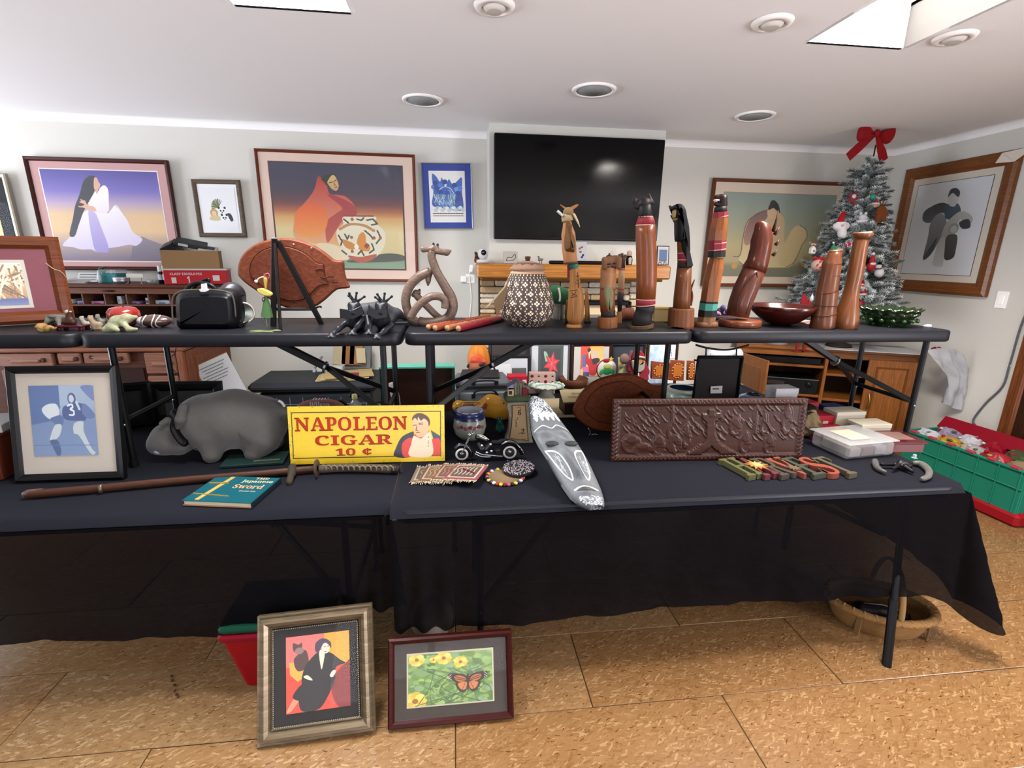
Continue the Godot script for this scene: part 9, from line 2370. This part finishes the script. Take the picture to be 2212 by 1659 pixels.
func s_floor_things() -> void:
	var t: Node3D
	# two framed prints leaning on the cloth
	var im := pic(300,350,"#c9412c")
	poly(im,[v2(0,0),v2(.62,0),v2(.62,.4),v2(0,.4)],"#cf6a62")
	poly(im,[v2(.6,0),v2(1,0),v2(1,.45),v2(.6,.45)],"#d9962e")
	poly(im,[v2(.05,.34),v2(.3,.34),v2(.28,.55),v2(.18,.6),v2(.06,.5)],"#d9a040")
	shape(im,[v2(.725,.614),v2(.928,.434),v2(1.024,.439),v2(1,.994),v2(.806,.985),v2(.716,.823)],"#7a2420")
	shape(im,[v2(.125,.296),v2(.188,.236),v2(.118,.191),v2(.111,.087),v2(.194,.112),v2(.248,.093),v2(.258,.177),v2(.321,.21),v2(.352,.326),v2(.323,.429),v2(.2,.465),v2(.136,.4)],"#4a3230")
	ell(im,[v2(.209,.195)][0],v2(.07,.045),"#8a6a66")
	shape(im,[v2(.244,.551),v2(.3,.407),v2(.426,.288),v2(.525,.24),v2(.693,.268),v2(.834,.368),v2(.928,.434),v2(.78,.47),v2(.761,.636),v2(.642,.841),v2(.502,.985),v2(.247,.986),v2(.194,.841),v2(.239,.655)],"#1f1b1a")
	shape(im,[v2(.006,.969),v2(.111,.816),v2(.201,.695),v2(.207,.821),v2(.079,.966)],"#cf8a6a")
	shape(im,[v2(.1,.795),v2(.19,.674),v2(.339,.597),v2(.407,.683),v2(.254,.844)],"#1f1b1a")
	ell(im,[v2(.623,.202)][0],v2(.065,.07),"#e3cdb4")
	shape(im,[v2(.454,.206),v2(.471,.113),v2(.581,.066),v2(.699,.123),v2(.707,.216),v2(.673,.163),v2(.603,.129),v2(.538,.209),v2(.5,.26)],"#3f3548")
	shape(im,[v2(.52,.24),v2(.609,.244),v2(.563,.46),v2(.54,.438)],"#e3cdb4")
	shape(im,[v2(.269,.541),v2(.342,.534),v2(.411,.604),v2(.316,.579)],"#e3cdb4")
	shape(im,[v2(.679,.57),v2(.73,.509),v2(.778,.522),v2(.726,.597)],"#e3cdb4")
	ln(im,[v2(.609,.25),v2(.633,.249)],.012,"#a8302c")
	for e in [[v2(.6,.187),v2(.624,.184)],[v2(.653,.181),v2(.673,.178)]]: ln(im,e,.008,"#4a3428")
	speckle(im,5000,.03)
	t = framed("framed_print","silver framed print of a seated woman in black standing on the cork floor",w3(-.47,.002,-1.335),.372,.40,.035,{"lean": .42,"turn": .02,"fw": .05,"fd": .035,"prof": [[0,0],[0,.6],[.08,.8],[.2,.7],[.3,.95],[.5,1.0],[.72,.75],[.8,.5],[.88,.6],[1,.3]],"fmat": mt("#a89d88",.32,{"metal": .55,"tex": "grain","s": Vector3.ONE*6}),"board": mt("#2e2a26",.9),"inner": [v2(.241,.195),v2(.79,.787)],"print": img_mat(im)})
	var bd := ST(true)
	for s in 4:
		var n := 44 if s % 2 == 0 else 50
		for k in n:
			var f := (k + .5)/n - .5
			var p := w3(f * .272,.2 + (.15 if s == 0 else -.15),.022) if s % 2 == 0 else w3((.136 if s == 1 else -.136),.2 + f * .3,.022)
			ball(p,Vector3.ONE * .0026,6,Basis(),bd)
	part(t,"beaded_edge",bd,mt("#b3aa98",.3,{"metal": .6}))
	im = pic(380,230,"#6c8a3c")
	grad(im,[[0,"#7d9a48"],[.5,"#5f7f3c"],[1,"#4f6f34"]])
	rng.seed = 14
	for k in 380: ell(im,v2(rng.randf(),rng.randf()),v2(.05,.05)*rng.randf_range(.3,1.2),["#5a7a34","#7d9c4a","#6a8a4c","#88a860","#4a6a2c","#79966a"][k % 6],rng.randf()*3)
	for e in [[.1,.1,.1],[.42,.1,.1],[.62,.2,.09],[.3,.12,.05],[.08,.9,.14]]:
		for k in 9: ell(im,v2(e[0],e[1]) + v2(cos(TAU*k/9),sin(TAU*k/9)*1.5)*e[2] * .55,v2(e[2] * .45,e[2] * .4),["#d9b43a","#cfa030","#e0c458"][k % 3],TAU*k/9)
		ell(im,v2(e[0],e[1]),v2(e[2] * .25,e[2] * .35),"#8a5a24")
	for k in 12: ln(im,curve([v2(rng.randf(),.3),v2(rng.randf(),.65),v2(rng.randf(),1.0)],4,false),.012,"#3f5a2a")
	for s in [-1.0,1.0]:
		var c := v2(.705,.58)
		var W := func(x: float,y: float) -> Vector2: return c + v2(s*x,y)
		shape(im,[W.call(.0,-.06),W.call(.1,-.15),W.call(.22,-.16),W.call(.23,-.1),W.call(.17,.0),W.call(.06,.04)],"#2a1c14")
		shape(im,[W.call(.0,.0),W.call(.12,.0),W.call(.15,.06),W.call(.1,.2),W.call(.03,.2)],"#2a1c14")
		shape(im,[W.call(.02,-.04),W.call(.09,-.11),W.call(.16,-.1),W.call(.14,-.02),W.call(.06,.02)],"#b0642c")
		shape(im,[W.call(.015,.03),W.call(.1,.03),W.call(.12,.07),W.call(.085,.16),W.call(.03,.16)],"#b8703a")
		ln(im,[W.call(.03,-.03),W.call(.15,-.09)],.014,"#2a1c14")
		ln(im,[W.call(.03,.0),W.call(.15,-.05)],.012,"#2a1c14")
		ln(im,[W.call(.03,.04),W.call(.07,.17)],.010,"#2a1c14")
		for k in 7: ell(im,W.call(.2 + .012*(k % 3),-.14 + .016*k),v2(.005,.008),"#e0d6c4")
	ln(im,[v2(.705,.46),v2(.705,.74)],.03,"#1f1510")
	speckle(im,9000,.05)
	framed("framed_print","dark red framed print of a monarch butterfly standing on the cork floor",w3(-.032,.002,-1.345),.425,.285,.0,{"lean": .40,"fw": .022,"fd": .03,"fmat": wood("#4e1917",.4),"board": mt("#4a4038",.9),"lip": mt("#e0d9b8",.8),"lipw": .005,"inner": [v2(.157,.209),v2(.834,.783)],"print": img_mat(im)})
	# red bin with a green lid
	t = thing("storage_bin","red plastic bin with a green lid half under the left cloth","bin","",w3(-.66,0,-1.66))
	var bp := ST()
	var rim := rring(.36,.26,.03)
	var bot := rring(.27,.2,.03)
	for i in rim.size():
		var j := (i + 1) % rim.size()
		qo(bp,[w3(bot[i].x,.003,bot[i].y),w3(bot[j].x,.003,bot[j].y),w3(rim[j].x,.235,rim[j].y),w3(rim[i].x,.235,rim[i].y)],w3(rim[i].x,0,rim[i].y))
	part(t,"bin_wall",bp,mt("#b0121c",.4))
	part(t,"bin_lip",slab(Array(rring(.375,.275,.03)),0,.03,.006,Transform3D(Basis(Vector3.RIGHT,PI/2),w3(0,.255,0))),mt("#9c0f2a",.4))
	part(t,"green_lid",slab(Array(rring(.37,.27,.03)),0,.03,.01,Transform3D(Basis(Vector3.RIGHT,PI/2),w3(0,.285,0))),mt("#12503c",.4))
	t = thing("white_globe","pale round object on the floor behind the red framed butterfly print","globe","",w3(-.115,0,-1.75))
	part(t,"globe",ball(w3(0,.09,0),w3(.09,.09,.09),20),mt("#b5a596",.8))
	part(t,"collar",lathe([[.04,.0],[.045,.02],[.03,.03]],18),mt("#8f8478",.8))
	# basket under the table's right end
	t = thing("wicker_basket","pale oval wicker basket with a hoop handle under the table's right end","basket","",w3(1.83,0,-1.635),-.35)
	var bk := ST(true)
	grid(bk,56,22,func(u: float,v: float) -> Vector3:
		var a := TAU*u
		var y := .10*v
		var r := .75 + .25*sqrt(v) + .012*sin(v*60.0)
		return w3(cos(a) * .20*r,y,sin(a) * .135*r))
	part(t,"woven_wall",bk,mt("#b08a5a",.7,{"tex": "grain","s": w3(6,30,6)}))
	part(t,"basket_floor",lathe([[.001,.012],[.19,.012]],32,Vector3.ZERO,Basis.from_scale(w3(.85,1,.6))),mt("#7a5a38",.8))
	var rm := []
	for k in 41: rm.append(w3(cos(TAU*k/40) * .202,.105,sin(TAU*k/40) * .137))
	part(t,"rolled_rim",tube(rm,.017,10),mt("#b8925f",.7,{"tex": "grain","s": w3(40,6,40)}))
	for k in 30:
		var a := TAU*k/30
		part(t,"rim_binding",tube(curve([w3(cos(a) * .218,.102,sin(a) * .153),w3(cos(a + .03) * .203,.123,sin(a + .03) * .138),w3(cos(a + .05) * .187,.106,sin(a + .05) * .122)],3,false),.004,6),mt("#a07a48",.7))
	var hd := []
	for k in 15: hd.append(w3(.02,.09 + sin(PI*k/14) * .22,cos(PI*k/14) * .135))
	part(t,"hoop_handle",tube(hd,.012,8,null,.5),mt("#a8804e",.7))
	for a in [.6,2.2]: part(t,"side_band",box(ST(),w3(cos(a) * .195,.05,sin(a) * .132),w3(.022,.1,.008),.002,Basis(Vector3.UP,PI/2 - a)),mt("#8a683c",.7))
	t = thing("dark_pouch","dark glossy pouch lying inside the wicker basket","pouch","",w3(1.84,.017,-1.635),-.35)
	part(t,"pouch",blob([[w3(-.07,.03,0),.04,w3(.08,.03,.01),.036],[w3(0,.045,0),.03,w3(.03,.05,.0),.02]],.009,.02),mt("#1f1c20",.3))
	part(t,"zip_line",tube([w3(-.07,.073,.01),w3(.0,.079,.012),w3(.08,.068,.02)],.003,6),mt("#8d8678",.4))
	t = thing("floor_beads","short trail of dark beads on the cork floor left of the red bin","beads","",w3(-1.044,.012,-1.582))
	for q in [w3(-1.078,.007,-1.631),w3(-1.064,.007,-1.609),w3(-1.046,.007,-1.587),w3(-1.031,.007,-1.561),w3(-1.005,.007,-1.533),w3(-1.016,.007,-1.544)]: part(t,"bead",ball(q,w3(.005,.004,.005),8),mt("#5a3a28",.5),true)

func _ready() -> void:
	rng.seed = 1
	var cam := Camera3D.new()
	cam.name = "camera"
	cam.fov = 76.24
	cam.near = .05
	cam.transform = Transform3D(Basis(w3(.99337,.01367,.11413),w3(.01587,.96708,-.25397),w3(-.11385,.2541,.96046)).orthonormalized(),w3(0,1.55,0))
	add_child(cam)
	cam.current = true
	var we := WorldEnvironment.new()
	we.name = "world"
	var env := Environment.new()
	env.background_mode = Environment.BG_SKY
	env.sky = Sky.new()
	var sm := ProceduralSkyMaterial.new()
	sm.sky_top_color = Color("#a9c4e6")
	sm.sky_horizon_color = Color("#eef2f6")
	sm.ground_horizon_color = Color("#d8d6d0")
	sm.ground_bottom_color = Color("#8a857c")
	env.sky.sky_material = sm
	env.tonemap_mode = Environment.TONE_MAPPER_LINEAR
	env.tonemap_exposure = 1.42
	env.sdfgi_enabled = true
	env.ssao_enabled = true
	env.ssil_enabled = true
	we.environment = env
	add_child(we)
	# daylight through the skylights and windows
	for e in [
		["skylight_light",w3(-.64,2.665,-1.85),w3(-PI/2,0,0),v2(.44,1.05),8.0,"#ffffff"],
		["skylight_light",w3(1.86,2.665,-1.75),w3(-PI/2,0,0),v2(.47,1.25),13.0,"#fff6ee"],
		["window_light",w3(-5.54,1.15,-2.35),w3(0,-PI/2,0),v2(3.2,1.9),19.0,"#e6efff"],
		["window_light",w3(-.3,1.1,2.54),w3(0,0,0),v2(1.7,1.8),5.5,"#f0f3ff"],
		["window_light",w3(3.93,1.15,.95),w3(0,PI/2,0),v2(1.6,1.9),17.0,"#f4f4ff"]]:
		var l := AreaLight3D.new()
		l.name = e[0]
		l.area_size = e[3]
		l.light_energy = e[4]
		l.light_color = Color(e[5])
		l.shadow_enabled = true
		l.position = e[1]
		l.rotation = e[2]
		l.set("area_range",14.0)
		add_child(l,true)
	make_textures()
	room()
	ceiling_fittings()
	tone = .47
	fireplace()
	tables()
	s_wall_pictures()
	s_desk_corner()
	s_upper_things()
	s_lower_things()
	s_hearth_things()
	s_cabinet_corner()
	s_floor_things()
